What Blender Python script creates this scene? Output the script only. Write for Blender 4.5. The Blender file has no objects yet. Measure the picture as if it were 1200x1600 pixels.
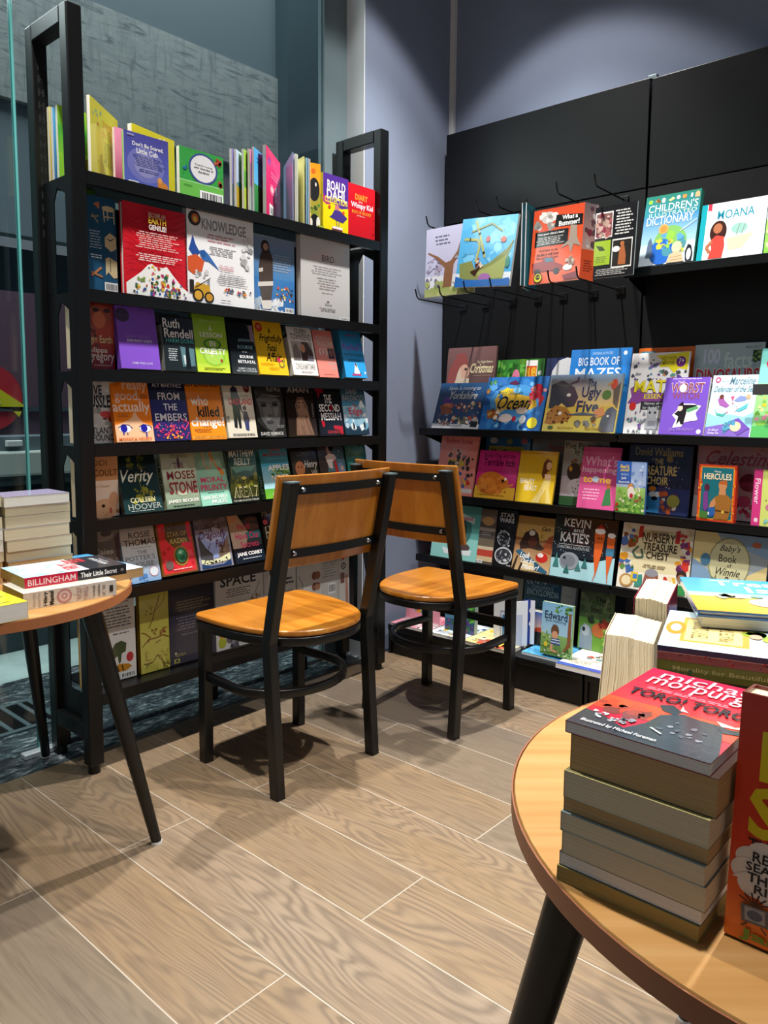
import bpy, bmesh, math, random
from mathutils import Matrix, Vector
S = bpy.context.scene
COL = S.collection
R = math.radians

# ---------------------------------------------------------------- camera
cam_d = bpy.data.cameras.new('camera'); cam = bpy.data.objects.new('camera', cam_d); COL.objects.link(cam)
yaw, pitch, roll = R(48.261), R(5.928), R(0.422)
fw = Vector((math.sin(yaw)*math.cos(pitch), math.cos(yaw)*math.cos(pitch), -math.sin(pitch)))
r0 = Vector((math.cos(yaw), -math.sin(yaw), 0)); u0 = r0.cross(fw)
rt = math.cos(roll)*r0 + math.sin(roll)*u0; up = -math.sin(roll)*r0 + math.cos(roll)*u0
cam.matrix_world = Matrix(((rt.x, up.x, -fw.x, 0), (rt.y, up.y, -fw.y, 0), (rt.z, up.z, -fw.z, 1.06), (0, 0, 0, 1)))
cam_d.sensor_fit = 'VERTICAL'; cam_d.sensor_height = 36.0; cam_d.lens = 1210.6/1600*36
cam_d.shift_y = -(800-762.08)/1600; cam_d.clip_start = 0.02
S.camera = cam

# ---------------------------------------------------------------- world, lights, exposure
S.view_settings.view_transform = 'Standard'; S.view_settings.look = 'None'
S.view_settings.gamma = 1.0; S.view_settings.use_curve_mapping = False
S.view_settings.exposure = -0.05
wd = bpy.data.worlds.new('shop_air'); S.world = wd; wd.use_nodes = True
wd.node_tree.nodes['Background'].inputs[0].default_value = (0.62, 0.68, 0.80, 1)
wd.node_tree.nodes['Background'].inputs[1].default_value = 0.24
def spot(name, x, y, z, e, ang=88, blend=0.22, rad=0.035, col=(1, 0.975, 0.94)):
    l = bpy.data.lights.new(name, 'SPOT'); l.energy = e; l.spot_size = R(ang); l.spot_blend = blend
    l.shadow_soft_size = rad; l.color = col
    o = bpy.data.objects.new(name, l); COL.objects.link(o); o.location = (x, y, z); return o
# recessed downlights: each a wide dim cone and a narrow bright core
for lx, ly, ew, ec in ((2.23, 1.57, 64, 375), (2.05, 0.22, 64, 340), (0.75, 0.20, 34, 230), (0.72, 1.62, 26, 285), (1.95, -1.20, 35, 160)):
    spot('downlight', lx, ly, 3.30, ew, 88, 0.2)
    spot('downlight_core', lx, ly, 3.30, ec, 76, 0.75)
def area(name, loc, rot, sx, sy, e, col=(1, 1, 1)):
    l = bpy.data.lights.new(name, 'AREA'); l.shape = 'RECTANGLE'; l.size = sx; l.size_y = sy; l.energy = e; l.color = col
    o = bpy.data.objects.new(name, l); COL.objects.link(o); o.location = loc; o.rotation_euler = rot; return o
area('mall_fill', (1.6, 3.2, 5.0), (0, 0, 0), 5.0, 1.4, 210, (0.95, 0.98, 1.0))  # unseen area light added to light the view beyond the glass
area('mall_fill', (0.6, 2.95, 2.6), (0, 0, 0), 1.6, 0.5, 26, (0.95, 0.98, 1.0))  # low unseen area light added to brighten the counter and floor outside

# ---------------------------------------------------------------- materials
def srgb(h):
    if len(h) == 3: h = ''.join(c+c for c in h)
    v = [int(h[i:i+2], 16)/255 for i in (0, 2, 4)]
    return tuple(c/12.92 if c <= 0.04045 else ((c+0.055)/1.055)**2.4 for c in v)
def mat(name, col='888', rough=0.5, metal=0.0, spec=0.5, coat=0.0):
    m = bpy.data.materials.new(name); m.use_nodes = True; b = m.node_tree.nodes['Principled BSDF']
    b.inputs['Base Color'].default_value = (*srgb(col), 1); b.inputs['Roughness'].default_value = rough
    b.inputs['Metallic'].default_value = metal; b.inputs['Specular IOR Level'].default_value = spec
    b.inputs['Coat Weight'].default_value = coat
    return m
class NT:
    """tiny node helper"""
    def __init__(s, m): s.t = m.node_tree; s.b = s.t.nodes['Principled BSDF']
    def n(s, typ, **kw):
        n = s.t.nodes.new(typ)
        for k, v in kw.items(): setattr(n, k, v)
        return n
    def l(s, a, b): s.t.links.new(a, b)
    def math(s, op, a, b=None):
        n = s.n('ShaderNodeMath', operation=op)
        for i, v in enumerate((a, b)):
            if v is None: continue
            if isinstance(v, (int, float)): n.inputs[i].default_value = v
            else: s.l(v, n.inputs[i])
        return n.outputs[0]
    def ramp(s, fac, stops):
        n = s.n('ShaderNodeValToRGB'); e = n.color_ramp.elements
        while len(e) < len(stops): e.new(0.5)
        for el, (p, c) in zip(e, stops): el.position = p; el.color = (*srgb(c), 1)
        s.l(fac, n.inputs[0]); return n.outputs[0]
    def coord(s, kind='Object', scale=(1, 1, 1)):
        c = s.n('ShaderNodeTexCoord'); mp = s.n('ShaderNodeMapping'); mp.inputs['Scale'].default_value = scale
        s.l(c.outputs[kind], mp.inputs[0]); return mp.outputs[0]
    def noise(s, vec, scale=5, detail=4, rough=0.5, dist=0.0):
        n = s.n('ShaderNodeTexNoise'); n.inputs['Scale'].default_value = scale; n.inputs['Detail'].default_value = detail
        n.inputs['Roughness'].default_value = rough; n.inputs['Distortion'].default_value = dist
        if vec is not None: s.l(vec, n.inputs['Vector'])
        return n.outputs[0]
    def mix(s, fac, a, b, blend='MIX'):
        n = s.n('ShaderNodeMix', data_type='RGBA', blend_type=blend)
        for i, v in ((0, fac), (6, a), (7, b)):
            if isinstance(v, (int, float)): n.inputs[i].default_value = v
            elif isinstance(v, str): n.inputs[i].default_value = (*srgb(v), 1)
            else: s.l(v, n.inputs[i])
        return n.outputs[2]
    def bump(s, h, strength=0.2, dist=0.002):
        n = s.n('ShaderNodeBump'); n.inputs['Strength'].default_value = strength; n.inputs['Distance'].default_value = dist
        s.l(h, n.inputs['Height']); s.l(n.outputs[0], s.b.inputs['Normal'])

# printed covers: colour of the print is stored per vertex
M_COVER = mat('printed_cover', 'fff', 0.38, spec=0.45); k = NT(M_COVER)
at = k.n('ShaderNodeAttribute', attribute_name='print'); nz = k.noise(k.coord('Object', (60, 60, 60)), 3, 2)
k.l(at.outputs['Color'], k.b.inputs['Base Color']); k.l(k.ramp(nz, [(0.3, '565656'), (0.7, '6c6c6c')]), k.b.inputs['Roughness'])
def pages_mat(name, a, b):
    m = mat(name, a, 0.85, spec=0.15); k = NT(m)
    n1 = k.noise(k.coord('Object', (3, 900, 3)), 1, 2, 0.6); n2 = k.noise(k.coord('Object', (8, 8, 8)), 1, 3)
    c = k.ramp(n1, [(0.3, b), (0.65, a)]); k.l(k.mix(0.22, c, k.ramp(n2, [(0.3, b), (0.7, a)])), k.b.inputs['Base Color'])
    return m
M_PAGES = pages_mat('cream_pages', 'ded3b8', 'c4b694')
M_PAGEW = pages_mat('white_pages', 'f0ede6', 'd4d0c6')
M_PAGET = pages_mat('tan_pages', 'c7a878', 'a98a5e')
M_PAGEG = pages_mat('ochre_pages', 'b39a5c', '94804a')
M_BLACK = mat('black_powder_coat', '08090a', 0.36, spec=0.4); k = NT(M_BLACK); k.bump(k.noise(k.coord('Object', (1, 1, 1)), 900, 2), 0.08, 0.0004)
M_LEG = mat('black_steel', '0a0b0b', 0.34, spec=0.45)
M_CHROME = mat('bright_steel', 'd8d8d8', 0.22, 1.0)
M_GREYMETAL = mat('grey_metal', '6f7f84', 0.45, 0.6)
M_PEG = mat('black_pegboard', '08090a', 0.5, spec=0.3); k = NT(M_PEG)
tc = k.n('ShaderNodeTexCoord'); sp = k.n('ShaderNodeSeparateXYZ'); k.l(tc.outputs['Object'], sp.inputs[0])
fy = k.math('SUBTRACT', k.math('FRACT', k.math('MULTIPLY', sp.outputs['Y'], 40.0)), 0.5)
fz = k.math('SUBTRACT', k.math('FRACT', k.math('MULTIPLY', sp.outputs['Z'], 40.0)), 0.5)
dd = k.math('SQRT', k.math('ADD', k.math('MULTIPLY', fy, fy), k.math('MULTIPLY', fz, fz)))
k.l(k.ramp(dd, [(0.10, '020202'), (0.13, '090a0b')]), k.b.inputs['Base Color'])
# lacquered orange ply of the chairs
M_PLY = mat('orange_plywood', 'c07a22', 0.32, spec=0.5, coat=0.35); k = NT(M_PLY); k.b.inputs['Coat Roughness'].default_value = 0.22
v = k.coord('Object', (26, 3, 26)); n1 = k.noise(v, 1, 4, 0.6, 0.8); n2 = k.noise(k.coord('Object', (160, 8, 160)), 1, 2)
c = k.ramp(n1, [(0.25, '94530e'), (0.5, 'b6711d'), (0.78, 'cd9038')]); k.l(k.mix(k.math('MULTIPLY', n2, 0.22), c, '8a4d10'), k.b.inputs['Base Color'])
M_PLYV = mat('orange_plywood_back', 'b86f20', 0.30, spec=0.5, coat=0.35); k = NT(M_PLYV); k.b.inputs['Coat Roughness'].default_value = 0.2
n1 = k.noise(k.coord('Object', (22, 22, 3)), 1, 4, 0.6, 0.7); n2 = k.noise(k.coord('Object', (140, 140, 7)), 1, 2)
c = k.ramp(n1, [(0.25, '95560f'), (0.5, 'b06c1e'), (0.78, 'c08234')]); k.l(k.mix(k.math('MULTIPLY', n2, 0.2), c, '8a4d10'), k.b.inputs['Base Color'])
# beech laminate of the tables
M_BEECH = mat('beech_laminate', 'd9a868', 0.42, spec=0.4); k = NT(M_BEECH)
def rot_coord(sc):
    c_ = k.n('ShaderNodeTexCoord'); m0 = k.n('ShaderNodeMapping'); m0.inputs['Rotation'].default_value = (0, 0, R(48)); m1 = k.n('ShaderNodeMapping'); m1.inputs['Scale'].default_value = sc
    k.l(c_.outputs['Object'], m0.inputs[0]); k.l(m0.outputs[0], m1.inputs[0]); return m1.outputs[0]
n1 = k.noise(rot_coord((2.2, 42, 4)), 1, 3, 0.55, 0.3); n2 = k.noise(rot_coord((14, 420, 10)), 1, 2)
c = k.ramp(n1, [(0.3, 'a4763f'), (0.5, 'b0834c'), (0.72, 'b98f5b')]); k.l(k.mix(k.math('MULTIPLY', n2, 0.25), c, '9c6e38'), k.b.inputs['Base Color'])
M_EDGE = mat('brown_edge_band', 'a8683f', 0.45)
# wall paint
def paint(name, a, b):
    m = mat(name, a, 0.75, spec=0.25); k = NT(m)
    n = k.noise(k.coord('Object', (2, 2, 2)), 2, 5, 0.6); k.l(k.ramp(n, [(0.3, b), (0.7, a)]), k.b.inputs['Base Color'])
    k.bump(k.noise(k.coord('Object', (1, 1, 1)), 160, 3), 0.12, 0.001); return m
M_WALL = paint('lavender_grey_paint', '858fa5', '808a9f')
M_JAMB = paint('white_paint', 'e6ebee', 'dfe4e8')
M_CEIL = paint('ceiling_paint', '8e9298', '8a8e94')
M_TRIM = mat('trim_white', 'dcdcdc', 0.5)
# wood plank tiles
M_FLOOR = mat('oak_plank_tile', 'b09a84', 0.42, spec=0.35); k = NT(M_FLOOR)
tc = k.n('ShaderNodeTexCoord'); sp = k.n('ShaderNodeSeparateXYZ'); k.l(tc.outputs['Object'], sp.inputs[0]); X, Y = sp.outputs[0], sp.outputs[1]
sx = k.math('MULTIPLY', k.math('SUBTRACT', X, 0.687-2.048), 1/0.2048); ix = k.math('FLOOR', sx); fx = k.math('FRACT', sx)
odd = k.math('MODULO', k.math('ADD', ix, 0), 2)
oy = k.math('MULTIPLY', k.math('SUBTRACT', k.math('SUBTRACT', Y, 0.993-12.0), k.math('MULTIPLY', odd, 0.602)), 1/1.204)
iy = k.math('FLOOR', oy); fyv = k.math('FRACT', oy)
ex = k.math('MULTIPLY', k.math('SUBTRACT', 0.5, k.math('ABSOLUTE', k.math('SUBTRACT', fx, 0.5))), 0.2048)
ey = k.math('MULTIPLY', k.math('SUBTRACT', 0.5, k.math('ABSOLUTE', k.math('SUBTRACT', fyv, 0.5))), 1.204)
grout = k.math('LESS_THAN', k.math('MINIMUM', ex, ey), 0.0013)
pid = k.math('ADD', k.math('MULTIPLY', ix, 3.17), k.math('MULTIPLY', iy, 7.31))
wn = k.n('ShaderNodeTexWhiteNoise', noise_dimensions='1D'); k.l(pid, wn.inputs['W']); rnd = wn.outputs['Value']
cv = k.n('ShaderNodeCombineXYZ'); k.l(k.math('MULTIPLY', X, 6.0), cv.inputs[0]); k.l(k.math('MULTIPLY', Y, 1.0), cv.inputs[1]); k.l(k.math('MULTIPLY', pid, 3.7), cv.inputs[2])
big = k.noise(cv.outputs[0], 1.0, 3, 0.45, 0.25)
rings = k.math('ADD', k.math('MULTIPLY', k.math('SINE', k.math('ADD', k.math('MULTIPLY', big, 190.0), k.math('MULTIPLY', X, 160.0))), 0.5), 0.5)
cf = k.n('ShaderNodeCombineXYZ'); k.l(k.math('MULTIPLY', X, 150.0), cf.inputs[0]); k.l(k.math('MULTIPLY', Y, 6.0), cf.inputs[1]); k.l(pid, cf.inputs[2])
fine = k.noise(cf.outputs[0], 1.0, 3, 0.6)
ck = k.n('ShaderNodeCombineXYZ'); k.l(k.math('MULTIPLY', X, 7.0), ck.inputs[0]); k.l(k.math('MULTIPLY', Y, 3.0), ck.inputs[1]); k.l(pid, ck.inputs[2])
patch = k.noise(ck.outputs[0], 1.0, 2, 0.5)
base = k.ramp(k.math('ADD', k.math('MULTIPLY', rnd, 0.6), k.math('MULTIPLY', patch, 0.4)), [(0.15, '6a5e52'), (0.38, '7a6b58'), (0.58, '836d53'), (0.85, '887764')])
mask = k.ramp(k.math('ADD', k.math('MULTIPLY', patch, 0.8), k.math('MULTIPLY', rnd, 0.2)), [(0.36, '000'), (0.62, 'fff')])
c1 = k.mix(k.math('MULTIPLY', k.math('MULTIPLY', k.math('POWER', rings, 1.6), mask), 0.50), base, '4d4238')
c1 = k.mix(k.math('MULTIPLY', k.math('MULTIPLY', k.ramp(fine, [(0.45, '000'), (0.68, 'fff')]), k.ramp(patch, [(0.3, 'fff'), (0.75, '555')])), 0.55), c1, '4d4035')
vo = k.n('ShaderNodeTexVoronoi', feature='F1'); cvk = k.n('ShaderNodeCombineXYZ'); k.l(k.math('MULTIPLY', X, 3.4), cvk.inputs[0]); k.l(k.math('MULTIPLY', Y, 1.9), cvk.inputs[1]); k.l(pid, cvk.inputs[2]); k.l(cvk.outputs[0], vo.inputs['Vector']); vo.inputs['Scale'].default_value = 1.0
c1 = k.mix(k.math('MULTIPLY', k.ramp(vo.outputs['Distance'], [(0.02, 'fff'), (0.075, '000')]), 0.7), c1, '4c443f')
c1 = k.mix(grout, c1, 'a89e90'); k.l(c1, k.b.inputs['Base Color'])
k.bump(k.math('MULTIPLY', k.math('SUBTRACT', fine, grout), 1.0), 0.12, 0.0008)
# dark speckled stone, pale stone
M_STONE = mat('dark_granite', '2c3438', 0.16, spec=0.5); k = NT(M_STONE)
n1 = k.noise(k.coord('Object', (16, 40, 16)), 1, 5, 0.65, 1.2); n2 = k.noise(k.coord('Object', (3, 3, 3)), 1, 2)
k.l(k.mix(k.math('MULTIPLY', n2, 0.5), k.ramp(n1, [(0.44, '33393c'), (0.56, '5e686c'), (0.66, 'b6bdbf')]), '383e42'), k.b.inputs['Base Color'])
M_PALE = mat('pale_stone', 'a9bab8', 0.25, spec=0.4); k = NT(M_PALE)
k.l(k.ramp(k.noise(k.coord('Object', (3, 3, 3)), 1.5, 5, 0.6), [(0.3, '9fb0ae'), (0.7, 'b9c8c5')]), k.b.inputs['Base Color'])
M_PLASTER = mat('scratched_plaster', '7d8a86', 0.8); k = NT(M_PLASTER)
n1 = k.noise(k.coord('Object', (5, 1, 26)), 1, 6, 0.7, 1.0); n2 = k.noise(k.coord('Object', (26, 1, 4)), 1, 5, 0.7, 0.6)
c = k.mix(k.ramp(n2, [(0.5, '000'), (0.72, 'fff')]), k.ramp(n1, [(0.36, '60676a'), (0.46, '8b9090'), (0.7, '9a9e9c')]), '6f7577'); k.l(c, k.b.inputs['Base Color'])
M_SLATE = mat('blue_grey_panel', '5d6a72', 0.6); M_NAVY = mat('dark_blue_panel', '36474f', 0.55)
M_FRAME = mat('window_frame_grey', '76878d', 0.4, 0.2)
def glass(name, tint, refl=1.0):
    m = bpy.data.materials.new(name); m.use_nodes = True; t = m.node_tree; t.nodes.clear()
    o = t.nodes.new('ShaderNodeOutputMaterial'); tr = t.nodes.new('ShaderNodeBsdfTransparent'); gl = t.nodes.new('ShaderNodeBsdfGlossy')
    mx = t.nodes.new('ShaderNodeMixShader'); lw = t.nodes.new('ShaderNodeLayerWeight'); lw.inputs[0].default_value = 0.5; pw = t.nodes.new('ShaderNodeMath'); pw.operation = 'POWER'; pw.inputs[1].default_value = 5.0; fr = t.nodes.new('ShaderNodeMath'); fr.operation = 'MULTIPLY_ADD'; fr.inputs[1].default_value = 0.95; fr.inputs[2].default_value = 0.04; t.links.new(lw.outputs['Facing'], pw.inputs[0]); t.links.new(pw.outputs[0], fr.inputs[0])
    tr.inputs[0].default_value = (*srgb(tint), 1); gl.inputs['Roughness'].default_value = 0.02; gl.inputs[0].default_value = (refl, refl, refl, 1)
    t.links.new(fr.outputs[0], mx.inputs[0]); t.links.new(tr.outputs[0], mx.inputs[1]); t.links.new(gl.outputs[0], mx.inputs[2]); t.links.new(mx.outputs[0], o.inputs[0])
    return m
M_GLASS = glass('window_glass', 'e6eeed'); M_TEAL = mat('green_glass_edge', '6fc3c0', 0.2, spec=0.6)

# ---------------------------------------------------------------- mesh helpers
class MB:
    def __init__(s): s.v = []; s.f = []; s.c = []
    def add(s, vs, fs, col=None):
        n = len(s.v); s.v += [tuple(p) for p in vs]; s.f += [tuple(i+n for i in f) for f in fs]
        if col is not None: s.c += col if isinstance(col, list) else [col]*len(vs)
        return s
    def box(s, x0, y0, z0, x1, y1, z1, col=None):
        vs = [(x, y, z) for z in (z0, z1) for y in (y0, y1) for x in (x0, x1)]
        return s.add(vs, [(0, 2, 3, 1), (4, 5, 7, 6), (0, 1, 5, 4), (2, 6, 7, 3), (0, 4, 6, 2), (1, 3, 7, 5)], col)
    def prism(s, poly, axis, a, b, col=None):
        """extrude 2-D polygon along an axis ('x','y','z') from a to b"""
        def P(p, t): return {'x': (t, p[0], p[1]), 'y': (p[0], t, p[1]), 'z': (p[0], p[1], t)}[axis]
        n = len(poly); vs = [P(p, a) for p in poly]+[P(p, b) for p in poly]
        fs = [tuple(range(n))[::-1], tuple(range(n, 2*n))]+[(i, (i+1) % n, n+(i+1) % n, n+i) for i in range(n)]
        return s.add(vs, fs, col)
    def tube(s, pts, prof, closed=False, upv=(0, 0, 1)):
        """sweep a 2-D profile along points"""
        pts = [Vector(p) for p in pts]; n = len(pts); m = len(prof); vs = []
        for i, p in enumerate(pts):
            a = pts[(i-1) % n] if (closed or i) else pts[i]; b = pts[(i+1) % n] if (closed or i < n-1) else pts[i]
            t = (b-a).normalized(); u = Vector(upv); 
            if abs(t.dot(u)) > 0.97: u = Vector((0, 1, 0))
            sd = t.cross(u).normalized(); uu = sd.cross(t)
            vs += [p+sd*q[0]+uu*q[1] for q in prof]
        fs = []
        for i in range(n if closed else n-1):
            j = (i+1) % n
            for q in range(m): fs.append((i*m+q, i*m+(q+1) % m, j*m+(q+1) % m, j*m+q))
        if not closed: fs += [tuple(range(m))[::-1], tuple((n-1)*m+q for q in range(m))]
        return s.add(vs, fs)
    def cone(s, a, b, ra, rb, n=20):
        a, b = Vector(a), Vector(b); t = (b-a).normalized(); u = Vector((1, 0, 0)) if abs(t.x) < 0.9 else Vector((0, 1, 0))
        e1 = t.cross(u).normalized(); e2 = t.cross(e1); vs = []
        for p, r in ((a, ra), (b, rb)): vs += [p+r*(math.cos(2*math.pi*i/n)*e1+math.sin(2*math.pi*i/n)*e2) for i in range(n)]
        return s.add(vs, [tuple(range(n))[::-1], tuple(range(n, 2*n))]+[(i, (i+1) % n, n+(i+1) % n, n+i) for i in range(n)])
    def lathe(s, prof, n=64):
        vs = []; m = len(prof)
        for i in range(n):
            a = 2*math.pi*i/n; vs += [(r*math.cos(a), r*math.sin(a), z) for r, z in prof]
        fs = [(i*m+q, ((i+1) % n)*m+q, ((i+1) % n)*m+q+1, i*m+q+1) for i in range(n) for q in range(m-1)]
        fs += [tuple(i*m for i in range(n))[::-1], tuple(i*m+m-1 for i in range(n))]
        return s.add(vs, fs)
    def build(s, name, m, parent=None, bevel=0, seg=2, smooth=False):
        me = bpy.data.meshes.new(name); me.from_pydata(s.v, [], s.f)
        if s.c:
            a = me.attributes.new('print', 'FLOAT_COLOR', 'POINT'); a.data.foreach_set('color', [x for c in s.c for x in (*c, 1.0)])
        bm = bmesh.new(); bm.from_mesh(me)
        if not s.c: bmesh.ops.recalc_face_normals(bm, faces=bm.faces)
        if smooth:
            for f in bm.faces: f.smooth = True
            for e in bm.edges:
                if len(e.link_faces) == 2 and e.calc_face_angle(0) > 0.6: e.smooth = False
        bm.to_mesh(me); bm.free(); me.materials.append(m)
        o = bpy.data.objects.new(name, me); COL.objects.link(o)
        if parent: o.parent = parent
        if bevel:
            b = o.modifiers.new('bevel', 'BEVEL'); b.width = bevel; b.segments = seg; b.limit_method = 'ANGLE'; b.angle_limit = R(40)
        return o
def rect(w, h): return [(-w/2, -h/2), (w/2, -h/2), (w/2, h/2), (-w/2, h/2)]
def rrect(w, h, r, n=3):
    return [(sx*(w/2-r)+r*math.cos(a+i*math.pi/2/n), sy*(h/2-r)+r*math.sin(a+i*math.pi/2/n)) for sx, sy, a in ((1, 1, 0), (-1, 1, math.pi/2), (-1, -1, math.pi), (1, -1, 1.5*math.pi)) for i in range(n+1)]
def circ(r, n=12): return [(r*math.cos(2*math.pi*i/n), r*math.sin(2*math.pi*i/n)) for i in range(n)]
def bx(*a): return MB().box(*a)
def tag(o, label, cat, group=None):
    o['label'] = label; o['category'] = cat
    if group: o['group'] = group
    return o
def thing(name, label, cat, loc=(0, 0, 0), rz=0.0, group=None):
    o = bpy.data.objects.new(name, None); COL.objects.link(o); o.location = loc; o.rotation_euler = (0, 0, rz); o.empty_display_size = 0.05
    return tag(o, label, cat, group)
def struct(name, mb, m, parent=None, **kw):
    o = mb.build(name, m, parent, **kw)
    if parent is None: o['kind'] = 'structure'
    return o

# ---------------------------------------------------------------- the setting
struct('floor', bx(-2.5, -2.5, -0.05, 2.96, 2.18, 0), M_FLOOR)
struct('trim_1', bx(-2.5, 2.18, -0.05, 2.34, 2.285, -0.001), M_STONE)
struct('wall_right', bx(2.904, -2.5, 0, 3.0, 2.2, 3.35), M_WALL)
struct('wall_back', bx(2.339, 2.2, 0, 3.0, 2.34, 3.35), M_WALL)
struct('trim_2', bx(2.334, 2.203, 0, 2.339, 2.34, 3.35), M_JAMB)
struct('trim_3', bx(2.884, 2.178, 0, 2.904, 2.2, 3.35), M_TRIM)
struct('ceiling', bx(-2.5, -2.5, 3.35, 3.0, 2.34, 3.42), M_CEIL)
w1 = struct('window_1', bx(1.012, 2.308, 0.0, 2.21, 2.318, 3.35), M_GLASS)
struct('window_frame', bx(2.21, 2.30, 0, 2.334, 2.335, 3.35), M_FRAME, w1)
struct('glass_channel', bx(1.012, 2.295, 0.0, 2.21, 2.307, 0.012), M_STONE, w1)
for cx in (1.62, 2.06): struct('glass_clamp', bx(cx-0.025, 2.27, 0.0, cx+0.025, 2.307, 0.05), M_BLACK, w1, bevel=0.004)
M_FIT = mat('satin_steel', 'c4cccf', 0.35, 0.4)
w2 = struct('window_2', bx(-2.5, 2.308, 0.0, 1.003, 2.318, 3.35), M_GLASS)
struct('glass_edge', bx(1.003, 2.3065, 0.0, 1.009, 2.3195, 3.35), M_TEAL, w2)
struct('patch_fitting', bx(0.945, 2.272, 0.0, 1.055, 2.304, 0.016), M_FIT, w2, bevel=0.003)
struct('bottom_rail', bx(-2.5, 2.287, 0.0, 0.92, 2.305, 0.012), M_CHROME, w2)
# the mall beyond the glass
struct('floor', bx(-1.5, 2.285, -0.05, 5.2, 2.99, -0.001), M_STONE)
struct('floor', bx(-1.5, 2.99, -0.05, 6.0, 6.2, -0.001), M_PALE)
struct('wall_outside', bx(-1.5, 4.2, 2.62, 3.60, 4.3, 3.26), M_PLASTER)
struct('wall_outside', bx(-1.5, 4.22, 3.26, 3.60, 4.32, 5.2), M_SLATE)
struct('wall_outside', bx(-1.5, 4.24, 1.95, 3.60, 4.34, 2.62), M_SLATE)
struct('wall_outside', bx(3.60, 4.1, -0.05, 4.6, 4.3, 5.2), M_NAVY)
struct('wall_outside', bx(-1.5, 5.9, -0.05, 6.0, 6.0, 2.2), M_NAVY)
dg = thing('floor_grate', 'dark slotted metal floor grate outside the glass behind the left table', 'grate', (0.95, 2.62, 0))
MB().box(-0.35, -0.13, 0, 0.22, -0.11, 0.006).box(-0.35, 0.11, 0, 0.22, 0.13, 0.006).box(-0.35, -0.11, 0, -0.33, 0.11, 0.006).box(0.20, -0.11, 0, 0.22, 0.11, 0.006).build('grate_frame', M_GREYMETAL, dg)
m_ = MB(); b_ = bx(-0.33, -0.11, 0, 0.20, 0.11, 0.002)
for i in range(9): m_.box(-0.30+i*0.058, -0.11, 0.001, -0.285+i*0.058, 0.11, 0.007)
m_.build('grate_bars', M_GREYMETAL, dg); b_.build('grate_pit', M_BLACK, dg)
# ---------------------------------------------------------------- tall black shelf unit in front of the window
su = thing('shelf_unit', 'tall black steel bookshelf with ladder-like end frames standing in front of the window', 'bookshelf', (1.67, 2.16, 0))
ox, oy = 1.67, 2.16
XL0, XL1, XR0, XR1 = 1.029-ox, 1.073-ox, 2.252-ox, 2.297-ox
F0, F1, B0, B1 = 2.036-oy, 2.076-oy, 2.238-oy, 2.28-oy
TOP = 2.105; M_SLOT = mat('slot_shadow', '020202', 0.9)
for xa, xb in ((XL0, XL1), (XR0, XR1)):
    for ya, yb in ((F0, F1), (B0, B1)):
        u = bx(xa, ya, 0.025, xb, yb, TOP).build('upright', M_BLACK, su, bevel=0.004)
        MB().cone(((xa+xb)/2, (ya+yb)/2, 0), ((xa+xb)/2, (ya+yb)/2, 0.026), 0.017, 0.017, 16).build('foot', M_BLACK, u)
        if ya == B0:   # pairs of slots facing the front
            sl = MB()
            for i in range(14):
                z = 1.99-i*0.035
                for dx in (-0.008, 0.004): sl.box((xa+xb)/2+dx, ya-0.0006, z, (xa+xb)/2+dx+0.005, ya, z+0.02)
                sl.box((xa+xb)/2-0.004, ya-0.0005, z+0.008, (xa+xb)/2+0.005, ya, z+0.012)
            sl.build('slot_row', M_SLOT, u)
    bx(xa, F1, TOP-0.045, xb, B0, TOP).build('top_rail', M_BLACK, su, bevel=0.003)
    bx(xa, F1, 0.10, xb, B0, 0.145).build('bottom_rail', M_BLACK, su, bevel=0.003)
SH = [1.688, 1.376, 1.160, 0.950, 0.738, 0.531, 0.232]
TIL = [0, 0, 13, 12, 15, 16, 0]
for zt, ti in zip(SH, TIL):
    lip = 0.034
    s = MB(); s.box(XL1, F0+0.002, zt-lip, XR0, F0+0.006, zt); s.box(XL1, F0+0.006, zt-lip, XR0, F0+0.02, zt-lip+0.003)
    if ti:   # display tier: narrow ledge and sloping back sheet
        s.box(XL1, F0+0.006, zt-0.008, XR0, F0+0.100, zt-0.003)
        a = R(ti); y0, z0 = F0+0.090, zt-0.004; hh = 0.165
        s.prism([(y0, z0), (y0+hh*math.sin(a), z0+hh*math.cos(a)), (y0+hh*math.sin(a)+0.003, z0+hh*math.cos(a)), (y0+0.003, z0)], 'x', XL1+0.112, XR0)
    else:
        s.box(XL1, F0+0.006, zt-0.006, XR0, B1-0.01, zt-0.003)
        if zt < 1.6 and zt > 0.3:
            s.box(XL1, F0+0.115, zt-0.004, XR0, F0+0.118, zt+0.255)
        if zt < 0.3: s.box(XL1, F0+0.135, zt-0.004, XR0, F0+0.138, zt+0.20)
    sh = s.build('shelf', M_BLACK, su)
    for xa, xb in ((XL0+0.018, XL0+0.021), (XR1-0.021, XR1-0.018)):   # end plates with a pointed notch
        pm_ = MB()
        if zt > 0.3: pl = [(F1, zt-0.006), (F1, zt-0.064), (F1+0.012, zt-0.064), (B0-0.085, zt-0.030), (B0-0.062, zt-0.066), (B0, zt-0.066), (B0, zt-0.006)]
        else: pl = [(F1, zt-0.006), (F1, zt-0.11), (B0, zt-0.11), (B0, zt-0.006)]
        if zt < 1.6:
            za = SH[SH.index(zt)-1]-0.066
            pm_.box(xa, B0-0.062, zt-0.005, xb, B0, za)
        pm_.prism(pl, 'x', xa, xb).build('end_plate', M_BLACK, sh)

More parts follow.
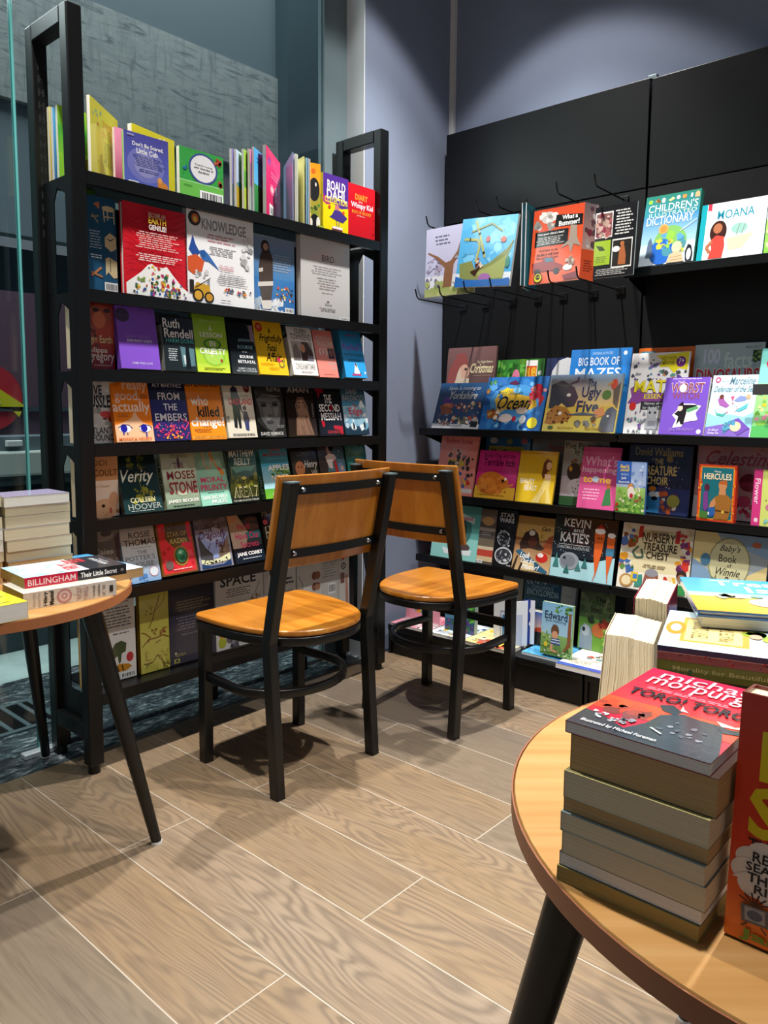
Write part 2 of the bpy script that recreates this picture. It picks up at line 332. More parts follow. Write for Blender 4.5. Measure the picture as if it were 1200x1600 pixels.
# ---------------------------------------------------------------- black wall shelving on the right (two bays)
XP = 2.82
def bay(y0, y1, label, shelves, top, fascia=True):
    t = thing('shelving_bay', label, 'bookshelf', (2.64, (y0+y1)/2, 0), 0, 'wall shelving bays'); cx, cy = 2.64, (y0+y1)/2
    a, b = y0-cy+0.002, y1-cy-0.002
    bx(XP-cx, a, 1.866, XP-cx+0.03, b, top).build('upper_panel', M_BLACK, t, bevel=0.002)
    bx(XP-cx, a, 0.13, XP-cx+0.025, b, 1.862).build('pegboard', M_PEG, t)
    for yy in (a, b-0.03): bx(XP-cx+0.031, yy, 0, XP-cx+0.07, yy+0.03, top-0.01).build('upright', M_BLACK, t)
    m = MB(); m.box(2.47-cx, a, 0.0, 2.475-cx, b, 0.105); m.box(2.456-cx, a, 0.105, XP-cx, b, 0.128); m.box(2.46-cx, a, 0.0, XP-cx, a+0.012, 0.11); m.box(2.46-cx, b-0.012, 0, XP-cx, b, 0.11)
    m.build('base', M_BLACK, t, bevel=0.002)
    for z, xf in shelves:
        s = MB(); s.box(xf-cx, a, z-0.03, xf-cx+0.004, b, z); s.box(xf-cx, a, z-0.005, XP-cx, b, z-0.002)
        sh = s.build('shelf', M_BLACK, t, bevel=0.001)
        for yy in (a+0.004, b-0.007): MB().prism([(xf-cx+0.006, z-0.006), (xf-cx+0.03, z-0.032), (XP-cx-0.002, z-0.075), (XP-cx-0.002, z-0.006)], 'y', yy, yy+0.003).build('bracket', M_BLACK, sh)
    return t
SHG = [(0.971, 2.652), (0.687, 2.652), (0.412, 2.64)]
b1 = bay(1.242, 2.165, 'black wall shelving bay nearest the corner, with hook-hung books above its shelves', SHG, 2.25)
b2 = bay(0.31, 1.238, 'black wall shelving bay at the right edge of the photo with a high shelf', SHG+[(1.550, 2.652)], 2.245)
tag(MB().box(-0.012, -0.004, 0, 0.012, 0.030, 0.014).build('wall_clip', M_GREYMETAL, bevel=0.002), 'small grey metal clip on top of the joint between the shelving bays', 'clip').location = (2.835, 1.225, 2.2455)
# peg hooks
def hook(y, z, L, label):
    t = thing('peg_hook', label, 'hook', (XP-0.002, y, z), 0, 'display hooks on the pegboard')
    MB().tube([(0, 0, 0), (-L, 0, 0.004), (-L-0.012, 0, 0.014), (-L-0.022, 0, 0.042)], circ(0.003, 8), upv=(0, 1, 0)).build('prong', M_LEG, t, smooth=True)
    bx(-0.004, -0.018, -0.014, 0, 0.018, 0.014).build('back_plate', M_LEG, t, bevel=0.001)
HU = 'empty black wire hook above '
for y, z, L, lb in ((2.10, 1.815, 0.19, HU+'the hung book with the tree'), (1.84, 1.835, 0.2, HU+'the hung ship book, left one'), (1.745, 1.835, 0.2, HU+'the hung ship book, right one'), (1.61, 1.80, 0.2, HU+'the gap left of the orange hung book'), (1.475, 1.835, 0.22, HU+'the orange hung book'), (1.325, 1.835, 0.22, HU+'the black hung book with photos'),
                    (2.055, 1.498, 0.31, 'black wire hook under the left edge of the hung tree book'), (1.935, 1.500, 0.31, 'black wire hook under the right half of the hung tree book'), (1.80, 1.502, 0.33, 'black wire hook under the left half of the hung ship book'), (1.68, 1.502, 0.33, 'black wire hook under the right half of the hung ship book'), (1.565, 1.502, 0.33, 'black wire hook at the left edge of the orange hung book'), (1.435, 1.502, 0.33, 'black wire hook under the right half of the orange hung book'), (1.325, 1.504, 0.33, 'black wire hook under the black hung book with photos')):
    hook(y, z, L, lb)

# ---------------------------------------------------------------- chairs
def chair(loc, rz, label):
    t = thing('bistro_chair', label, 'chair', loc, rz, 'plywood bistro chairs')
    L = 0.189; pr = rrect(0.030, 0.034, 0.004)
    zt = 0.455
    # seat: straight front, round back
    ol = []
    for i in range(7): a = i*math.pi/12; ol.append((0.182+0.03*math.sin(a+0), 0.162+0.03*math.cos(a)))
    for i in range(1, 30):
        a = math.pi*i/30; c, s_ = math.cos(a), math.sin(a)
        ol.append((0.212*math.copysign(abs(c)**0.8, c), 0.10-0.315*s_**0.9))
    for i in range(7): a = math.pi/2-i*math.pi/12; ol.append((-0.182-0.03*math.sin(a), 0.162+0.03*math.cos(a)))
    MB().prism(ol, 'z', zt-0.017, zt).build('seat', M_PLY, t, bevel=0.006, seg=3, smooth=False)
    hoop = [(x*0.955, (y-0.0)*0.955+0.002, zt-0.032) for x, y in ol]
    MB().tube(hoop, rrect(0.022, 0.026, 0.005), closed=True).build('seat_ring', M_LEG, t, smooth=True)
    for sx in (-1, 1):
        MB().tube([(sx*(L-0.004), 0.168, 0), (sx*(L-0.004), 0.166, zt-0.02)], pr, upv=(0, 1, 0)).build('leg', M_LEG, t, bevel=0.001)
        p = MB().tube([(sx*L, -0.163, 0), (sx*L, -0.134, 0.428), (sx*L, -0.149, 0.50), (sx*L, -0.226, 0.868)], pr, upv=(0, 1, 0)).build('rear_post', M_LEG, t, bevel=0.001)
        MB().box(sx*L-0.0155, -0.244, 0.866, sx*L+0.0155, -0.209, 0.870).build('end_cap', M_CHROME if False else M_GREYMETAL, p)
    # foot hoop from front leg round inside the rear posts
    pts = [(-L+0.01, 0.168, 0.262)]+[(0.188*math.cos(a), 0.02-0.165*math.sin(a), 0.262) for a in [math.pi-math.pi*i/24 for i in range(25)]]+[(L-0.01, 0.168, 0.262)]
    MB().tube(pts, rrect(0.02, 0.026, 0.006)).build('foot_hoop', M_LEG, t, smooth=True)
    bx(-L, 0.158, 0.295, L, 0.178, 0.322).build('front_stretcher', M_LEG, t, bevel=0.002)
    # back rails (flat bars bowed to the back) and board
    def yz(z): return -0.149-(z-0.50)*0.209
    bow = lambda x: -0.024*(1-(x/0.21)**2)
    for z in (0.845, 0.672):
        n = 12; pts = [(-L+2*L*i/n, yz(z)+0.012+bow(-L+2*L*i/n)+0.004, z) for i in range(n+1)]
        rl = MB().tube(pts, rect(0.005, 0.024)).build('back_rail', M_LEG, t)
        for sx in (-1, 1):
            x = sx*(L-0.045); MB().cone((x, yz(z)+0.013+bow(x), z), (x, yz(z)+0.0085+bow(x), z), 0.007, 0.005, 14).build('screw', M_CHROME, rl, smooth=True)
    m = MB(); nx, nz = 20, 6; vs = []; fs = []
    for side in (0, 1):
        for j in range(nz+1):
            z = 0.632+0.252*j/nz
            for i in range(nx+1):
                x = -0.214+0.428*i/nx; vs.append((x, yz(z)+0.021+bow(x)+(0.013 if side else 0), z))
    W = nx+1; N = W*(nz+1)
    for j in range(nz):
        for i in range(nx):
            a = j*W+i; fs += [(a, a+1, a+1+W, a+W), (N+a, N+a+W, N+a+1+W, N+a+1)]
    for i in range(nx): fs += [(i, N+i, N+i+1, i+1), (nz*W+i, nz*W+i+1, N+nz*W+i+1, N+nz*W+i)]
    for j in range(nz): fs += [(j*W, (j+1)*W, N+(j+1)*W, N+j*W), (j*W+nx, N+j*W+nx, N+(j+1)*W+nx, (j+1)*W+nx)]
    m.add(vs, fs).build('backrest', M_PLYV, t, bevel=0.003)
    return t
chair((1.4985, 1.710, 0), 0, 'orange plywood chair with black frame facing the tall shelf unit, nearer the camera')
chair((2.108, 1.617, 0), R(-90), 'orange plywood chair with black frame facing the wall shelving, in the corner')

# ---------------------------------------------------------------- round tables
def table(loc, r, legs, label, edge):
    t = thing('round_table', label, 'table', loc, 0, 'round beech-topped tables')
    H = 0.635
    MB().lathe([(0.001, H), (r-0.003, H), (r-0.001, H-0.004), (r-0.001, H-0.022), (0.001, H-0.022)], 96).build('tabletop', M_BEECH, t, smooth=True)
    e = MB(); n = 96; vs = []
    for i in range(n):
        a = 2*math.pi*i/n
        vs += [(q*math.cos(a), q*math.sin(a), z) for q, z in ((r-0.0008, H-0.0225), (r+0.001, H-0.0225), (r+0.001, H-0.001), (r-0.0008, H-0.001))]
    e.add(vs, [(i*4+q, ((i+1) % n)*4+q, ((i+1) % n)*4+(q+1) % 4, i*4+(q+1) % 4) for i in range(n) for q in range(4)]).build('edge_band', edge, t, smooth=True)
    for fx_, fy_, tx_, ty_ in legs:
        f = Vector((fx_-loc[0], fy_-loc[1], 0.006)); tp = Vector((tx_-loc[0], ty_-loc[1], H-0.022))
        lg = MB().cone(f, tp, 0.0125, 0.023, 24).build('leg', M_LEG, t, smooth=True)
        MB().cone((f.x, f.y, 0), (f.x, f.y, 0.007), 0.013, 0.013, 16).build('foot_glide', M_TRIM, lg)
    q = r*0.55; bx(-q, -q, H-0.028, q, q, H-0.0222).build('mounting_plate', M_LEG, t)
table((0.685, 1.869, 0), 0.339, [(.97, 1.60, .832, 1.625), (1.0, 2.255, .88, 2.09), (.40, 1.62, .52, 1.68), (.42, 2.15, .53, 2.05)], 'small round beech table with black splayed legs left of the shelf unit', M_EDGE)
table((0.934, 0.112, 0), 0.396, [(.58, .46, .645, .325), (1.288, .435, 1.17, .34), (1.29, -.20, 1.17, -.10), (.56, -.22, .68, -.12)], 'round beech table in the right foreground carrying stacks of books', mat('shaded_brown_edge_band', '8a5537', 0.45))  # edge band here is coloured darker to hold its shade

# ---------------------------------------------------------------- reflection in the left pane, modelled as a solid stand beyond it
ks = thing('reflected_stand', 'reflected dark stand, modelled with pale counter and red and yellow sign behind the left window pane', 'stand', (1.35, 3.45, 0))
bx(-1.2, -0.1, 0.0, 0.45, 0.30, 0.72).build('cabinet', mat('dark_cabinet', '1c2b33', 0.2), ks)
bx(-1.2, -0.14, 0.76, 0.45, 0.32, 0.865).build('counter', mat('pale_counter', 'b9bfba', 0.4), ks, bevel=0.01)
bx(-1.2, -0.12, 0.72, 0.45, 0.31, 0.76).build('plinth', M_NAVY, ks)
bx(-1.2, -0.11, 0.865, 0.45, 0.30, 0.925).build('till_ledge', M_SLATE, ks)
bx(0.01, -0.135, 0.885, 0.075, -0.112, 0.91).build('card_reader', M_TRIM, ks, bevel=0.003)
bx(-1.2, 0.12, 0.925, 0.45, 0.16, 1.56).build('back_panel', mat('plum_panel', '5a4252', 0.6), ks)
MB().cone((0.04, 0.12, 1.09), (0.04, 0.108, 1.09), 0.145, 0.145, 40).build('red_disc', mat('red_sign', 'b02c38', 0.4), ks)
MB().prism([(-0.25, 1.15), (0.05, 1.15), (0.215, 1.04), (0.18, 1.04), (0.165, 1.005), (0.13, 1.04), (-0.25, 1.06)], 'y', 0.098, 0.106).build('yellow_arrow', mat('yellow_sign', 'd0c828', 0.4), ks)
for i, (px_, pz_) in enumerate(((0.07, 1.105), (0.05, 1.075), (0.075, 1.07))): MB().cone((px_, 0.098, pz_), (px_, 0.092, pz_), 0.008, 0.008, 12).build('lamp_stud', M_TRIM, ks)
bx(-1.2, 0.098, 1.03, 0.45, 0.118, 1.05).build('cross_bar', M_NAVY, ks)
# ---------------------------------------------------------------- books
_tc = {}
def text_mesh(s, b):
    key = (s, b)
    if key in _tc: return _tc[key]
    cu = bpy.data.curves.new('lettering', 'FONT'); cu.body = s.lstrip('/'); cu.shear = 0.4 if s[0] == '/' else 0.0; cu.size = 1; cu.resolution_u = 2; cu.offset = b*0.008; cu.space_line = 0.85
    o = bpy.data.objects.new('lettering', cu); COL.objects.link(o)
    ev = o.evaluated_get(bpy.context.evaluated_depsgraph_get()); me = ev.to_mesh()
    vs = [(v.co.x, v.co.y) for v in me.vertices]; fs = [tuple(p.vertices) for p in me.polygons]
    ev.to_mesh_clear(); bpy.data.objects.remove(o); bpy.data.curves.remove(cu)
    xs = [v[0] for v in vs]; ys = [v[1] for v in vs]
    x0, x1, y0, y1 = min(xs), max(xs), min(ys), max(ys)
    _tc[key] = ([((x-x0)/(x1-x0), (y-y0)/max(y1-y0, 1e-6)) for x, y in vs], fs); return _tc[key]
class Art:
    """prints art on a rectangle: O = top-left corner, U to the right, V downwards (0-100 each), N outwards"""
    def __init__(s, mb, O, U, V, N, step=0.00007): s.mb = mb; s.O, s.U, s.V, s.N = map(Vector, (O, U, V, N)); s.k = 0; s.step = step
    def P(s, x, y): return s.O+s.U*(x/100)+s.V*(y/100)+s.N*(s.step*s.k)
    def poly(s, pts, c): s.k += 1; s.mb.add([s.P(*p) for p in pts], [tuple(range(len(pts)))[::-1]], c)
    def draw(s, ops):
        for o in ops:
            q = o[0]
            if q == 'r': _, x0, y0, x1, y1, c = o; s.poly([(x0, y0), (x1, y0), (x1, y1), (x0, y1)], srgb(c))
            elif q == 'g': _, ca, cb, y0, y1 = o; a, b = srgb(ca), srgb(cb); s.poly([(0, y0), (100, y0), (100, y1), (0, y1)], [a, a, b, b])
            elif q == 'e': _, cx, cy, rx, ry, c = o; s.poly([(cx+rx*math.cos(i*math.pi/12), cy+ry*math.sin(i*math.pi/12)) for i in range(24)], srgb(c))
            elif q == 'p': _, c, p = o; s.tri([(p[i], p[i+1]) for i in range(0, len(p), 2)], srgb(c))
            elif q == 'l':
                _, c, w, p = o; p = [(p[i], p[i+1]) for i in range(0, len(p), 2)]; asp = s.U.length/s.V.length
                for (a, b), (d, e) in zip(p, p[1:]):
                    dx, dy = (d-a)*asp, e-b; L = math.hypot(dx, dy) or 1; nx, ny = -dy/L*w/2/asp*asp, dx/L*w/2*asp
                    s.poly([(a+nx, b+ny), (a-nx, b-ny), (d-nx, e-ny), (d+nx, e+ny)][::(1 if True else -1)], srgb(c))
            elif q == 't':
                _, tx, x0, y0, x1, y1, c = o[:7]; b = o[7] if len(o) > 7 else 1
                vs, fs = text_mesh(tx, b); s.k += 1; s.mb.add([s.P(x0+(x1-x0)*u, y1+(y0-y1)*v) for u, v in vs], fs, srgb(c))
            elif q == 'v':   # lettering running down a spine
                _, tx, x0, y0, x1, y1, c = o[:7]; b = o[7] if len(o) > 7 else 1
                vs, fs = text_mesh(tx, b); s.k += 1; s.mb.add([s.P(x0+(x1-x0)*v, y0+(y1-y0)*u) for u, v in vs], fs, srgb(c))
            elif q == 'm':
                _, x0, y0, x1, y1, n, c = o; rg = random.Random(n*7+int(x0)); hh = (y1-y0)/n
                s.k += 1
                for i in range(n):
                    a = x0+rg.uniform(0, .12)*(x1-x0); b = x1-rg.uniform(0, .22)*(x1-x0); y = y0+hh*i
                    while a < b-2:
                        wdt = min(rg.uniform(4, 12), b-a); s.mb.add([s.P(a, y), s.P(a+wdt, y), s.P(a+wdt, y+hh*.45), s.P(a, y+hh*.45)], [(3, 2, 1, 0)], srgb(c)); a += wdt+1.6
            elif q == 'b':
                _, x0, y0, x1, y1, n, sz, cs = o[:8]; rg = random.Random(o[8] if len(o) > 8 else n*13+int(x0+y0)); cs = cs.split()
                s.k += 1; asp = s.U.length/s.V.length
                for i in range(n):
                    cx, cy = rg.uniform(x0, x1), rg.uniform(y0, y1); r = sz*rg.uniform(.5, 1.2); ph = rg.uniform(0, 6); c = srgb(rg.choice(cs)); rr = [r*rg.uniform(.6, 1.2) for _ in range(9)]
                    if i % 6 == 5: s.k += 1
                    pts = [(min(100, max(0, cx+rr[j]*math.cos(ph+j*2*math.pi/9))), min(100, max(0, cy+rr[j]*asp*math.sin(ph+j*2*math.pi/9)))) for j in range(9)]
                    s.mb.add([s.P(*p) for p in pts], [tuple(range(9))], c)
            elif q == 'k':
                _, x0, y0, x1, y1 = o; s.draw([('r', x0, y0, x1, y1, 'f4f4f2')]); rg = random.Random(5); x = x0+(x1-x0)*.1; s.k += 1
                while x < x1-(x1-x0)*.1:
                    wd_ = (x1-x0)*rg.uniform(.02, .06); s.mb.add([s.P(x, y0+(y1-y0)*.15), s.P(x+wd_, y0+(y1-y0)*.15), s.P(x+wd_, y0+(y1-y0)*.8), s.P(x, y0+(y1-y0)*.8)], [(3, 2, 1, 0)], srgb('15151a')); x += wd_+(x1-x0)*rg.uniform(.02, .05)
    def tri(s, pts, c):
        from mathutils.geometry import tessellate_polygon
        s.k += 1; t = tessellate_polygon([[Vector((x, -y, 0)) for x, y in pts]])
        def ccw(f): (x0, y0), (x1, y1), (x2, y2) = (pts[i] for i in f); return f if (x1-x0)*(y2-y0)-(y1-y0)*(x2-x0) < 0 else f[::-1]
        s.mb.add([s.P(*p) for p in pts], [ccw(f) for f in t], c)
def axes(origin, x, z):
    x = Vector(x).normalized(); z = Vector(z); z = (z-x*z.dot(x)).normalized(); y = z.cross(x)
    return Matrix(((x.x, y.x, z.x, origin[0]), (x.y, y.y, z.y, origin[1]), (x.z, y.z, z.z, origin[2]), (0, 0, 0, 1)))
def book(name, label, M, w, h, t, ops, spine=None, sc='222', hard=False, side='L', grp=None, pm=None, back=None):
    """front cover in local -Y (x right, z up), spine on the left or right edge; a cover mesh and a page block"""
    root = bpy.data.objects.new(name, None); COL.objects.link(root); root.matrix_world = M; root.empty_display_size = 0.03
    tag(root, label, 'book', grp)
    bt = 0.0024 if hard else 0.0004; iv = 0.003 if hard else 0.0004; s_ = srgb(sc)
    mb = MB(); a, b = -w/2, w/2
    mb.box(a, 0, 0, b, bt, h, s_); mb.box(a, t-bt, 0, b, t, h, srgb(back) if back else s_)
    sx0, sx1 = (a, a+bt) if side == 'L' else (b-bt, b)
    if side != 'N': mb.box(sx0, bt, 0, sx1, t-bt, h, s_)
    Art(mb, (a, 0, h), (w, 0, 0), (0, 0, -h), (0, -1, 0)).draw(ops)
    if spine:
        if side == 'L': Art(mb, (a, t, h), (0, -t, 0), (0, 0, -h), (-1, 0, 0)).draw(spine)
        else: Art(mb, (b, 0, h), (0, t, 0), (0, 0, -h), (1, 0, 0)).draw(spine)
    mb.build('cover', M_COVER, root)
    x0, x1 = (a+bt, b-iv) if side == 'L' else (a+iv, b-bt)
    bx(x0, bt, iv, x1, t-bt, h-iv).build('page_block', pm or M_PAGES, root)
    return root
GA = 'books displayed on the tall black shelf unit'
GB = 'children\'s books on the black wall shelving'
GC = 'books on the round tables'
def A(name, label, x, w, z, h, ti, ops, y=2.05, t=0.024, yaw=0, rollz=0, **kw):
    z0 = z+t*math.sin(R(max(ti, 0)))
    M = Matrix.Translation((x+w/2, y, z0)) @ Matrix.Rotation(R(yaw), 4, 'Z') @ Matrix.Rotation(-R(ti), 4, 'X') @ Matrix.Rotation(R(rollz), 4, 'Y')
    return book(name, label, M, w, h, t, ops, grp=kw.pop('grp', GA), **kw)
def G(name, label, y, w, z, h, ti, ops, x=2.66, t=0.008, yaw=0, rollz=0, **kw):
    z0 = z+t*math.sin(R(max(ti, 0)))
    M = Matrix.Translation((x, y-w/2, z0)) @ Matrix.Rotation(R(-90+yaw), 4, 'Z') @ Matrix.Rotation(-R(ti), 4, 'X') @ Matrix.Rotation(R(rollz), 4, 'Y')
    return book(name, label, M, w, h, t, ops, grp=kw.pop('grp', GB), **kw)
PB, PX, HB, BB = 'paperback', 'picture_book', 'hardback', 'board_book'

# ---- top of the shelf unit
z = 1.6885
for i, (x, yy, hh, c1, c2, lb, ww) in enumerate(((1.064, 2.222, .205, 'd8cf6a', 'b8963a', 'rearmost yellow board book behind the left end frame on the top shelf', .10), (1.067, 2.206, .20, '5aa6dc', '2f5f86', 'blue board book between yellow and green ones behind the left end frame', .12))):
    A(BB, lb, x, ww, z, hh, 0, [('g', c1, c2, 0, 100)], y=yy, t=.012, sc=c1, side='R', pm=M_PAGEW)
A(BB, 'green board book with a leafy scene behind the left end frame on the top shelf', 1.073, .125, z, .205, 0, [('g', '9ccb3e', '3f9a3c', 0, 30), ('g', '3f9a3c', '6fae3a', 30, 62), ('e', 55, 85, 45, 28, '8cc440'), ('e', 75, 82, 28, 20, '6d5a22'), ('b', 40, 20, 98, 40, 8, 4, '2f6f2c 20441e'), ('b', 10, 60, 40, 98, 7, 6, 'e3dd55 f2ead0 3f8f3c')], y=2.19, t=.012, sc='7db83a', side='R', pm=M_PAGEW)
A(BB, 'bright yellow board book standing angled at the left end of the top shelf', 1.098, .195, z, .205, 0, [('g', 'f3ea4e', 'e6dc3e', 0, 100), ('t', 'SNEEZY\nthe T. REX', 42, 18, 88, 40, 'e8a33c'), ('m', 45, 45, 92, 78, 12, 'b9ae33'), ('b', 8, 8, 40, 30, 5, 3, '7fc0b4 d9833a'), ('k', 78, 80, 98, 97), ('b', 20, 66, 60, 80, 9, 1.6, '8a9a3a')], y=2.055, t=.010, yaw=39, sc='e9df45', side='R', pm=M_PAGEW).location = (1.098+.0975*math.cos(R(39)), 2.055+.0975*math.sin(R(39)), z)
A(BB, 'pink board book edge beside the angled yellow book on the top shelf', 1.205, .06, z, .165, 0, [('g', 'ee8fb6', 'a8405c', 35, 100), ('r', 0, 0, 100, 35, 'ef92b8')], y=2.12, t=.012, sc='d9739c', side='R', pm=M_PAGEW)
A(BB, 'yellow board book peeping out behind the blue bedtime cub book', 1.245, .175, z, .182, 0, [('g', 'e8d637', 'd0b92e', 0, 100), ('b', 5, 4, 90, 30, 7, 4, 'f4efc0 c99d2a')], y=2.12, t=.016, yaw=14, sc='dccb3a', side='R', pm=M_PAGEW)
A(PX, 'blue-violet picture book back cover with a lion cub on the top shelf', 1.201, .143, z, .144, 0, [('g', '4d4b97', '5b68b8', 0, 100), ('e', 48, 58, 42, 34, '7275b6'), ('e', 48, 60, 26, 22, '8d8cbd'), ('t', "Don't Be Scared,", 18, 17, 88, 26, 'f4f2ea', 2), ('t', 'Little Cub', 27, 28, 75, 38, 'f4f2ea', 2), ('m', 18, 42, 92, 64, 7, '474c86'), ('m', 30, 67, 82, 74, 2, '474c86'), ('p', 'c77f3a', [74, 96, 73, 82, 77, 77, 82, 77, 86, 83, 95, 86, 98, 93, 96, 97]), ('e', 79, 81, 5, 5.5, 'd99a55'), ('k', 8, 93, 30, 100), ('r', 6, 4, 22, 8, '8d8cbd')], spine=[('r', 0, 0, 100, 100, '3f63b4'), ('v', "Don't Be Scared", 30, 25, 75, 65, 'dfe6f4')], y=2.062, t=.012, sc='4658a8', side='R', hard=True, pm=M_PAGEW, back='8fbf6a')
A(BB, 'green board book with a white circle in a blue ring on the top shelf', 1.383, .160, z, .146, 0, [('g', '3f9f4c', '3da04a', 0, 66), ('b', 2, 2, 98, 64, 40, 4, '46a854 389647'), ('r', 0, 66, 100, 100, '6dbb52'), ('r', 0, 65, 100, 67, 'a6d89a'), ('e', 53, 35, 33, 31, '46558f'), ('e', 53, 35, 29, 27, 'e3e3e4'), ('t', 'Time for a song', 33, 27, 74, 32, '23252a', 3), ('t', 'with Grandpa at', 31, 33, 76, 38.5, '23252a', 3), ('t', 'the farm!', 41, 40, 66, 45, '23252a', 3), ('b', 80, 8, 96, 18, 9, 4, 'b5443a c45a48'), ('b', 88, 52, 95, 62, 5, 4, 'b5443a'), ('e', 11, 42, 4, 3, '2f6ea8'), ('r', 13.5, 34, 15, 42, '2f6ea8'), ('t', 'autumn', 9, 73, 27, 76, '2d6a30'), ('k', 44, 79, 98, 100)], y=2.064, t=.016, sc='58b85c', side='R', pm=M_PAGEW)
for x, hh, ops, sc, lb in ((1.566, .178, [('g', '8f86c8', '6b6aa8', 0, 60), ('g', '2e4a55', '27404a', 60, 100)], '8f86c8', 'violet board book, first of the fanned row on the top shelf'),
        (1.583, .181, [('g', 'c6d5ef', 'a9c0de', 0, 58), ('r', 0, 56, 100, 100, 'b5962c'), ('e', 30, 58, 26, 6, '3f8fa8'), ('e', 55, 80, 26, 16, '8c7222'), ('e', 55, 80, 18, 11, 'b5962c'), ('m', 25, 10, 90, 22, 3, '6b7890')], 'c6d5ef', 'pale blue board book with mustard lower half in the fanned row'),
        (1.614, .189, [('r', 0, 0, 100, 34, '9bd13f'), ('g', '5fae3c', '4d9a36', 34, 62), ('r', 0, 62, 100, 100, 'a9c23c')], '8fcb46', 'lime green board book in the fanned row on the top shelf'),
        (1.638, .195, [('g', 'e27ab0', 'd06aa0', 0, 22), ('r', 0, 22, 100, 60, '8c5a86'), ('r', 0, 60, 100, 100, '8fa8a4')], 'e59abf', 'thin pink and purple board book in the fanned row'),
        (1.655, .205, [('g', '3fa9e2', '63b7e6', 0, 55), ('g', '3c8f4a', '2f7a45', 55, 100), ('e', 62, 44, 17, 11, '6b5560'), ('e', 58, 39, 5, 4, '2a2028'), ('m', 10, 12, 92, 24, 2, '2f6f9e')], '4aaee4', 'sky blue board book with a small animal on a hill in the fanned row')):
    r_ = A(BB, lb, x, .15, z, hh, 0, ops, t=.008, sc=sc, side='R', pm=M_PAGEW)
    r_.matrix_world = Matrix.Translation((x+.075*math.cos(R(31)), 2.05+.075*math.sin(R(31)), z)) @ Matrix.Rotation(R(31), 4, 'Z')
r_ = A(PX, 'hot pink board book standing angled with a white price label', 1.705, .20, z, .224, 0, [('g', 'e62a6e', 'd6255f', 0, 100), ('e', 40, 55, 14, 8, 'f27ba4'), ('e', 40, 55, 9, 4, 'e9d3c8'), ('p', 'f4e9ee', [60, 48, 72, 44, 76, 54, 66, 60, 74, 66, 62, 68]), ('r', 14, 14, 30, 22, '8d3fa0'), ('l', 'ff6a9a', 2, [20, 4, 96, 36]), ('l', 'ff6a9a', 2, [40, 6, 98, 30]), ('m', 30, 30, 90, 40, 2, 'f58db0'), ('r', 20, 78, 50, 97, 'eceaea'), ('k', 24, 80, 46, 95)], t=.012, sc='e0306c', side='R', pm=M_PAGEW)
r_.matrix_world = Matrix.Translation((1.705+.1*math.cos(R(36)), 2.05+.1*math.sin(R(36)), z)) @ Matrix.Rotation(R(36), 4, 'Z')
# open board book with its leaves fanned out
fb = thing(BB, 'open board book standing with its thick leaves fanned out, orange animal and penguin pages', 'book', (1.915, 2.205, z), 0, GA)
def leaf(x, y, h, ops, edge, th=.0035):
    ex_, ey_ = x-1.915, y-2.205; L = math.hypot(ex_, ey_)
    d = Vector((-ex_/L, -ey_/L, 0)); mb = MB(); n = Vector((0, 0, 1)).cross(d)
    for q in ((0, 0), ): pass
    p = Vector((ex_, ey_, 0)); vs = [p+n*sg*th/2+d*(0 if e else L*.97)+Vector((0, 0, zz)) for zz in (0, h) for e in (1, 0) for sg in (-1, 1)]
    mb.add(vs, [(0, 1, 3, 2), (4, 6, 7, 5), (0, 2, 6, 4), (1, 5, 7, 3), (0, 4, 5, 1), (2, 3, 7, 6)], srgb(edge))
    if ops: Art(mb, p-n*th/2+Vector((0, 0, h)), d*L*.97, (0, 0, -h), -n).draw(ops)
    mb.build('page', M_COVER, fb)
leaf(1.822, 2.05, .228, [('g', 'b79ad0', 'c592b8', 0, 70), ('g', 'c87a8c', 'd08a78', 70, 100), ('b', 4, 6, 96, 96, 40, 6, 'b08ccc c99ac8 d88fa0 c77aa8', 3), ('p', 'd9764a', [10, 98, 14, 60, 12, 34, 22, 18, 32, 24, 34, 50, 46, 64, 44, 98]), ('b', 14, 40, 40, 96, 16, 4, 'c85a3a e08a5a')], '9fb8dc')
for x in (1.832, 1.838, 1.843): leaf(x, 2.05, .226, None, 'd8dccb')
leaf(1.872, 2.05, .226, [('g', 'c9b437', 'a89a30', 0, 55), ('g', '5a4c30', '8a6a30', 55, 100), ('e', 70, 30, 26, 16, '6a6a34'), ('b', 10, 55, 90, 90, 14, 6, '3a3830 7c7a5a cbb03a', 4)], 'd9d28c')
for x in (1.884, 1.893): leaf(x, 2.05, .225, None, '8fb4c8')
leaf(1.900, 2.05, .224, None, 'd7b39a')
mb = MB(); mb.box(.03, -.152, 0, .055, -.146, .01, srgb('aab04a')); mb.build('cover_foot', M_COVER, fb)
A(BB, 'board book with penguin chicks under an orange sky on the top shelf', 1.905, .062, z, .224, 0, [('g', 'e39a22', 'e0b030', 0, 45), ('r', 0, 45, 100, 100, 'a8a03a'), ('e', 60, 40, 34, 18, '2a2a2c'), ('e', 70, 32, 5, 3, 'e8e4da'), ('e', 55, 12, 14, 4, 'd86a2a'), ('b', 6, 60, 96, 82, 12, 12, '4f8a3a 8aa838 3a5a30', 8), ('e', 62, 90, 34, 12, '1f1f22'), ('e', 84, 90, 12, 9, 'e9e6de'), ('e', 40, 91, 9, 7, 'e9e6de'), ('e', 30, 80, 10, 5, 'c9c03e')], y=2.075, t=.005, yaw=-18, sc='8cc4d0', side='L', pm=M_PAGEW)
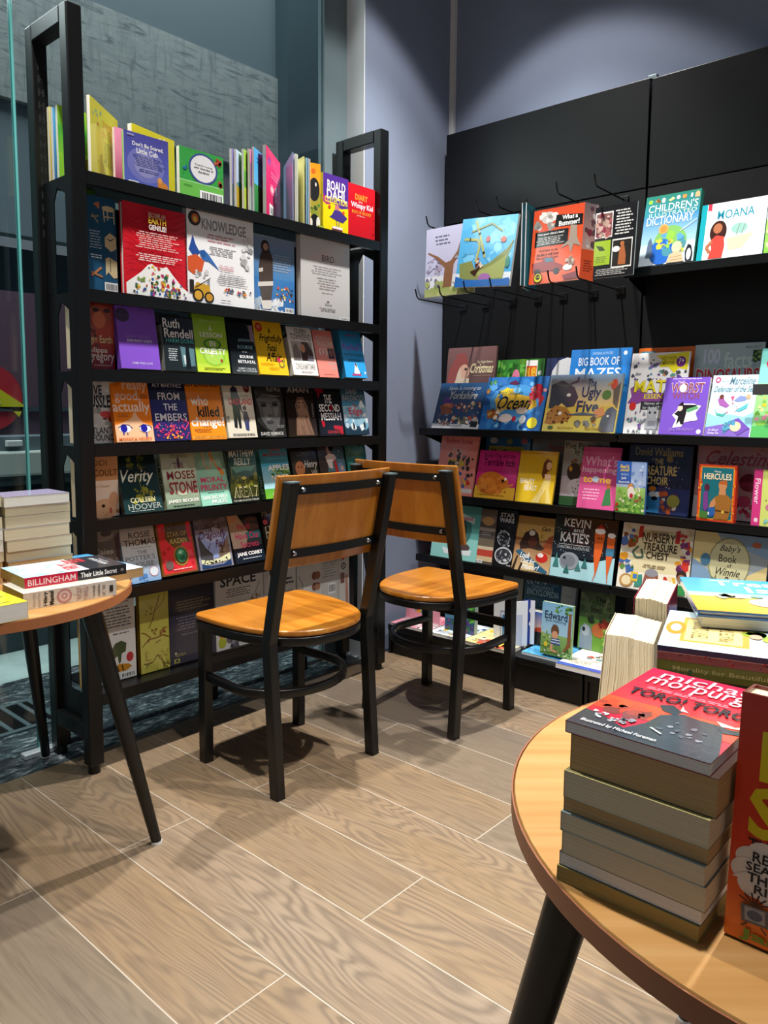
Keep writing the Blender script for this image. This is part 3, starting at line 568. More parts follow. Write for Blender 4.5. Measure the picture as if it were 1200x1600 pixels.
A('boxed_set', 'yellow and purple boxed set with a cartoon reader on the top shelf', 1.975, .127, z, .200, 0, [('r', 0, 0, 100, 100, 'ead51c'), ('p', '53338f', [0, 0, 100, 0, 100, 52, 70, 56, 40, 50, 0, 46]), ('p', 'b03a78', [0, 36, 30, 52, 12, 54, 0, 50]), ('t', 'ROALD', 16, 10, 88, 27, 'f4f1ea', 3), ('t', 'DAHL', 14, 26, 94, 43, 'f4f1ea', 3), ('t', 'COLLECTION', 6, 39, 96, 50, 'f0d63a', 3), ('e', 55, 56, 9, 6, 'c9797a'), ('p', '4a3a86', [44, 60, 68, 60, 96, 70, 78, 80, 52, 78, 24, 74, 34, 70]), ('l', '4a3a86', 2.2, [52, 78, 54, 90]), ('l', '4a3a86', 2.2, [63, 78, 62, 90]), ('r', 36, 89, 76, 94, 'e9e2e2'), ('r', 34, 93, 76, 96, '6a3040'), ('e', 24, 57, 5, 3, 'c8452e'), ('e', 80, 62, 5, 3.4, 'd0552e')], y=2.062, t=.09, sc='ead51c', side='L')
A('boxed_set', 'red boxed set with a white cartoon outline against the right post on the top shelf', 2.104, .145, z, .193, 0, [('g', 'd21f2a', 'c91d28', 0, 100), ('t', 'DIARY', 26, 17, 72, 28, 'f0a03a', 3), ('t', 'of a', 38, 29, 52, 33, 'f2dede', 2), ('t', 'Wimpy Kid', 10, 33, 92, 46, 'eceaf2', 3), ('t', 'BOX OF BOOKS', 14, 48, 86, 54, 'f0a03a', 2), ('t', 'Jeff Kinney', 32, 56, 62, 59, 'f0d0d0', 1), ('b', 82, 20, 99, 96, 7, 2.4, 'b8161f a8141c')], y=2.064, t=.10, sc='c91d28', side='L')

# ---- first row: large hardbacks
z = 1.378
A(HB, 'dark blue hardback with small wooden furniture pictures beside the left post', 1.056, .130, z, .262, 1, [('r', 0, 0, 100, 100, '235374'), ('e', 83, 11, 15, 3, 'd9c79c'), ('l', 'd9c79c', 2.4, [71, 12, 73, 25]), ('l', 'd9c79c', 2.4, [95, 12, 96, 26]), ('l', 'd9c79c', 2.4, [80, 13, 81, 23]), ('l', 'd9c79c', 2.4, [73, 20, 94, 19]), ('p', 'c77a45', [48, 8, 62, 5, 62, 13]), ('l', 'a99a72', 3, [42, 22, 60, 20]), ('l', 'a99a72', 3, [44, 19, 58, 27]), ('p', 'd9c79c', [72, 42, 84, 36, 99, 40, 99, 52, 86, 56, 72, 51]), ('p', '2b3a3e', [72, 42, 85, 45, 99, 40, 85, 43.5]), ('p', 'd9c79c', [72, 64, 80, 62, 99, 66, 99, 83, 90, 84, 78, 78, 72, 82]), ('l', '2b3a3e', 1.5, [83, 64, 83, 78]), ('m', 36, 36, 66, 56, 7, '9fb8c8'), ('m', 36, 61, 66, 66, 2, 'd0dce4'), ('l', 'a9714a', 5, [38, 84, 62, 74]), ('l', 'a9714a', 4, [38, 80, 64, 84]), ('k', 68, 89, 99, 99)], y=2.088, t=.030, sc='1f4c6c', hard=True, side='R', pm=M_PAGEW)
A(HB, 'red hardback with a white volcano full of tiny icons', 1.191, .208, z, .260, 0.6, [('r', 0, 0, 100, 100, 'd0222f')]+[('l', 'c01c2a', .9, sum([[x, y0+5*math.sin(x/9+y0)] for x in range(0, 101, 10)], [])) for y0 in range(6, 92, 6)]+[('t', 'BECOME AN', 37, 8, 64, 13, 'e6b9a8', 2), ('t', 'EARTH', 37, 13, 65, 20, 'd6b23a', 3), ('t', 'GENIUS!', 37, 21, 65, 27, 'f2e6e2', 3), ('m', 14, 30, 88, 49, 8, 'eab9b4'), ('m', 14, 54, 90, 63, 4, 'f6dcd8'), ('p', 'f2f2ee', [0, 100, 0, 88, 14, 80, 24, 74, 34, 66, 40, 64, 46, 67, 58, 67, 64, 65, 72, 72, 82, 80, 90, 86, 100, 91, 100, 100]), ('b', 34, 67, 66, 99, 34, 2.6, '2f6a44 c23a34 d98a3a 2f5f9e 333 7a9a4a c9468a e2b93a', 1), ('b', 14, 80, 88, 98, 46, 2.6, '2f6a44 c23a34 d98a3a 2f5f9e 333 7a9a4a c9468a e2b93a', 2), ('b', 3, 90, 98, 98, 24, 2.4, '2f6a44 c23a34 444 2f5f9e 7a4a8a', 3)], y=2.062, t=.018, sc='b81d29', hard=True, side='R', pm=M_PAGEW)
A(HB, 'white encyclopedia back cover with a blue and orange bird and a steam engine', 1.402, .255, z, .281, 0.6, [('r', 0, 0, 100, 100, 'f0f0f1'), ('e', 11, 10, 9, 8, '3a2f2c'), ('e', 12, 10, 5, 5, 'd9752c'), ('e', 12, 11, 2.6, 3, 'f2c04a'), ('t', 'KNOWLEDGE', 21, 8, 88, 20, '8f9093', 3), ('m', 25, 24, 72, 34, 3, 'c98a90'), ('m', 30, 37, 76, 47, 5, '9a9a9e'), ('p', '2c4f9c', [2, 44, 8, 28, 12, 38, 18, 46, 10, 52]), ('p', 'd2592e', [0, 52, 12, 48, 24, 54, 20, 66, 8, 70, 0, 66]), ('p', '3a6cb0', [16, 44, 24, 42, 30, 46, 46, 62, 30, 54, 22, 54]), ('e', 22, 47, 4, 4, '2a5a9a'), ('b', 10, 66, 30, 74, 8, 3, 'b9b9bb d0d0d2'), ('r', 28, 74, 31, 86, '8a8f94'), ('p', 'c99a2a', [6, 88, 12, 78, 30, 80, 34, 92, 6, 94]), ('e', 14, 92, 8, 7, '1f1d1c'), ('e', 14, 92, 5.5, 5, 'd9a43a'), ('e', 30, 93, 7, 6, '1f1d1c'), ('e', 30, 93, 5, 4.2, 'c9932f'), ('r', 2, 76, 8, 90, '2a2422'), ('l', '33302e', 1, [10, 84, 32, 72]), ('b', 82, 18, 96, 56, 14, 5, 'c6c6c6 a9a9ab 8d8d90 dadada', 9), ('m', 45, 56, 70, 62, 3, 'c98a90'), ('m', 42, 65, 92, 77, 6, '8a8a8e'), ('b', 44, 81, 94, 86, 14, 2.4, 'c23a34 d98a3a 2f5f9e 5a5a5a 7a9a4a', 4), ('m', 46, 94, 66, 96, 1, '6a6a6e')], y=2.058, t=.022, sc='e6e6e8', hard=True, side='R', pm=M_PAGEW)
A(HB, 'blue hardback with a tall figure in a fur coat on the large-book row', 1.664, .180, z, .247, 0.6, [('g', '7c8ea6', '4a86bf', 0, 55), ('g', '3a7bbd', '2f6fb0', 55, 100), ('b', 4, 80, 70, 99, 22, 7, 'd8dee4 a9b9c9 e9ecee', 2), ('m', 44, 22, 94, 46, 7, '9aa9ba'), ('p', '4a3d38', [12, 44, 16, 26, 24, 16, 40, 18, 46, 30, 46, 62, 42, 80, 36, 94, 22, 96, 14, 70]), ('e', 28, 14, 10, 9, '3a2f2c'), ('e', 29, 14, 6, 5, 'b08a74'), ('p', 'd6cfc8', [10, 62, 46, 58, 46, 64, 10, 68]), ('p', 'e2dcd4', [16, 86, 42, 84, 40, 96, 20, 97]), ('p', 'cfc6be', [12, 44, 22, 42, 22, 47, 12, 49]), ('b', 54, 64, 96, 84, 26, 3, 'c9563a e2b93a 3a5a9a f0f0f0 333 8a5a3a', 6), ('r', 5, 98, 90, 99, 'e6e6e6'), ('k', 74, 92, 97, 99)], y=2.068, t=.016, sc='d6d6d6', hard=True, side='R', pm=M_PAGEW)
A(HB, 'plain pale grey hardback with a short black word and small grey lettering', 1.866, .244, z, .282, 0.6, [('g', 'c9c8c6', 'c4c3c2', 0, 100), ('t', 'BIRD', 42, 21, 67, 29, '2e2e30', 1), ('m', 34, 31, 76, 33, 1, '9a9a98'), ('m', 20, 36, 86, 48, 4, '8f8f8d'), ('m', 32, 50, 78, 66, 5, '8f8f8d'), ('m', 40, 68, 66, 70, 1, '8f8f8d'), ('e', 54, 79, 2.5, 1.4, '6a6a6a'), ('t', 'Ibis', 48, 81, 62, 84, '6a7a8a'), ('m', 36, 87, 74, 92, 3, 'a2a2a0'), ('k', 78, 96, 98, 100)], y=2.060, t=.024, sc='bcbbb9', hard=True, side='R', pm=M_PAGEW)
# ---- second row
z = 1.162
def AE(name, label, z, h, ops, **kw): return A(name, label, 1.055, .112, z, h, 1, ops, y=2.083, **kw)
AE(PB, 'dark red paperback with a veiled face half hidden by the left post, second row', z, .196, [('g', '6a2420', 'b8482f', 0, 45), ('g', 'b8482f', '8c1f26', 45, 100), ('e', 62, 22, 30, 14, '9c4a30'), ('e', 60, 30, 18, 12, 'c9704a'), ('e', 52, 16, 9, 3, '3a1512'), ('e', 82, 16, 9, 3, '3a1512'), ('b', 30, 36, 60, 70, 8, 8, '7a3a34 a85a48 5c2a28'), ('t', 'Virgin Earth', 14, 52, 94, 66, 'e8d9a0', 1), ('t', 'philippa', 20, 69, 80, 79, 'f1e4d6', 2), ('t', 'gregory', 30, 79, 98, 92, 'f1e4d6', 2), ('m', 40, 94, 98, 97, 1, 'd9b09a')], sc='7c1f22')
A(PB, 'plain purple paperback with tiny white title lines, second row', 1.168, .128, z, .186, 10, [('r', 0, 0, 100, 100, '8455c9'), ('e', 16, 16, 18, 11, '4a3f5e'), ('l', '6d6480', .8, [0, 16, 32, 17]), ('t', 'DANNY WALLACE', 20, 46, 82, 52, '9a78d2', 1), ('t', 'EVERYBODY HURTS', 22, 53.5, 85, 57.5, 'f3eefb', 2), ('t', 'SOME FIND LOVE', 28, 89, 80, 92.5, 'd9cdf0', 1)], sc='7549b8', t=.022)
A(PB, 'dark teal and black paperback with a lone figure at a window, second row', 1.312, .112, z, .166, 8, [('g', '0e1418', '1b2327', 0, 55), ('r', 0, 55, 100, 100, '20292c'), ('p', '5a7f86', [52, 55, 96, 58, 96, 90, 56, 92]), ('p', 'c9d8da', [60, 70, 78, 74, 78, 88, 62, 88]), ('p', '10181b', [68, 62, 74, 58, 80, 62, 82, 96, 66, 96]), ('e', 74, 58, 6, 5, '10181b'), ('t', 'Ruth', 4, 5, 56, 22, 'f0f0ee', 2), ('t', 'Rendell', 6, 23, 96, 40, 'f0f0ee', 2), ('t', 'HARM DONE', 10, 41, 97, 49, '57c0bf', 2), ('m', 12, 60, 44, 84, 6, 'b9c4c6')], spine=[('r', 0, 0, 100, 100, '7c7d7c'), ('r', 0, 0, 100, 16, '1a1c1e'), ('v', 'HARM DONE', 30, 30, 70, 80, '4a4a4a')], sc='15191b', t=.030)
A(PB, 'lime green paperback with a dewdrop ring and white capitals, second row', 1.427, .124, z, .194, 10, [('g', '7fae2c', '9cc63a', 0, 30), ('g', '9cc63a', 'a8cf3a', 30, 86), ('g', 'b5d64a', 'd3df3c', 86, 100), ('e', 55, 72, 34, 18, '8fc03a'), ('e', 55, 72, 28, 15, 'a9d25a'), ('p', 'e9f2c9', [42, 68, 50, 64, 50, 74]), ('e', 76, 80, 4, 3, '9c4a2a'), ('e', 53, 53, 27, 8.5, '2f7a34'), ('e', 53, 53, 22, 6.5, '8fbf3c'), ('t', 'A', 47, 22, 56, 32, 'f2f6e6', 1), ('t', 'LESSON', 18, 34, 86, 42, 'f2f6e6', 2), ('t', 'IN', 45, 48, 62, 57, 'f2f6e6', 3), ('t', 'CRUELTY', 12, 60, 92, 70, 'f2f6e6', 3), ('m', 16, 14, 86, 20, 2, 'b9d27a'), ('m', 16, 92, 92, 97, 2, '8a9a2a')], sc='7fae2c', t=.02)
A(PB, 'black thriller paperback with a tower of small white capitals, second row', 1.560, .106, z, .196, 10, [('g', '0c1116', '1c2329', 0, 100), ('p', '6c5f6e', [72, 14, 100, 30, 100, 52, 88, 40, 84, 30]), ('r', 82, 16, 96, 44, '8d7a86'), ('t', 'JASON', 34, 40, 78, 46, '8fb8c4', 1), ('t', 'BOURNE', 30, 51, 88, 57, '7fb0c0', 1), ('t', 'IN THE', 46, 61, 64, 63.5, 'b9c4c9', 1), ('t', 'BOURNE', 34, 68, 86, 73, 'eef0f0', 2), ('t', 'BETRAYAL', 26, 76, 94, 81.5, 'eef0f0', 2), ('t', 'ROBERT LUDLUM &', 24, 89, 92, 92, 'c9cfd2', 1), ('t', 'ERIC VAN LUSTBADER', 18, 93, 96, 96, 'c9cfd2', 1)], sc='14191e', t=.016)
A(PB, 'mustard yellow paperback with looping black handwritten title, second row', 1.674, .127, z, .192, 15, [('r', 0, 0, 100, 100, 'eabb23'), ('e', 21, 14, 12, 8.5, 'd2432a'), ('m', 14, 11, 28, 17, 3, 'f0c9a0'), ('t', 'A', 50, 14, 62, 24, '2a1c12', 1), ('t', '/Frightfully', 16, 26, 98, 43, '2a1c12', 2), ('t', '/Fatal', 38, 44, 74, 57, '2a1c12', 2), ('t', '/Affair', 28, 59, 84, 76, '2a1c12', 2), ('t', 'HANNAH', 8, 78, 52, 84, 'c99016', 2), ('t', 'HENDY', 34, 86, 70, 92, 'c99016', 2), ('e', 72, 72, 6, 5, 'c8304a'), ('e', 80, 80, 10, 7, '8a6a3a'), ('e', 80, 80, 6, 4, 'eabb23'), ('b', 66, 68, 92, 88, 7, 3, 'd94a62 7a9a3a 7a4a2a')], sc='e0ae1c', t=.02)
A(PB, 'white paperback with a cloaked woman photograph, second row', 1.823, .118, z, .176, 15, [('r', 0, 0, 100, 100, 'e9e6df'), ('t', 'EILEEN', 32, 3, 78, 13, '4a4648', 1), ('t', 'TOWNSEND', 12, 14, 94, 27, '3a3638', 1), ('r', 10, 30, 92, 70, 'a9a7a2'), ('p', '1d1c20', [44, 70, 44, 44, 54, 30, 76, 30, 92, 50, 92, 70]), ('e', 54, 44, 9, 9, 'c98a6a'), ('p', '6c7080', [66, 70, 70, 58, 92, 60, 92, 70]), ('p', '6d6a66', [10, 70, 16, 40, 30, 34, 40, 50, 40, 70]), ('t', 'DREAMTIME', 14, 76, 92, 88, 'a9a9a9', 1), ('m', 30, 92, 88, 97, 2, 'a8a6a4')], spine=[('r', 0, 0, 100, 100, 'd9d3c4'), ('r', 0, 0, 100, 22, '1f2a24'), ('e', 60, 12, 24, 5, '3f6a4a')], sc='d9d3c4', t=.034)
A(PB, 'salmon pink paperback with a small inset picture, second row', 1.947, .098, z, .178, 15, [('r', 0, 0, 100, 100, 'e8897c'), ('t', 'JOANNA', 12, 12, 90, 22, 'd9d0cc', 1), ('t', 'TROLLOPE', 12, 24, 96, 34, 'd9d0cc', 1), ('t', '(1)', 20, 38, 62, 54, 'f0e4de', 2), ('r', 64, 38, 96, 60, '3a2020'), ('e', 80, 48, 10, 7, '8c3a30'), ('t', 'Brother', 60, 66, 98, 74, 'b9b0b0', 1), ('t', 'Girl', 70, 76, 94, 85, 'b9b0b0', 1), ('m', 20, 93, 94, 97, 1, 'c9766c')], sc='c97268', t=.02)
A(PB, 'bright blue paperback with purple title lettering at the end of the second row', 2.082, .116, z, .196, 14, [('g', '2b7fa8', '2f9be0', 0, 40), ('r', 0, 40, 100, 100, '36a5ea'), ('t', 'MARIAN', 30, 13, 84, 18, '8a3a6a', 1), ('t', "Rachel's", 6, 33, 98, 46, '8455b8', 2), ('t', 'marian keyes', 8, 50, 98, 59, '2a6f96', 2), ('m', 16, 64, 92, 70, 2, '1f5f8a'), ('p', 'f0f3f6', [40, 92, 48, 78, 60, 78, 70, 92]), ('e', 54, 76, 6, 5, 'efe9e2'), ('p', '2a2428', [50, 74, 54, 70, 58, 74, 56, 80]), ('l', '2a2428', 2.4, [36, 90, 46, 95, 62, 95, 74, 89]), ('r', 30, 93, 72, 96, 'c94a7a'), ('e', 92, 90, 3, 3, 'e9f2f6')], spine=[('g', '2b7fa8', '43aee6', 0, 100), ('v', "Rachel's", 26, 50, 78, 84, '5a4a9a', 2)], sc='d9477f', back='d9477f', t=.036)
for x, w, hh, c, lb in ((1.828, .115, .19, '5a1f22', 'dark maroon book edge behind the white photograph paperback'), (1.945, .10, .176, 'b9b6b2', 'pale grey book top showing behind the salmon pink paperback'), (1.312, .11, .186, '8e8b88', 'light grey book back showing above the lone-figure paperback')):
    A(PB, lb, x, w, z, hh, 13, [('r', 0, 0, 100, 100, c)], y=2.100, t=.012, sc=c)

for zr, hh, c, lb in ((1.162, .188, '8a4a3a', 'cream-edged paperback behind the dark red veiled-face book at the left post'), (.951, .184, '6a8aa0', 'cream-edged paperback behind the white thriller with heavy capitals at the left post'), (.738, .186, 'b08a5a', 'cream-edged paperback behind the baby-face book at the left post'), (.530, .178, '5a5048', 'cream-edged paperback behind the brown sepia book at the left post')):
    A(PB, lb, 1.056, .108, zr, hh, 1, [('r', 0, 0, 100, 100, c)], y=2.114, t=.034, sc=c, side='R')

# ---- third row
z = .951
AE(PB, 'white and grey thriller paperback with heavy black capitals beside the left post', z, .184, [('g', 'b9b6b0', 'd8d6d2', 0, 100), ('b', 4, 4, 98, 80, 26, 9, 'a8a49e c8c5c0 8f8c88 dedbd6', 3), ('t', 'CLIVE', 10, 10, 62, 25, '17171a', 3), ('t', 'CUSSLER', 14, 25, 98, 45, '17171a', 3), ('b', 55, 46, 96, 64, 9, 8, 'a8302a c9473a 7a2a26 e0d0c8', 5), ('e', 70, 55, 16, 5, 'c2403a'), ('t', 'ATLANTIS', 20, 75, 98, 85, '232327', 1), ('t', 'FOUND', 34, 86, 92, 96, '232327', 1)], sc='cfccc6', t=.026, spine=[('r', 0, 0, 100, 100, 'dedbd6'), ('v', 'CLIVE CUSSLER', 14, 4, 86, 40, '1c1c1e', 3), ('b', 10, 40, 90, 52, 6, 22, 'a8402e 4a4a48 8a2a24'), ('v', 'ATLANTIS FOUND', 22, 54, 78, 90, '2a2a2c', 1)])
A(PB, 'orange paperback with two crying cartoon eyes, third row', 1.148, .122, z, .190, 12, [('r', 0, 0, 100, 100, 'f0811c'), ('p', 'f2bd94', [0, 100, 0, 74, 20, 70, 36, 66, 46, 62, 56, 52, 62, 60, 74, 70, 100, 76, 100, 100]), ('t', 'really', 32, 3, 97, 23, 'f0c9b0', 2), ('t', 'good,', 8, 20, 76, 40, 'f0c9b0', 2), ('t', 'actually', 0, 37, 98, 58, 'f6dccb', 2), ('m', 8, 5, 28, 14, 3, '9c4a10'), ('m', 74, 26, 96, 34, 3, '9c4a10'), ('m', 10, 56, 42, 62, 3, '9c5a20'), ('e', 25, 79, 16, 6.5, 'f5f3f2'), ('e', 22, 79, 9, 6.2, '24249a'), ('l', '1a1a66', 2, [8, 78, 20, 73, 36, 74, 44, 79]), ('l', '24249a', 3, [20, 84, 20, 89]), ('l', '1a1a2a', 2, [30, 85, 30, 89]), ('e', 78, 79, 15, 6.5, 'f5f3f2'), ('e', 75, 79, 9, 6.2, '24249a'), ('l', '1a1a66', 2, [62, 77, 74, 73, 90, 75, 96, 79]), ('l', '24249a', 3, [80, 85, 80, 93]), ('t', 'MONICA HEISEY', 6, 93, 94, 98, 'd9702c', 2)], sc='e0741a', t=.016)
A(PB, 'navy paperback with pink and orange sparks below white serif capitals', 1.272, .126, z, .190, 12, [('r', 0, 0, 100, 100, '2a2a66'), ('r', 0, 0, 100, 34, '1d1f3a'), ('m', 18, 4, 88, 6, 1, '6a6a86'), ('t', 'ALY MARTINEZ', 10, 7, 92, 13.5, 'c9ccd6', 1), ('m', 34, 17, 80, 18.5, 1, '5a5a7a'), ('t', 'FROM', 22, 22, 82, 34, 'eceaf0', 1), ('t', 'THE', 34, 40, 72, 51, 'eceaf0', 1), ('t', 'EMBERS', 8, 56, 96, 68, 'eceaf0', 1), ('b', 4, 72, 96, 96, 60, 3.4, 'd93a6a c9356e a82a7a e05a4a 6a2a86', 7), ('b', 30, 84, 76, 97, 22, 2.8, 'f0a03a f2c04a e0603a', 8), ('b', 44, 64, 98, 82, 18, 2.2, 'c9356e e0607a', 9), ('l', 'd9406e', 2, [86, 66, 98, 72, 84, 84]), ('b', 4, 66, 96, 84, 30, .6, 'f2d06a ffffff', 11)], spine=[('r', 0, 0, 100, 100, '2a2f8a'), ('v', 'FROM THE EMBERS', 30, 20, 74, 90, 'c9cce6')], sc='24286a', t=.018)
A(PB, 'orange business paperback with bold black and white title words, third row', 1.402, .132, z, .192, 13, [('r', 0, 0, 100, 100, 'f08a1c'), ('t', 'KEN BLANCHARD', 0, 3, 97, 11, '2a1a10', 3), ('m', 30, 14, 98, 18, 2, 'd9a25a'), ('t', 'who', 10, 26, 60, 43, 'f6e2cf', 3), ('t', 'killed', 26, 44, 88, 62, '1c1512', 3), ('t', 'change?', 4, 62, 100, 82, 'f6ece2', 3), ('m', 36, 78, 62, 80, 1, '6a3a10'), ('m', 10, 82, 60, 89, 3, '8a4a10'), ('r', 2, 94, 98, 98, 'f2a040'), ('t', 'JOHN BRITT   JUDD HOEKSTRA', 8, 94, 96, 98, '3a2010', 1)], sc='e07d18', t=.014)
A(PB, 'cream paperback with a man and child walking hand in hand, third row', 1.542, .118, z, .190, 12, [('r', 0, 0, 100, 100, 'd9d2bf'), ('e', 38, 6, 6, 4.5, '5a4a42'), ('p', '2b2c3c', [26, 14, 36, 9, 48, 12, 52, 26, 50, 44, 24, 44]), ('p', '1d1e28', [26, 44, 50, 44, 50, 62, 48, 84, 40, 84, 38, 62, 34, 84, 24, 82]), ('l', '2b2c3c', 6, [50, 26, 54, 50]), ('e', 67, 48, 6, 4.5, '4a3a38'), ('p', '4a4a58', [60, 54, 74, 54, 80, 72, 58, 72]), ('p', '3a3f6a', [60, 72, 76, 72, 74, 88, 66, 88, 62, 86]), ('l', '4a4a58', 4, [60, 56, 52, 50]), ('e', 82, 12, 11, 8.5, '6a2026'), ('m', 75, 8, 89, 15, 3, 'c9a0a0'), ('t', 'DADLAND', 16, 31, 97, 42, 'cf2b34', 3), ('m', 56, 24, 92, 29, 2, 'a9905a'), ('m', 14, 93, 92, 98, 2, '6a6a6a'), ('r', 2, 62, 10, 72, '8a8a88')], spine=[('r', 0, 0, 100, 100, 'cfc5ae'), ('v', 'DADLAND', 24, 6, 76, 80, 'b02a34', 3)], sc='cfc5ae', t=.030)
A(PB, 'dark grey paperback with a close-up black and white face, third row', 1.666, .122, z, .188, 9, [('r', 0, 0, 100, 100, '2a2a2a'), ('t', 'KING', 44, 3, 92, 16, '8f8d80', 1), ('p', '565655', [4, 30, 30, 20, 70, 22, 90, 36, 86, 60, 76, 80, 56, 90, 34, 84, 14, 64]), ('p', '6a6a68', [22, 46, 44, 38, 58, 50, 54, 62, 40, 74, 28, 64]), ('p', '727270', [60, 46, 80, 44, 78, 58, 64, 62]), ('e', 28, 42, 10, 2.6, '222222'), ('e', 68, 40, 10, 2.6, '222222'), ('l', '1a1a1a', 2.2, [18, 37, 38, 38]), ('l', '1a1a1a', 2.2, [58, 36, 80, 35]), ('p', '4a4a4a', [40, 58, 52, 58, 54, 63, 40, 63]), ('e', 46, 72, 14, 3, '3c3a3a'), ('m', 50, 24, 96, 27, 1, '9a9888'), ('m', 70, 78, 96, 84, 3, '8a8a88'), ('p', '141414', [0, 70, 20, 82, 40, 92, 40, 100, 0, 100]), ('t', 'DAVID REMNICK', 8, 90, 90, 96, 'dcdcd6', 1), ('m', 22, 97, 70, 98.5, 1, '9a9a98')], sc='1e1e1e', t=.026)
A(PB, 'dark brown paperback with a veiled woman wrapped in pleated cloth, third row', 1.803, .134, z, .186, 10, [('g', '1a1615', '2b201b', 0, 100), ('t', 'AMAN', 8, 5, 84, 16, 'a39a90', 1), ('p', '6d5244', [30, 40, 42, 24, 62, 24, 76, 44, 72, 60, 34, 62]), ('p', '8c6c58', [34, 50, 54, 40, 74, 50, 78, 66, 66, 60, 44, 62]), ('e', 52, 36, 12, 6, '94705c'), ('e', 46, 35, 3, 1.4, '1a1210'), ('e', 59, 35, 3, 1.4, '1a1210'), ('p', '7c5f4e', [24, 98, 30, 64, 52, 58, 74, 64, 88, 98]), ('l', '9c7c66', 1.6, [36, 66, 40, 96]), ('l', '5a4236', 1.6, [44, 64, 52, 96]), ('l', '9c7c66', 1.6, [54, 62, 64, 96]), ('l', '5a4236', 1.6, [62, 62, 76, 96]), ('l', 'a9876e', 1.4, [40, 62, 50, 80]), ('v', 'NURUDDIN', 88, 36, 94, 62, '8a7f76')], sc='1d1816', t=.024)
A(PB, 'black paperback with a red cross and stacked distressed white title', 1.950, .126, z, .188, 11, [('r', 0, 0, 100, 100, '18181a'), ('p', '8c1720', [10, 0, 22, 0, 20, 8, 34, 8, 32, 16, 18, 16, 12, 28, 6, 14, 0, 12, 0, 4, 8, 4]), ('m', 26, 4, 88, 7, 1, '8a8a8a'), ('t', 'THE', 32, 19, 62, 36, 'ecebe8', 2), ('t', 'SECOND', 8, 38, 92, 53, 'ecebe8', 2), ('e', 57, 45, 8, 6, '7c161c'), ('t', 'MESSIAH', 12, 55, 93, 70, 'ecebe8', 2), ('p', 'b01c28', [10, 70, 22, 72, 24, 80, 14, 84]), ('p', 'b8202c', [58, 80, 94, 82, 94, 98, 84, 98, 82, 90, 58, 87]), ('t', 'GLENN MEADE', 30, 90, 82, 96, 'c23a3a', 1)], sc='141416', t=.022)
A(PB, 'blue sky paperback with tiny running figures and a red title word', 2.082, .130, z, .184, 11, [('g', '31485a', '4c8fb0', 0, 40), ('g', '9cc6d8', '79aec8', 40, 82), ('r', 0, 88, 100, 100, '1f3a4a'), ('b', 2, 36, 98, 84, 24, 10, 'c9dfe8 8fbdd2 6ea9c4 e2eef2', 2), ('t', 'DAVID', 22, 4, 66, 15, 'a9b4b8', 2), ('t', 'BALDACCI', 4, 17, 92, 29, 'a9b4b8', 2), ('t', 'The', 40, 35, 60, 43, 'c2404e', 1), ('t', 'Edge', 24, 43, 80, 62, 'd23848', 2), ('m', 38, 64, 72, 68, 2, '3a6a86'), ('p', '16242c', [34, 76, 38, 74, 41, 80, 40, 93, 37, 86, 33, 93]), ('p', '16242c', [80, 74, 84, 72, 87, 78, 86, 90, 82, 84, 78, 90]), ('e', 10, 80, 10, 7, '4a6a8a'), ('e', 10, 80, 8, 5.6, 'b9ccd6')], sc='28485c', t=.022)

# ---- fourth row
z = .738
AE(PB, 'cream and tan paperback with a sleeping baby face beside the left post', z, .188, [('g', 'b98052', 'c48c5e', 0, 44), ('g', 'e9d2bd', 'eedccb', 44, 100), ('t', 'JODI', 20, 12, 70, 24, '6a4228', 1), ('t', 'PICOULT', 18, 27, 98, 37, '5a3a26', 1), ('t', "My Sister's Keeper", 10, 50, 76, 56, 'a9805e', 1), ('e', 60, 88, 36, 16, 'e2b089'), ('e', 86, 74, 14, 12, 'd9a27c'), ('e', 56, 83, 5, 2.6, '2a1c18'), ('e', 76, 91, 4, 5, 'c25a4a'), ('b', 40, 92, 98, 100, 6, 5, 'c98a66 d9a27c b97850')], sc='b07a4c', t=.028)
A(PB, 'black green paperback with a yellow swirl behind white handwriting, fourth row', 1.168, .128, z, .194, 18, [('g', '11201f', '1f3a3c', 0, 100), ('b', 28, 8, 72, 30, 26, 5, '4a4c22 6a6a2a 38401f', 2), ('b', 26, 62, 82, 84, 34, 5, '8a8a2e a8a43c 6f7226 4a5424', 3), ('l', '8f8f38', 1.4, [46, 36, 52, 62]), ('l', '8f8f38', 1.4, [58, 58, 40, 76]), ('t', '/Verity', 6, 32, 90, 58, 'dcdcc8', 1), ('t', 'COLLEEN', 18, 76, 82, 84, 'd9d3a4', 2), ('t', 'HOOVER', 10, 86, 96, 95, '9aa39c', 2), ('m', 14, 96.5, 90, 98.5, 1, 'c0c4c0')], sc='142624', t=.02)
A(PB, 'pale green paperback with large dark red capitals over a circle', 1.308, .122, z, .188, 13, [('g', '9aa084', 'b9c2a6', 0, 40), ('g', 'c2ceb4', '6f8a72', 40, 100), ('l', '55584a', .8, [10, 0, 20, 8, 40, 4, 52, 14, 48, 40]), ('l', '55584a', .8, [98, 4, 80, 8, 62, 2]), ('e', 52, 50, 40, 30, '9fa991'), ('e', 52, 50, 38, 28.5, 'b9c5ab'), ('m', 24, 8, 80, 17, 3, '75786a'), ('t', 'THE', 34, 24, 64, 33, '6a1f22', 2), ('t', 'MOSES', 12, 38, 94, 52, '7a1f26', 2), ('t', 'STONE', 14, 56, 96, 76, '8a2028', 3), ('p', '4a1a1c', [46, 20, 50, 14, 54, 20, 52, 34, 48, 34]), ('t', 'JAMES BECKER', 4, 85, 97, 92, 'f0f2ea', 3), ('m', 12, 95, 94, 98, 1, '2f3a30')], spine=[('r', 0, 0, 100, 100, '8c917a'), ('v', 'THE MOSES STONE', 26, 12, 76, 86, '2a1a1a', 3)], sc='8c917a', t=.030)
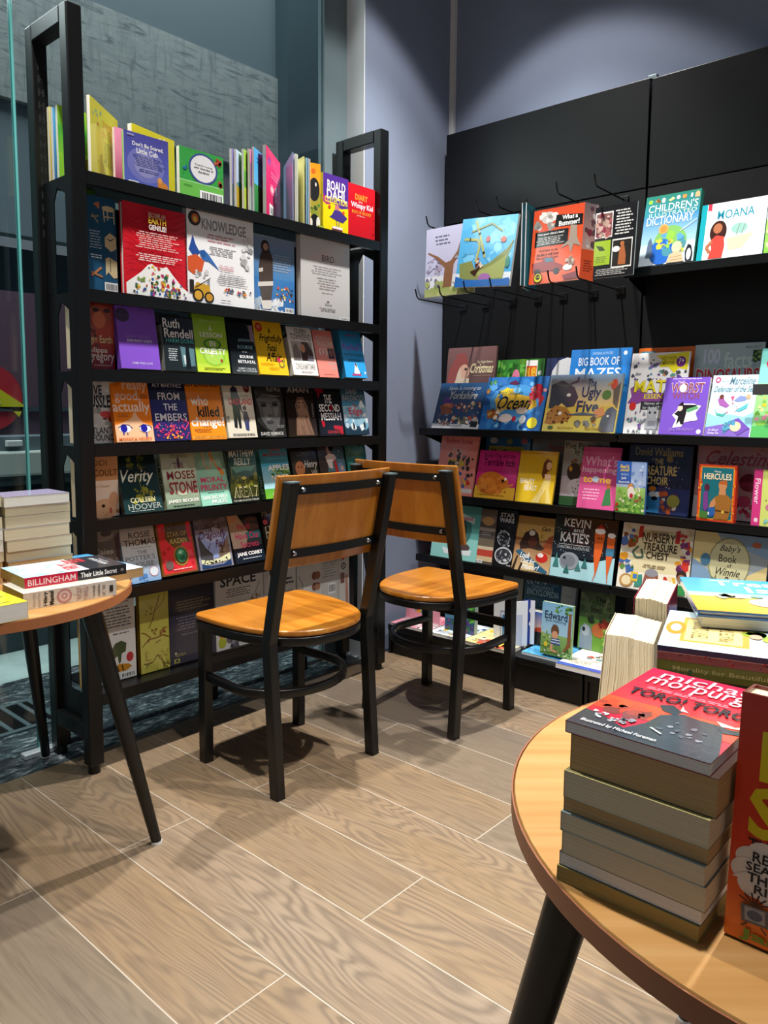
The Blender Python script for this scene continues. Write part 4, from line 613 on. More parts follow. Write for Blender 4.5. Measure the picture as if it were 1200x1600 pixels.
A(PB, 'mint green paperback with pink zigzag capitals and cartoon legs', 1.435, .116, z, .180, 17, [('g', '8fbca4', '8fceb8', 0, 100), ('l', 'e8b08a', 4, [30, 0, 32, 26, 42, 36]), ('l', 'e8b08a', 4, [60, 0, 48, 34]), ('l', 'd9822c', 6, [52, 0, 70, 30, 84, 38]), ('e', 78, 35, 8, 3, 'c2203a'), ('p', 'd9822c', [76, 38, 90, 36, 92, 46, 80, 46]), ('t', 'MORAL', 10, 48, 88, 58, 'd9406e', 2), ('t', 'PRUNTY', 6, 62, 94, 73, 'd9406e', 2), ('m', 20, 76, 94, 79, 1, '4a8a76'), ('t', 'DANCING WITH', 6, 82, 86, 89, 'f2f8f4', 2), ('t', 'MULES', 34, 90, 84, 97, 'f2f8f4', 2)], sc='7ab39c', t=.018)
A(PB, 'dark green paperback with a gold framed landscape and outlined title', 1.551, .116, z, .182, 9, [('r', 0, 0, 100, 100, '26322c'), ('t', 'MATTHEW', 6, 4, 94, 17, 'ced2c8', 2), ('t', 'REILLY', 22, 19, 80, 32, 'ced2c8', 2), ('r', 8, 34, 96, 90, '8c8a4a'), ('r', 9.5, 35, 94.5, 89, '3f5548'), ('p', '5f8a7a', [9.5, 35, 94.5, 35, 80, 44, 54, 42, 24, 46]), ('g', '4a4f22', '33381c', 56, 88), ('b', 10, 50, 94, 72, 26, 8, '5f6424 7a7c2c 8c8430 3f4a24', 4), ('e', 50, 56, 9, 3, 'c9bd3c'), ('t', 'AREA 7', 10, 71, 96, 92, 'b9b48a', 1), ('t', 'AREA 7', 13, 73.5, 93, 90, '3a3f22', 0), ('t', 'THE NAME OF ACTION THRILLER', 6, 95, 96, 98, 'e0e0d6', 1)], spine=[('r', 0, 0, 100, 100, '1f2722'), ('v', 'MATTHEW REILLY', 30, 6, 72, 50, '7c8478')], sc='1f2722', t=.030)
A(PB, 'sky blue and green paperback with white capitals across a tree', 1.694, .124, z, .188, 13, [('g', '3f8c9c', '4aa6c4', 0, 40), ('g', '6fbdd9', 'a9d9e4', 40, 82), ('g', '5aa83a', '7cc23e', 82, 100), ('t', 'LIANE', 34, 6, 74, 13, 'a8303a', 2), ('t', 'MORIARTY', 12, 16, 96, 22, 'a8303a', 2), ('m', 24, 26, 90, 28, 1, '9ccad6'), ('b', 34, 44, 98, 66, 70, 5, '4f8a3a 6ba83e 86b83e 3f6f34', 2), ('r', 66, 60, 69, 84, '4a4a30'), ('t', 'APPLES', 22, 38, 98, 49, 'f4f6f4', 3), ('t', 'NEVER', 30, 57, 96, 68, 'f4f6f4', 3), ('t', 'FALL', 44, 76, 92, 87, 'f4f6f4', 3), ('m', 24, 90, 90, 97, 3, 'c9e2a8')], spine=[('g', '3f7f86', '35604a', 0, 70), ('r', 0, 70, 100, 100, '2f4a2e'), ('v', 'APPLES', 30, 55, 70, 90, '9ab09a')], sc='3f7f74', t=.030)
A(PB, 'black paperback with an orange Tudor portrait and white script, behind the chair back', 1.832, .126, z, .192, 13, [('r', 0, 0, 100, 100, '1d1c1d'), ('t', 'DAVID', 40, 6, 80, 14, '3d3a38', 1), ('t', 'LOADES', 22, 16, 88, 25, '45413e', 1), ('e', 26, 42, 24, 11, '2e2524'), ('e', 30, 49, 18, 14, 'c77c4c'), ('e', 24, 46, 3, 1.6, '3a2018'), ('e', 36, 46, 3, 1.6, '3a2018'), ('p', '5a3a28', [4, 100, 10, 66, 30, 60, 52, 66, 60, 100]), ('t', '/Henry', 46, 34, 100, 52, 'e4e2dc', 1), ('t', 'VIII', 70, 53, 92, 61, 'c9c7c2', 1)], sc='171617', t=.022)
A(PB, 'dark paperback with a lady in white and red beside a blue figure, behind the chair', 1.966, .134, z, .194, 13, [('r', 0, 0, 100, 100, '2b2a2e'), ('g', '2c3438', '57869c', 0, 60), ('p', '3a3236', [0, 0, 40, 0, 30, 60, 0, 70]), ('e', 42, 18, 9, 8, '9a8278'), ('e', 52, 12, 10, 9, '16161a'), ('p', 'e6e0de', [26, 30, 42, 24, 60, 26, 70, 34, 52, 40, 50, 54, 36, 52]), ('p', 'c02f36', [56, 36, 66, 40, 76, 80, 62, 80, 58, 52]), ('p', '6f94c4', [70, 44, 86, 42, 98, 62, 98, 90, 74, 90]), ('e', 86, 54, 6, 5, 'cdb5a4'), ('t', 'Ch', 44, 64, 66, 76, 'eceaea', 3), ('b', 72, 4, 98, 40, 8, 4, '3f6a7a 8ab0b8 20303a', 4)], sc='232226', t=.022)
A(PB, 'dark teal paperback with faint tall letters behind the rear chair back', 2.104, .112, z, .190, 10, [('r', 0, 0, 100, 100, '1f5a58'), ('t', 'AIDA', 10, 8, 92, 26, '3f7470', 1), ('r', 4, 40, 30, 64, '2a8a86')], sc='1b4a48', t=.02)

# ---- fifth row
z = .530
AE(PB, 'brown sepia paperback peeping out beside the left post, fifth row', z, .180, [('g', '6c635a', '5c544c', 0, 100), ('e', 52, 16, 30, 9, '8a8076'), ('e', 62, 12, 16, 5, '4a423c'), ('t', 'Tales', 28, 36, 80, 46, 'a9a096', 1), ('b', 10, 48, 98, 98, 18, 9, '7a6f64 4f463e 8c8074', 6), ('p', '4a2f2a', [84, 20, 98, 10, 98, 60, 88, 50])], sc='4a423c', t=.022)
A(PB, 'pale blue and white paperback with tall serif capitals, partly behind the left table', 1.168, .114, z, .182, 15, [('g', '6f7d92', 'b0b2b4', 0, 14), ('g', 'b4b4b2', 'c2cdd6', 14, 55), ('g', 'c6d4df', '7ca4cc', 55, 100), ('t', 'ROSIE', 24, 16, 88, 26, '35383e', 1), ('t', 'THOMAS', 8, 28, 99, 39, '35383e', 1), ('m', 22, 42, 90, 44, 1, '7a7d82'), ('t', 'THE', 42, 47, 70, 53, '6a7684', 1), ('t', "POTTER'S", 6, 55, 92, 63, '6a7684', 1), ('t', 'HOUSE', 24, 66, 86, 74, '6a7684', 1), ('e', 82, 84, 14, 9, 'a84a62'), ('e', 82, 84, 12.5, 8, 'd4e0ea'), ('b', 4, 86, 60, 99, 12, 6, '3f6fb0 6f9ccc 4f7fbc', 2)], sc='9aaaba', t=.014)
A(PB, 'red and gold paperback with a large green jewel on the cover', 1.288, .128, z, .176, 15, [('r', 0, 0, 100, 100, '6f4a22'), ('r', 4, 2, 96, 97, 'c43a38'), ('r', 7, 4, 93, 94, 'd92f3c'), ('b', 8, 6, 92, 92, 24, 8, 'c62834 e24a52 b8222e', 3), ('p', '5c4a22', [26, 0, 84, 0, 84, 34, 92, 46, 66, 44, 60, 52, 40, 52, 22, 36]), ('b', 26, 2, 84, 40, 16, 4, '6d5826 4a3c1e 7c6530', 4), ('t', 'STAR OF', 28, 24, 82, 33, 'b9a55a', 2), ('t', 'KAZAN', 34, 36, 80, 45, 'b9a55a', 2), ('l', '7c5a2a', 2.4, [50, 50, 46, 64]), ('e', 58, 68, 21, 18, '9a7a34'), ('e', 58, 68, 17, 15, '4a2a1c'), ('e', 58, 67, 14, 12.5, '2a8a5c'), ('p', '6fc49a', [48, 64, 56, 57, 66, 60, 60, 66]), ('p', '1a5a3c', [52, 72, 66, 66, 68, 76, 58, 79]), ('p', 'd9efe2', [52, 62, 57, 59, 58, 64]), ('e', 22, 82, 11, 8.5, '6a5a58'), ('m', 26, 90, 92, 94, 1, 'f0c0b8')], spine=[('r', 0, 0, 100, 100, '6a1c1e'), ('r', 70, 0, 100, 100, '8a6a2c')], sc='5c1a1c', t=.034)
A(PB, 'lilac grey paperback with a mountain lake and curly lettering', 1.424, .130, z, .170, 14, [('r', 0, 0, 100, 100, '8f90a6'), ('r', 0, 0, 100, 24, '5f5c66'), ('b', 4, 2, 96, 22, 18, 6, '6f6c76 4f4c56 7a7886', 2), ('p', '8fa4d9', [8, 30, 92, 30, 92, 80, 8, 80]), ('e', 50, 36, 30, 14, 'a9b8e0'), ('p', '4a4a4e', [6, 34, 26, 60, 44, 74, 40, 84, 6, 84]), ('p', '7c6f62', [94, 40, 76, 60, 60, 72, 60, 84, 94, 84]), ('b', 60, 56, 92, 78, 12, 5, '8c7c6c 5c5048 6d6258', 4), ('p', 'd9dcb4', [6, 80, 30, 84, 60, 82, 94, 74, 94, 88, 6, 92]), ('b', 14, 80, 86, 90, 26, 2.4, '1d2a1f 22301f', 5), ('p', '26406a', [6, 88, 30, 94, 70, 94, 94, 86, 94, 98, 6, 98]), ('t', 'The', 30, 16, 50, 30, '4a2f3a', 1), ('t', '/Dragonfly', 8, 28, 92, 47, '5a2434', 1), ('t', '/Pool', 54, 46, 84, 62, '5a2434', 1), ('l', '3a3228', 1.4, [28, 66, 40, 52]), ('l', '5a5248', 1, [30, 56, 38, 62])], spine=[('r', 0, 0, 100, 100, '5d5a72'), ('v', 'The Dragonfly Pool', 30, 20, 72, 86, '2f2a3a')], sc='5d5a72', t=.030)
A(PB, 'dark paperback with pink handwritten title over a pale slanted wall', 1.566, .124, z, .180, 19, [('g', '1d2024', '24282c', 0, 20), ('r', 0, 20, 100, 70, '3f474c'), ('p', 'b8aa98', [0, 0, 30, 2, 60, 44, 42, 72, 0, 74]), ('p', 'c9a884', [0, 0, 22, 2, 34, 20, 0, 26]), ('g', '182636', '12202e', 72, 100), ('r', 50, 44, 100, 56, '2f7c86'), ('e', 76, 20, 22, 5, '5a4a48'), ('e', 76, 34, 24, 6, '6a5a58'), ('t', 'We All', 24, 26, 68, 38, 'd23f6e', 2), ('t', 'Have Our', 14, 43, 96, 56, 'd9487a', 2), ('t', 'Secrets', 26, 60, 88, 72, 'd9487a', 2), ('t', 'JANE CORRY', 8, 80, 94, 89, 'f2f2f0', 3), ('m', 24, 92, 88, 95, 1, 'c0c6ca')], sc='1d2226', t=.024)
A(PB, 'black paperback with cream swirling letters and red baubles beside the chair back', 1.698, .126, z, .182, 14, [('r', 0, 0, 100, 100, '201f1d'), ('t', 'MURDER', 4, 4, 94, 20, '7c7566', 2), ('l', '5c564a', 1.4, [20, 30, 50, 24, 90, 28]), ('l', '8a8474', 1.4, [10, 40, 60, 30, 98, 34]), ('t', 'HOLLY', 8, 38, 98, 62, 'a7a690', 2), ('l', '8a8474', 1.4, [10, 68, 60, 62, 98, 66]), ('t', 'HOUSE', 28, 68, 98, 86, 'a7a690', 2), ('e', 12, 30, 8, 5, 'c9636a'), ('l', '8a3a3e', 1.2, [12, 20, 12, 28]), ('p', 'd24b46', [48, 74, 54, 66, 60, 80, 64, 92, 56, 92]), ('e', 12, 74, 6, 4, '8c2f34'), ('t', 'DENZIL MEYRICK', 18, 90, 98, 96, 'dedbd0', 3), ('r', 18, 83, 30, 86, 'e6e3da')], sc='1a1917', t=.026)

# ---- bottom row: large hardbacks
z = .231
A(HB, 'white animal encyclopedia with a dinosaur, apple and tiger, behind the left table leg', 1.055, .170, z, .250, 1, [('r', 0, 0, 100, 100, 'e6e3e0'), ('m', 58, 4, 90, 6, 1, 'a8444a'), ('m', 40, 10, 96, 36, 7, '7c7a7a'), ('m', 54, 42, 92, 45, 1, '55504e'), ('p', '4f5a3a', [52, 62, 60, 54, 72, 52, 82, 56, 80, 66, 72, 68, 70, 78, 66, 80, 64, 70, 58, 72, 56, 78, 53, 78]), ('e', 88, 74, 7, 6, 'c23438'), ('p', 'c98a2a', [56, 84, 66, 80, 84, 82, 92, 86, 80, 90, 60, 90]), ('l', '2a2018', 2, [62, 82, 66, 90]), ('l', '2a2018', 2, [72, 82, 74, 90]), ('e', 30, 60, 12, 5, '6a7a3a'), ('e', 16, 72, 10, 4, 'd9763a'), ('p', '1f6a5a', [4, 92, 10, 76, 24, 74, 32, 82, 26, 94]), ('p', '7c3a2a', [6, 98, 20, 92, 34, 94, 30, 99]), ('k', 68, 92, 97, 99)], y=2.11, t=.026, sc='b9963a', hard=True, side='R', pm=M_PAGEW)
A(HB, 'pale yellow map-covered hardback on the bottom shelf', 1.238, .102, z, .250, 1, [('r', 0, 0, 100, 100, 'c9c25a'), ('b', 4, 70, 96, 99, 10, 18, 'd2cb66 c2bb52', 2), ('l', '7a5a2a', 3, [70, 4, 60, 16, 52, 22, 44, 34, 30, 44]), ('l', '8a5a2a', 2, [88, 0, 84, 12, 70, 18, 52, 24]), ('b', 6, 14, 46, 28, 16, 3, '9a8a3a 7a6a2a', 3), ('l', '8a4f24', 3, [4, 48, 18, 50, 34, 56, 26, 62]), ('b', 40, 46, 92, 54, 18, 4, '8a4f24 a86a34', 4), ('l', '8a4f24', 3, [6, 66, 28, 58, 50, 58, 78, 56, 98, 60]), ('l', '8a4f24', 2, [52, 64, 70, 62]), ('l', '8a4f24', 2.4, [8, 88, 40, 88, 56, 80, 70, 84, 80, 98]), ('l', '9a6a34', 1.6, [18, 72, 18, 84, 34, 84]), ('b', 60, 74, 96, 96, 12, 6, 'bfae4a b8a645 c9bb58', 5)], y=2.105, t=.02, sc='8c6d26', hard=True, side='L', pm=M_PAGEG)
A(HB, 'dark plum-grey hardback with rows of fine lettering on the bottom shelf', 1.342, .172, z, .262, 1, [('g', '3a3641', '45424f', 0, 100), ('m', 12, 22, 92, 36, 4, '8a7a5c'), ('m', 14, 42, 88, 60, 5, '77747f'), ('m', 20, 64, 90, 66, 1, '86838e'), ('e', 12, 86, 2, 1.4, 'e0dcae'), ('m', 10, 87, 34, 91, 3, 'a39a5a'), ('r', 8, 93, 20, 98, 'c9bf5a'), ('r', 10.5, 94, 17.5, 97, '45424f'), ('k', 62, 88, 92, 98)], y=2.105, t=.02, sc='36323d', hard=True, side='R', pm=M_PAGEW)
A(HB, 'white hardback with a big black heading and small insect pictures behind the chair seat', 1.520, .205, z, .262, 1, [('r', 0, 0, 100, 100, 'dddad6'), ('t', 'SPACE', 10, 2, 84, 16, '2a2827', 3), ('m', 20, 20, 74, 32, 4, '6c6a69'), ('m', 38, 38, 82, 42, 2, '8a8888'), ('b', 6, 40, 22, 54, 9, 5, '4a342c 6a4a3a 2f2420', 2), ('b', 70, 30, 92, 44, 12, 3.4, '9a6a2c b8863a 7a522a', 3), ('l', '6a5a4a', 1, [80, 34, 92, 16]), ('e', 12, 88, 8, 7, 'b4b83a'), ('e', 12, 78, 6, 5, 'd9a33a'), ('b', 20, 74, 40, 98, 16, 6, '4a4a55 66656f 8a8a92', 5), ('k', 48, 86, 60, 94)], y=2.105, t=.02, sc='d2cfcb', hard=True, side='R', pm=M_PAGEW)
A(HB, 'white hardback with a bearded face drawing behind the seat of the nearer chair', 1.728, .150, z, .262, 1, [('r', 0, 0, 100, 100, 'd6d4d2'), ('e', 34, 8, 16, 12, '4a3c36'), ('e', 34, 8, 9, 7, '9a7a68'), ('p', '3c3230', [24, 10, 44, 10, 40, 22, 28, 22]), ('l', '6a6664', 1.2, [10, 40, 30, 22, 60, 40]), ('m', 54, 20, 96, 32, 2, '3a3a3e'), ('m', 54, 38, 96, 60, 5, '8a8888')], y=2.105, t=.02, sc='cfcdcb', hard=True, side='R', pm=M_PAGEW)
A(HB, 'white hardback with brown specimens and a red strip, end of the bottom shelf', 1.884, .275, z, .262, 1, [('r', 0, 0, 100, 100, 'd9d6d2'), ('r', 44, 6, 78, 96, 'cfccc7'), ('m', 48, 10, 74, 34, 6, 'a19e9a'), ('e', 32, 26, 5, 6, '8a5a48'), ('e', 38, 26, 5, 6, '9c6a52'), ('e', 32, 42, 5, 6, '8a5a48'), ('e', 38, 42, 5, 6, 'b08066'), ('l', '7c7672', 1, [2, 22, 10, 34, 10, 48]), ('k', 58, 42, 72, 58), ('e', 88, 20, 5, 5, '4f4a48'), ('e', 88, 20, 3, 3, 'd9d6d2'), ('e', 88, 20, 1.6, 1.6, '2f2c2a'), ('r', 82, 30, 90, 46, '7c4a3c'), ('p', 'b0493e', [86, 4, 92, 2, 90, 10, 84, 12]), ('p', 'c98a7e', [92, 34, 96, 34, 98, 90, 93, 90]), ('r', 78, 4, 79, 98, 'b9b5b0')], y=2.105, t=.022, sc='d2cfcb', hard=True, side='R', pm=M_PAGEW)

# ---------------------------------------------------------------- books on the wall shelving
z = .970
G(PX, 'navy winter village picture book with silver lettering on the shelf near the corner', 2.100, .246, z, .206, 20, [('g', '22476f', '1d3a6a', 0, 100), ('r', 0, 90, 100, 100, 'e6e9ee'), ('b', 4, 44, 98, 92, 44, 4, '8a6a4a c9a86a 7a7f8c b8452e d9c9a4 4a4f66', 3), ('e', 22, 40, 9, 9, '5a2f86'), ('e', 24, 55, 11, 10, 'c9763a'), ('p', '8a4a2a', [8, 50, 34, 54, 38, 68, 16, 70]), ('b', 30, 40, 96, 56, 22, 3, 'd9a87a c26a3a 8a3a2a e6d2b0', 5), ('b', 6, 76, 96, 90, 30, 3, 'e9e4da b9a88a 9aa4b8 7c8a5a', 6), ('t', '/Santa is coming to', 20, 8, 88, 18, 'aeb6bf', 1), ('t', '/Yorkshire', 26, 19, 84, 36, 'c3c7c4', 2), ('r', 82, 84, 96, 96, '26303a'), ('m', 12, 93, 78, 96, 1, 'a0a8b4')], pm=M_PAGEW, sc='1d3a6a', side='R')
G(PX, 'blue ocean picture book with a big black script title on a yellow shape', 1.852, .288, z, .227, 19, [('r', 0, 0, 100, 100, '2f6fb8'), ('b', 4, 4, 96, 96, 40, 7, '3f86cc 2a5fa8 5aa0dc 7abce8 245494', 2), ('e', 50, 46, 40, 32, '4f9ad6'), ('p', 'd9b13c', [18, 44, 24, 26, 44, 22, 58, 34, 84, 40, 88, 56, 78, 62, 44, 62, 24, 62]), ('p', 'e8d03a', [24, 30, 34, 20, 44, 24, 36, 36]), ('t', 'Magical Tales of the', 22, 26, 62, 37, '23485f', 1), ('t', '/Ocean', 24, 36, 78, 62, '1c2a3a', 2), ('e', 84, 26, 9, 12, 'c23040'), ('p', 'c93a48', [76, 30, 86, 26, 98, 40, 92, 56, 88, 40, 80, 46]), ('b', 70, 20, 96, 50, 12, 4, 'b82a3c d9505e e9a0a0', 4), ('p', '5f2f4c', [36, 12, 46, 6, 54, 14, 46, 16]), ('p', '9a5a2e', [8, 64, 28, 62, 30, 76, 12, 80]), ('b', 8, 60, 34, 84, 12, 4, 'c9a35a 5a3a24 e9dcc0', 5), ('e', 42, 78, 11, 8, 'e6d8d4'), ('e', 66, 64, 9, 6, 'ead6c6'), ('e', 56, 79, 3, 5, 'c2264a'), ('e', 86, 86, 8, 10, 'e6d838'), ('e', 70, 80, 5, 8, 'e4eaf0'), ('b', 3, 3, 30, 40, 10, 4, '4a8a5a 7ab86a d98a4a 3a7ab0', 7), ('e', 52, 26, 6, 6, '7ec4ea')], pm=M_PAGEW, sc='26578f', side='R')
G(PX, 'picture book with a wildebeest, vulture and warthog round a painted title', 1.555, .300, z, .228, 17, [('g', '6f94b8', 'e8c26a', 0, 55), ('g', 'd9b84a', 'e2d06a', 55, 100), ('p', '3f434c', [3, 18, 18, 10, 36, 22, 44, 40, 40, 56, 30, 58, 22, 50, 14, 60, 4, 60]), ('l', '55585f', 3, [10, 16, 24, 20, 40, 12, 40, 4]), ('e', 30, 36, 3, 3, 'e6e2da'), ('p', 'b07a3c', [4, 66, 14, 54, 30, 58, 40, 72, 34, 82, 12, 88, 2, 86]), ('b', 4, 58, 36, 84, 18, 2, '7a4a22 5c3a1e', 2), ('e', 22, 68, 2.5, 3, 'f0ece4'), ('t', 'The', 54, 8, 66, 22, '3a3a5c', 2), ('t', 'Ugly', 48, 22, 74, 46, '34365a', 3), ('t', 'Five', 44, 46, 74, 66, '34365a', 3), ('e', 82, 36, 6, 8, '5a7a3a'), ('e', 90, 18, 4, 9, 'c9503a'), ('l', 'c98a4a', 2.2, [88, 14, 82, 20]), ('p', '6a5c50', [90, 28, 98, 14, 99, 60, 92, 50]), ('p', '5c5e68', [78, 96, 80, 76, 86, 60, 92, 56, 99, 62, 99, 98, 84, 99]), ('e', 88, 72, 1.6, 2, 'f0ece4'), ('p', 'd98a4c', [68, 64, 80, 56, 84, 70, 72, 76]), ('b', 40, 72, 72, 88, 12, 4, '8a8c8c a3a49c 6f6a5c c98a3a', 5), ('p', '55607a', [34, 70, 54, 66, 74, 70, 74, 71, 34, 71]), ('t', 'Julia Donaldson', 22, 91, 44, 96, 'a8803a', 1), ('t', 'Axel Scheffler', 60, 91, 84, 96, 'a8803a', 1), ('e', 12, 93, 4, 3, '4a6a3a')], pm=M_PAGEW, sc='8a8a5a', side='R')
G(PX, 'white maths activity book with purple and yellow lettering and a grey robot', 1.243, .212, z, .298, 12, [('r', 0, 0, 100, 100, 'efeeee'), ('b', 4, 6, 50, 34, 26, 3, '7a5aa0 55505c 9a9aa2 4a4a52 8a6ab8 5a8ab0', 2), ('p', 'ecdf2f', [42, 4, 98, 0, 98, 22, 84, 20, 76, 26, 66, 18, 50, 18, 54, 10]), ('t', 'HELP WITH', 52, 5, 78, 10, '7a6a1c', 1), ('t', 'HOMEWORK', 48, 11, 76, 16, '7a6a1c', 1), ('e', 86, 12, 8, 6.5, '7a2f8a'), ('t', '7+', 82, 8, 91, 14, 'f4eef6', 2), ('b', 40, 22, 96, 34, 14, 4, '5f9a8a 6a4a9a c98a5a 4f4f57 9a4a5a', 4), ('p', '8f4a9a', [4, 44, 12, 40, 26, 50, 90, 50, 96, 60, 60, 62, 30, 60, 16, 64, 2, 62, 8, 54]), ('t', 'MATHS', 10, 34, 98, 50, '4a2f1c', 4), ('t', 'MATHS', 11, 34, 97, 49, 'ecdc2c', 2), ('t', 'ESSENTIALS', 30, 51, 92, 57, 'e9e03c', 3), ('r', 26, 60, 98, 70, '3a3a40'), ('t', 'Games of the top skills', 32, 61, 94, 65, 'e6e6e6', 1), ('t', 'for the LATEST curriculum', 30, 66, 96, 69.5, 'e6e6e6', 1), ('e', 12, 66, 6, 5, 'd8322e'), ('e', 48, 74, 9, 7, 'b9bcc2'), ('r', 38, 80, 60, 94, 'b3b6bd'), ('e', 44, 74, 2, 1.6, '3a3a44'), ('e', 53, 74, 2, 1.6, '3a3a44'), ('r', 42, 84, 56, 90, '8a8d94'), ('l', '8d9096', 4, [38, 82, 28, 88, 28, 94]), ('l', '8d9096', 4, [60, 82, 70, 86, 72, 94]), ('r', 42, 94, 47, 99, '8a8d94'), ('r', 52, 94, 57, 99, '8a8d94'), ('t', '12.3', 8, 80, 22, 84, '3a3a44', 2), ('t', 'A+', 16, 95, 28, 99, '3a3a44', 2), ('b', 4, 70, 36, 98, 14, 3, '7a5aa0 d9b83a 9aa0aa 6ac0b0', 6), ('r', 66, 73, 96, 84, 'e0e2e6'), ('b', 64, 84, 98, 98, 8, 4, '9a6ab8 6f6a72 b0b4bc', 7)], x=2.704, pm=M_PAGEW, sc='dcdcdc', side='R')
G(PB, 'purple paperback with a small caped witch figure and brown lettering', 1.092, .152, z, .204, 15, [('r', 0, 0, 100, 100, '7350b8'), ('m', 10, 2, 96, 4, 1, 'e0d6f0'), ('t', 'THE', 28, 6, 44, 11, 'd9c0d0', 1), ('t', 'WORST', 14, 9, 90, 27, 'e0d2dc', 4), ('t', 'WORST', 15, 10, 89, 26, '8a4a4a', 2), ('e', 42, 19, 8, 7, 'e9e6ea'), ('t', 'WITCH', 20, 26, 80, 38, '8a4a5a', 2), ('p', 'ece9ec', [26, 66, 44, 50, 40, 46, 70, 46, 88, 50, 78, 62, 84, 74, 56, 78, 50, 86, 30, 88, 36, 74]), ('p', '232024', [30, 64, 46, 52, 44, 48, 80, 48, 72, 54, 58, 56, 56, 70, 44, 70]), ('p', '5a9a6a', [56, 56, 78, 50, 84, 54, 60, 62]), ('e', 42, 54, 6, 5, 'e0c4b0'), ('p', '1d1a1e', [36, 50, 46, 42, 50, 50]), ('p', '232024', [40, 68, 56, 68, 54, 82, 48, 82, 44, 76, 38, 84]), ('e', 74, 72, 10, 4, 'd4d2d6'), ('t', 'JILL MURPHY', 22, 88, 80, 95, '9a7ac8', 2), ('e', 90, 94, 5, 4, 'eceaf2')], t=.014, pm=M_PAGEW, sc='5c3f9a')
G(PX, 'pale turquoise picture book with swimming mermaids and a sleeping child', .936, .146, z, .215, 19, [('g', 'cfe6ee', 'bfdfe8', 0, 60), ('p', '8fc9d6', [0, 62, 20, 68, 50, 64, 80, 68, 100, 60, 100, 86, 60, 74, 0, 88]), ('p', '7c63b4', [0, 86, 40, 80, 66, 76, 98, 86, 98, 100, 0, 100]), ('e', 12, 8, 6, 5, 'b03a6a'), ('e', 12, 8, 3, 2.4, 'e6eef2'), ('t', 'big cat', 20, 9, 36, 12, '6a8a9a', 1), ('t', '/Marceline', 38, 3, 94, 16, '55788a', 1), ('t', '/Defender of the Sea', 6, 18, 94, 28, '55788a', 1), ('p', '9a5aa0', [18, 40, 28, 34, 34, 42, 46, 50, 40, 54, 24, 50]), ('e', 26, 36, 5, 4, '6a3a34'), ('p', 'c9527c', [46, 36, 54, 34, 52, 44]), ('p', '7f8fc9', [54, 42, 66, 34, 84, 36, 78, 42, 62, 44]), ('e', 84, 36, 5, 4, 'c9a27c'), ('p', '4faaa0', [14, 54, 20, 62, 34, 64, 44, 60, 36, 68, 20, 66]), ('p', '5ab0b8', [60, 58, 78, 50, 86, 46, 84, 54, 70, 60]), ('b', 40, 46, 66, 64, 7, 2, 'c9728c d98a9a 7a9ab0'), ('p', '6f4fa8', [44, 78, 70, 70, 96, 86, 74, 98]), ('e', 66, 84, 12, 8, 'e6c0a0'), ('b', 36, 78, 62, 94, 14, 5, '5aa0b8 4f8fb0 7ac0d0', 4), ('t', 'An Ahmed', 8, 88, 30, 92, 'ded6ee', 1), ('t', 'Fatima Tea', 8, 93, 32, 97, 'ded6ee', 1)], pm=M_PAGEW, sc='d0e4ea', side='R')
G(PX, 'turquoise and green garden picture book at the right end of the upper shelf', .788, .21, z, .300, 16, [('g', '7cd0c8', '8ad6c4', 0, 40), ('g', 'a8c88a', '6fc07a', 40, 100), ('t', 'C', 8, 10, 24, 24, 'd0405a', 3), ('b', 2, 46, 40, 88, 40, 4, 'c9bd3a 5a8a3a d98aa0 7ab04a e0d68a', 3), ('p', '4f9ad6', [20, 30, 80, 40, 80, 80, 24, 80]), ('p', '56b060', [0, 88, 40, 84, 100, 90, 100, 100, 0, 100])], pm=M_PAGEW, sc='7cc9b0', side='R')
tg = thing('shelf_tag', 'dark grey plastic tag on a thin stem in front of the turquoise garden book', 'tag', (2.650, .735, .972))
M_TAG = mat('tag_grey', '3a3a3c', .5); bx(-.002, -.05, .136, .002, .05, .170).build('tag_plate', M_TAG, tg); bx(-.002, -.048, 0, .002, -.043, .137).build('stem', M_TAG, tg)
zb = .970
G(PX, 'tall brown picture book with a white-bearded old man standing behind the navy village book', 2.104, .255, zb, .352, 6, [('r', 0, 0, 100, 100, '6d5450'), ('g', '7a5a58', '4f3c3a', 0, 70), ('r', 50, 0, 51.2, 70, '4a3836'), ('p', '8c4a46', [4, 30, 20, 8, 36, 6, 44, 18, 46, 40, 50, 70, 2, 70]), ('e', 37, 30, 11, 9, 'c9a08a'), ('p', 'c9b8a4', [24, 30, 28, 24, 32, 38, 48, 38, 50, 70, 16, 70, 18, 46]), ('e', 40, 27, 3, 1.6, '3a2a28'), ('t', 'The Night Before', 62, 17, 94, 21, 'd9cfae', 1), ('t', '/Christmas', 50, 20, 96, 32, 'e6dcae', 2), ('l', 'b9a88a', .6, [56, 35, 94, 35]), ('t', 'Clement C. Moore', 56, 44, 92, 48, 'c9bda8', 1), ('t', 'Illustrated by', 60, 53, 82, 56, 'b0a494', 1), ('t', 'Christian', 62, 58, 84, 62, 'c9bda8', 1), ('t', 'Birmingham', 66, 64, 92, 68, 'c9bda8', 1)], x=2.745, pm=M_PAGEW, sc='5a4644', side='R', hard=True, t=.012)
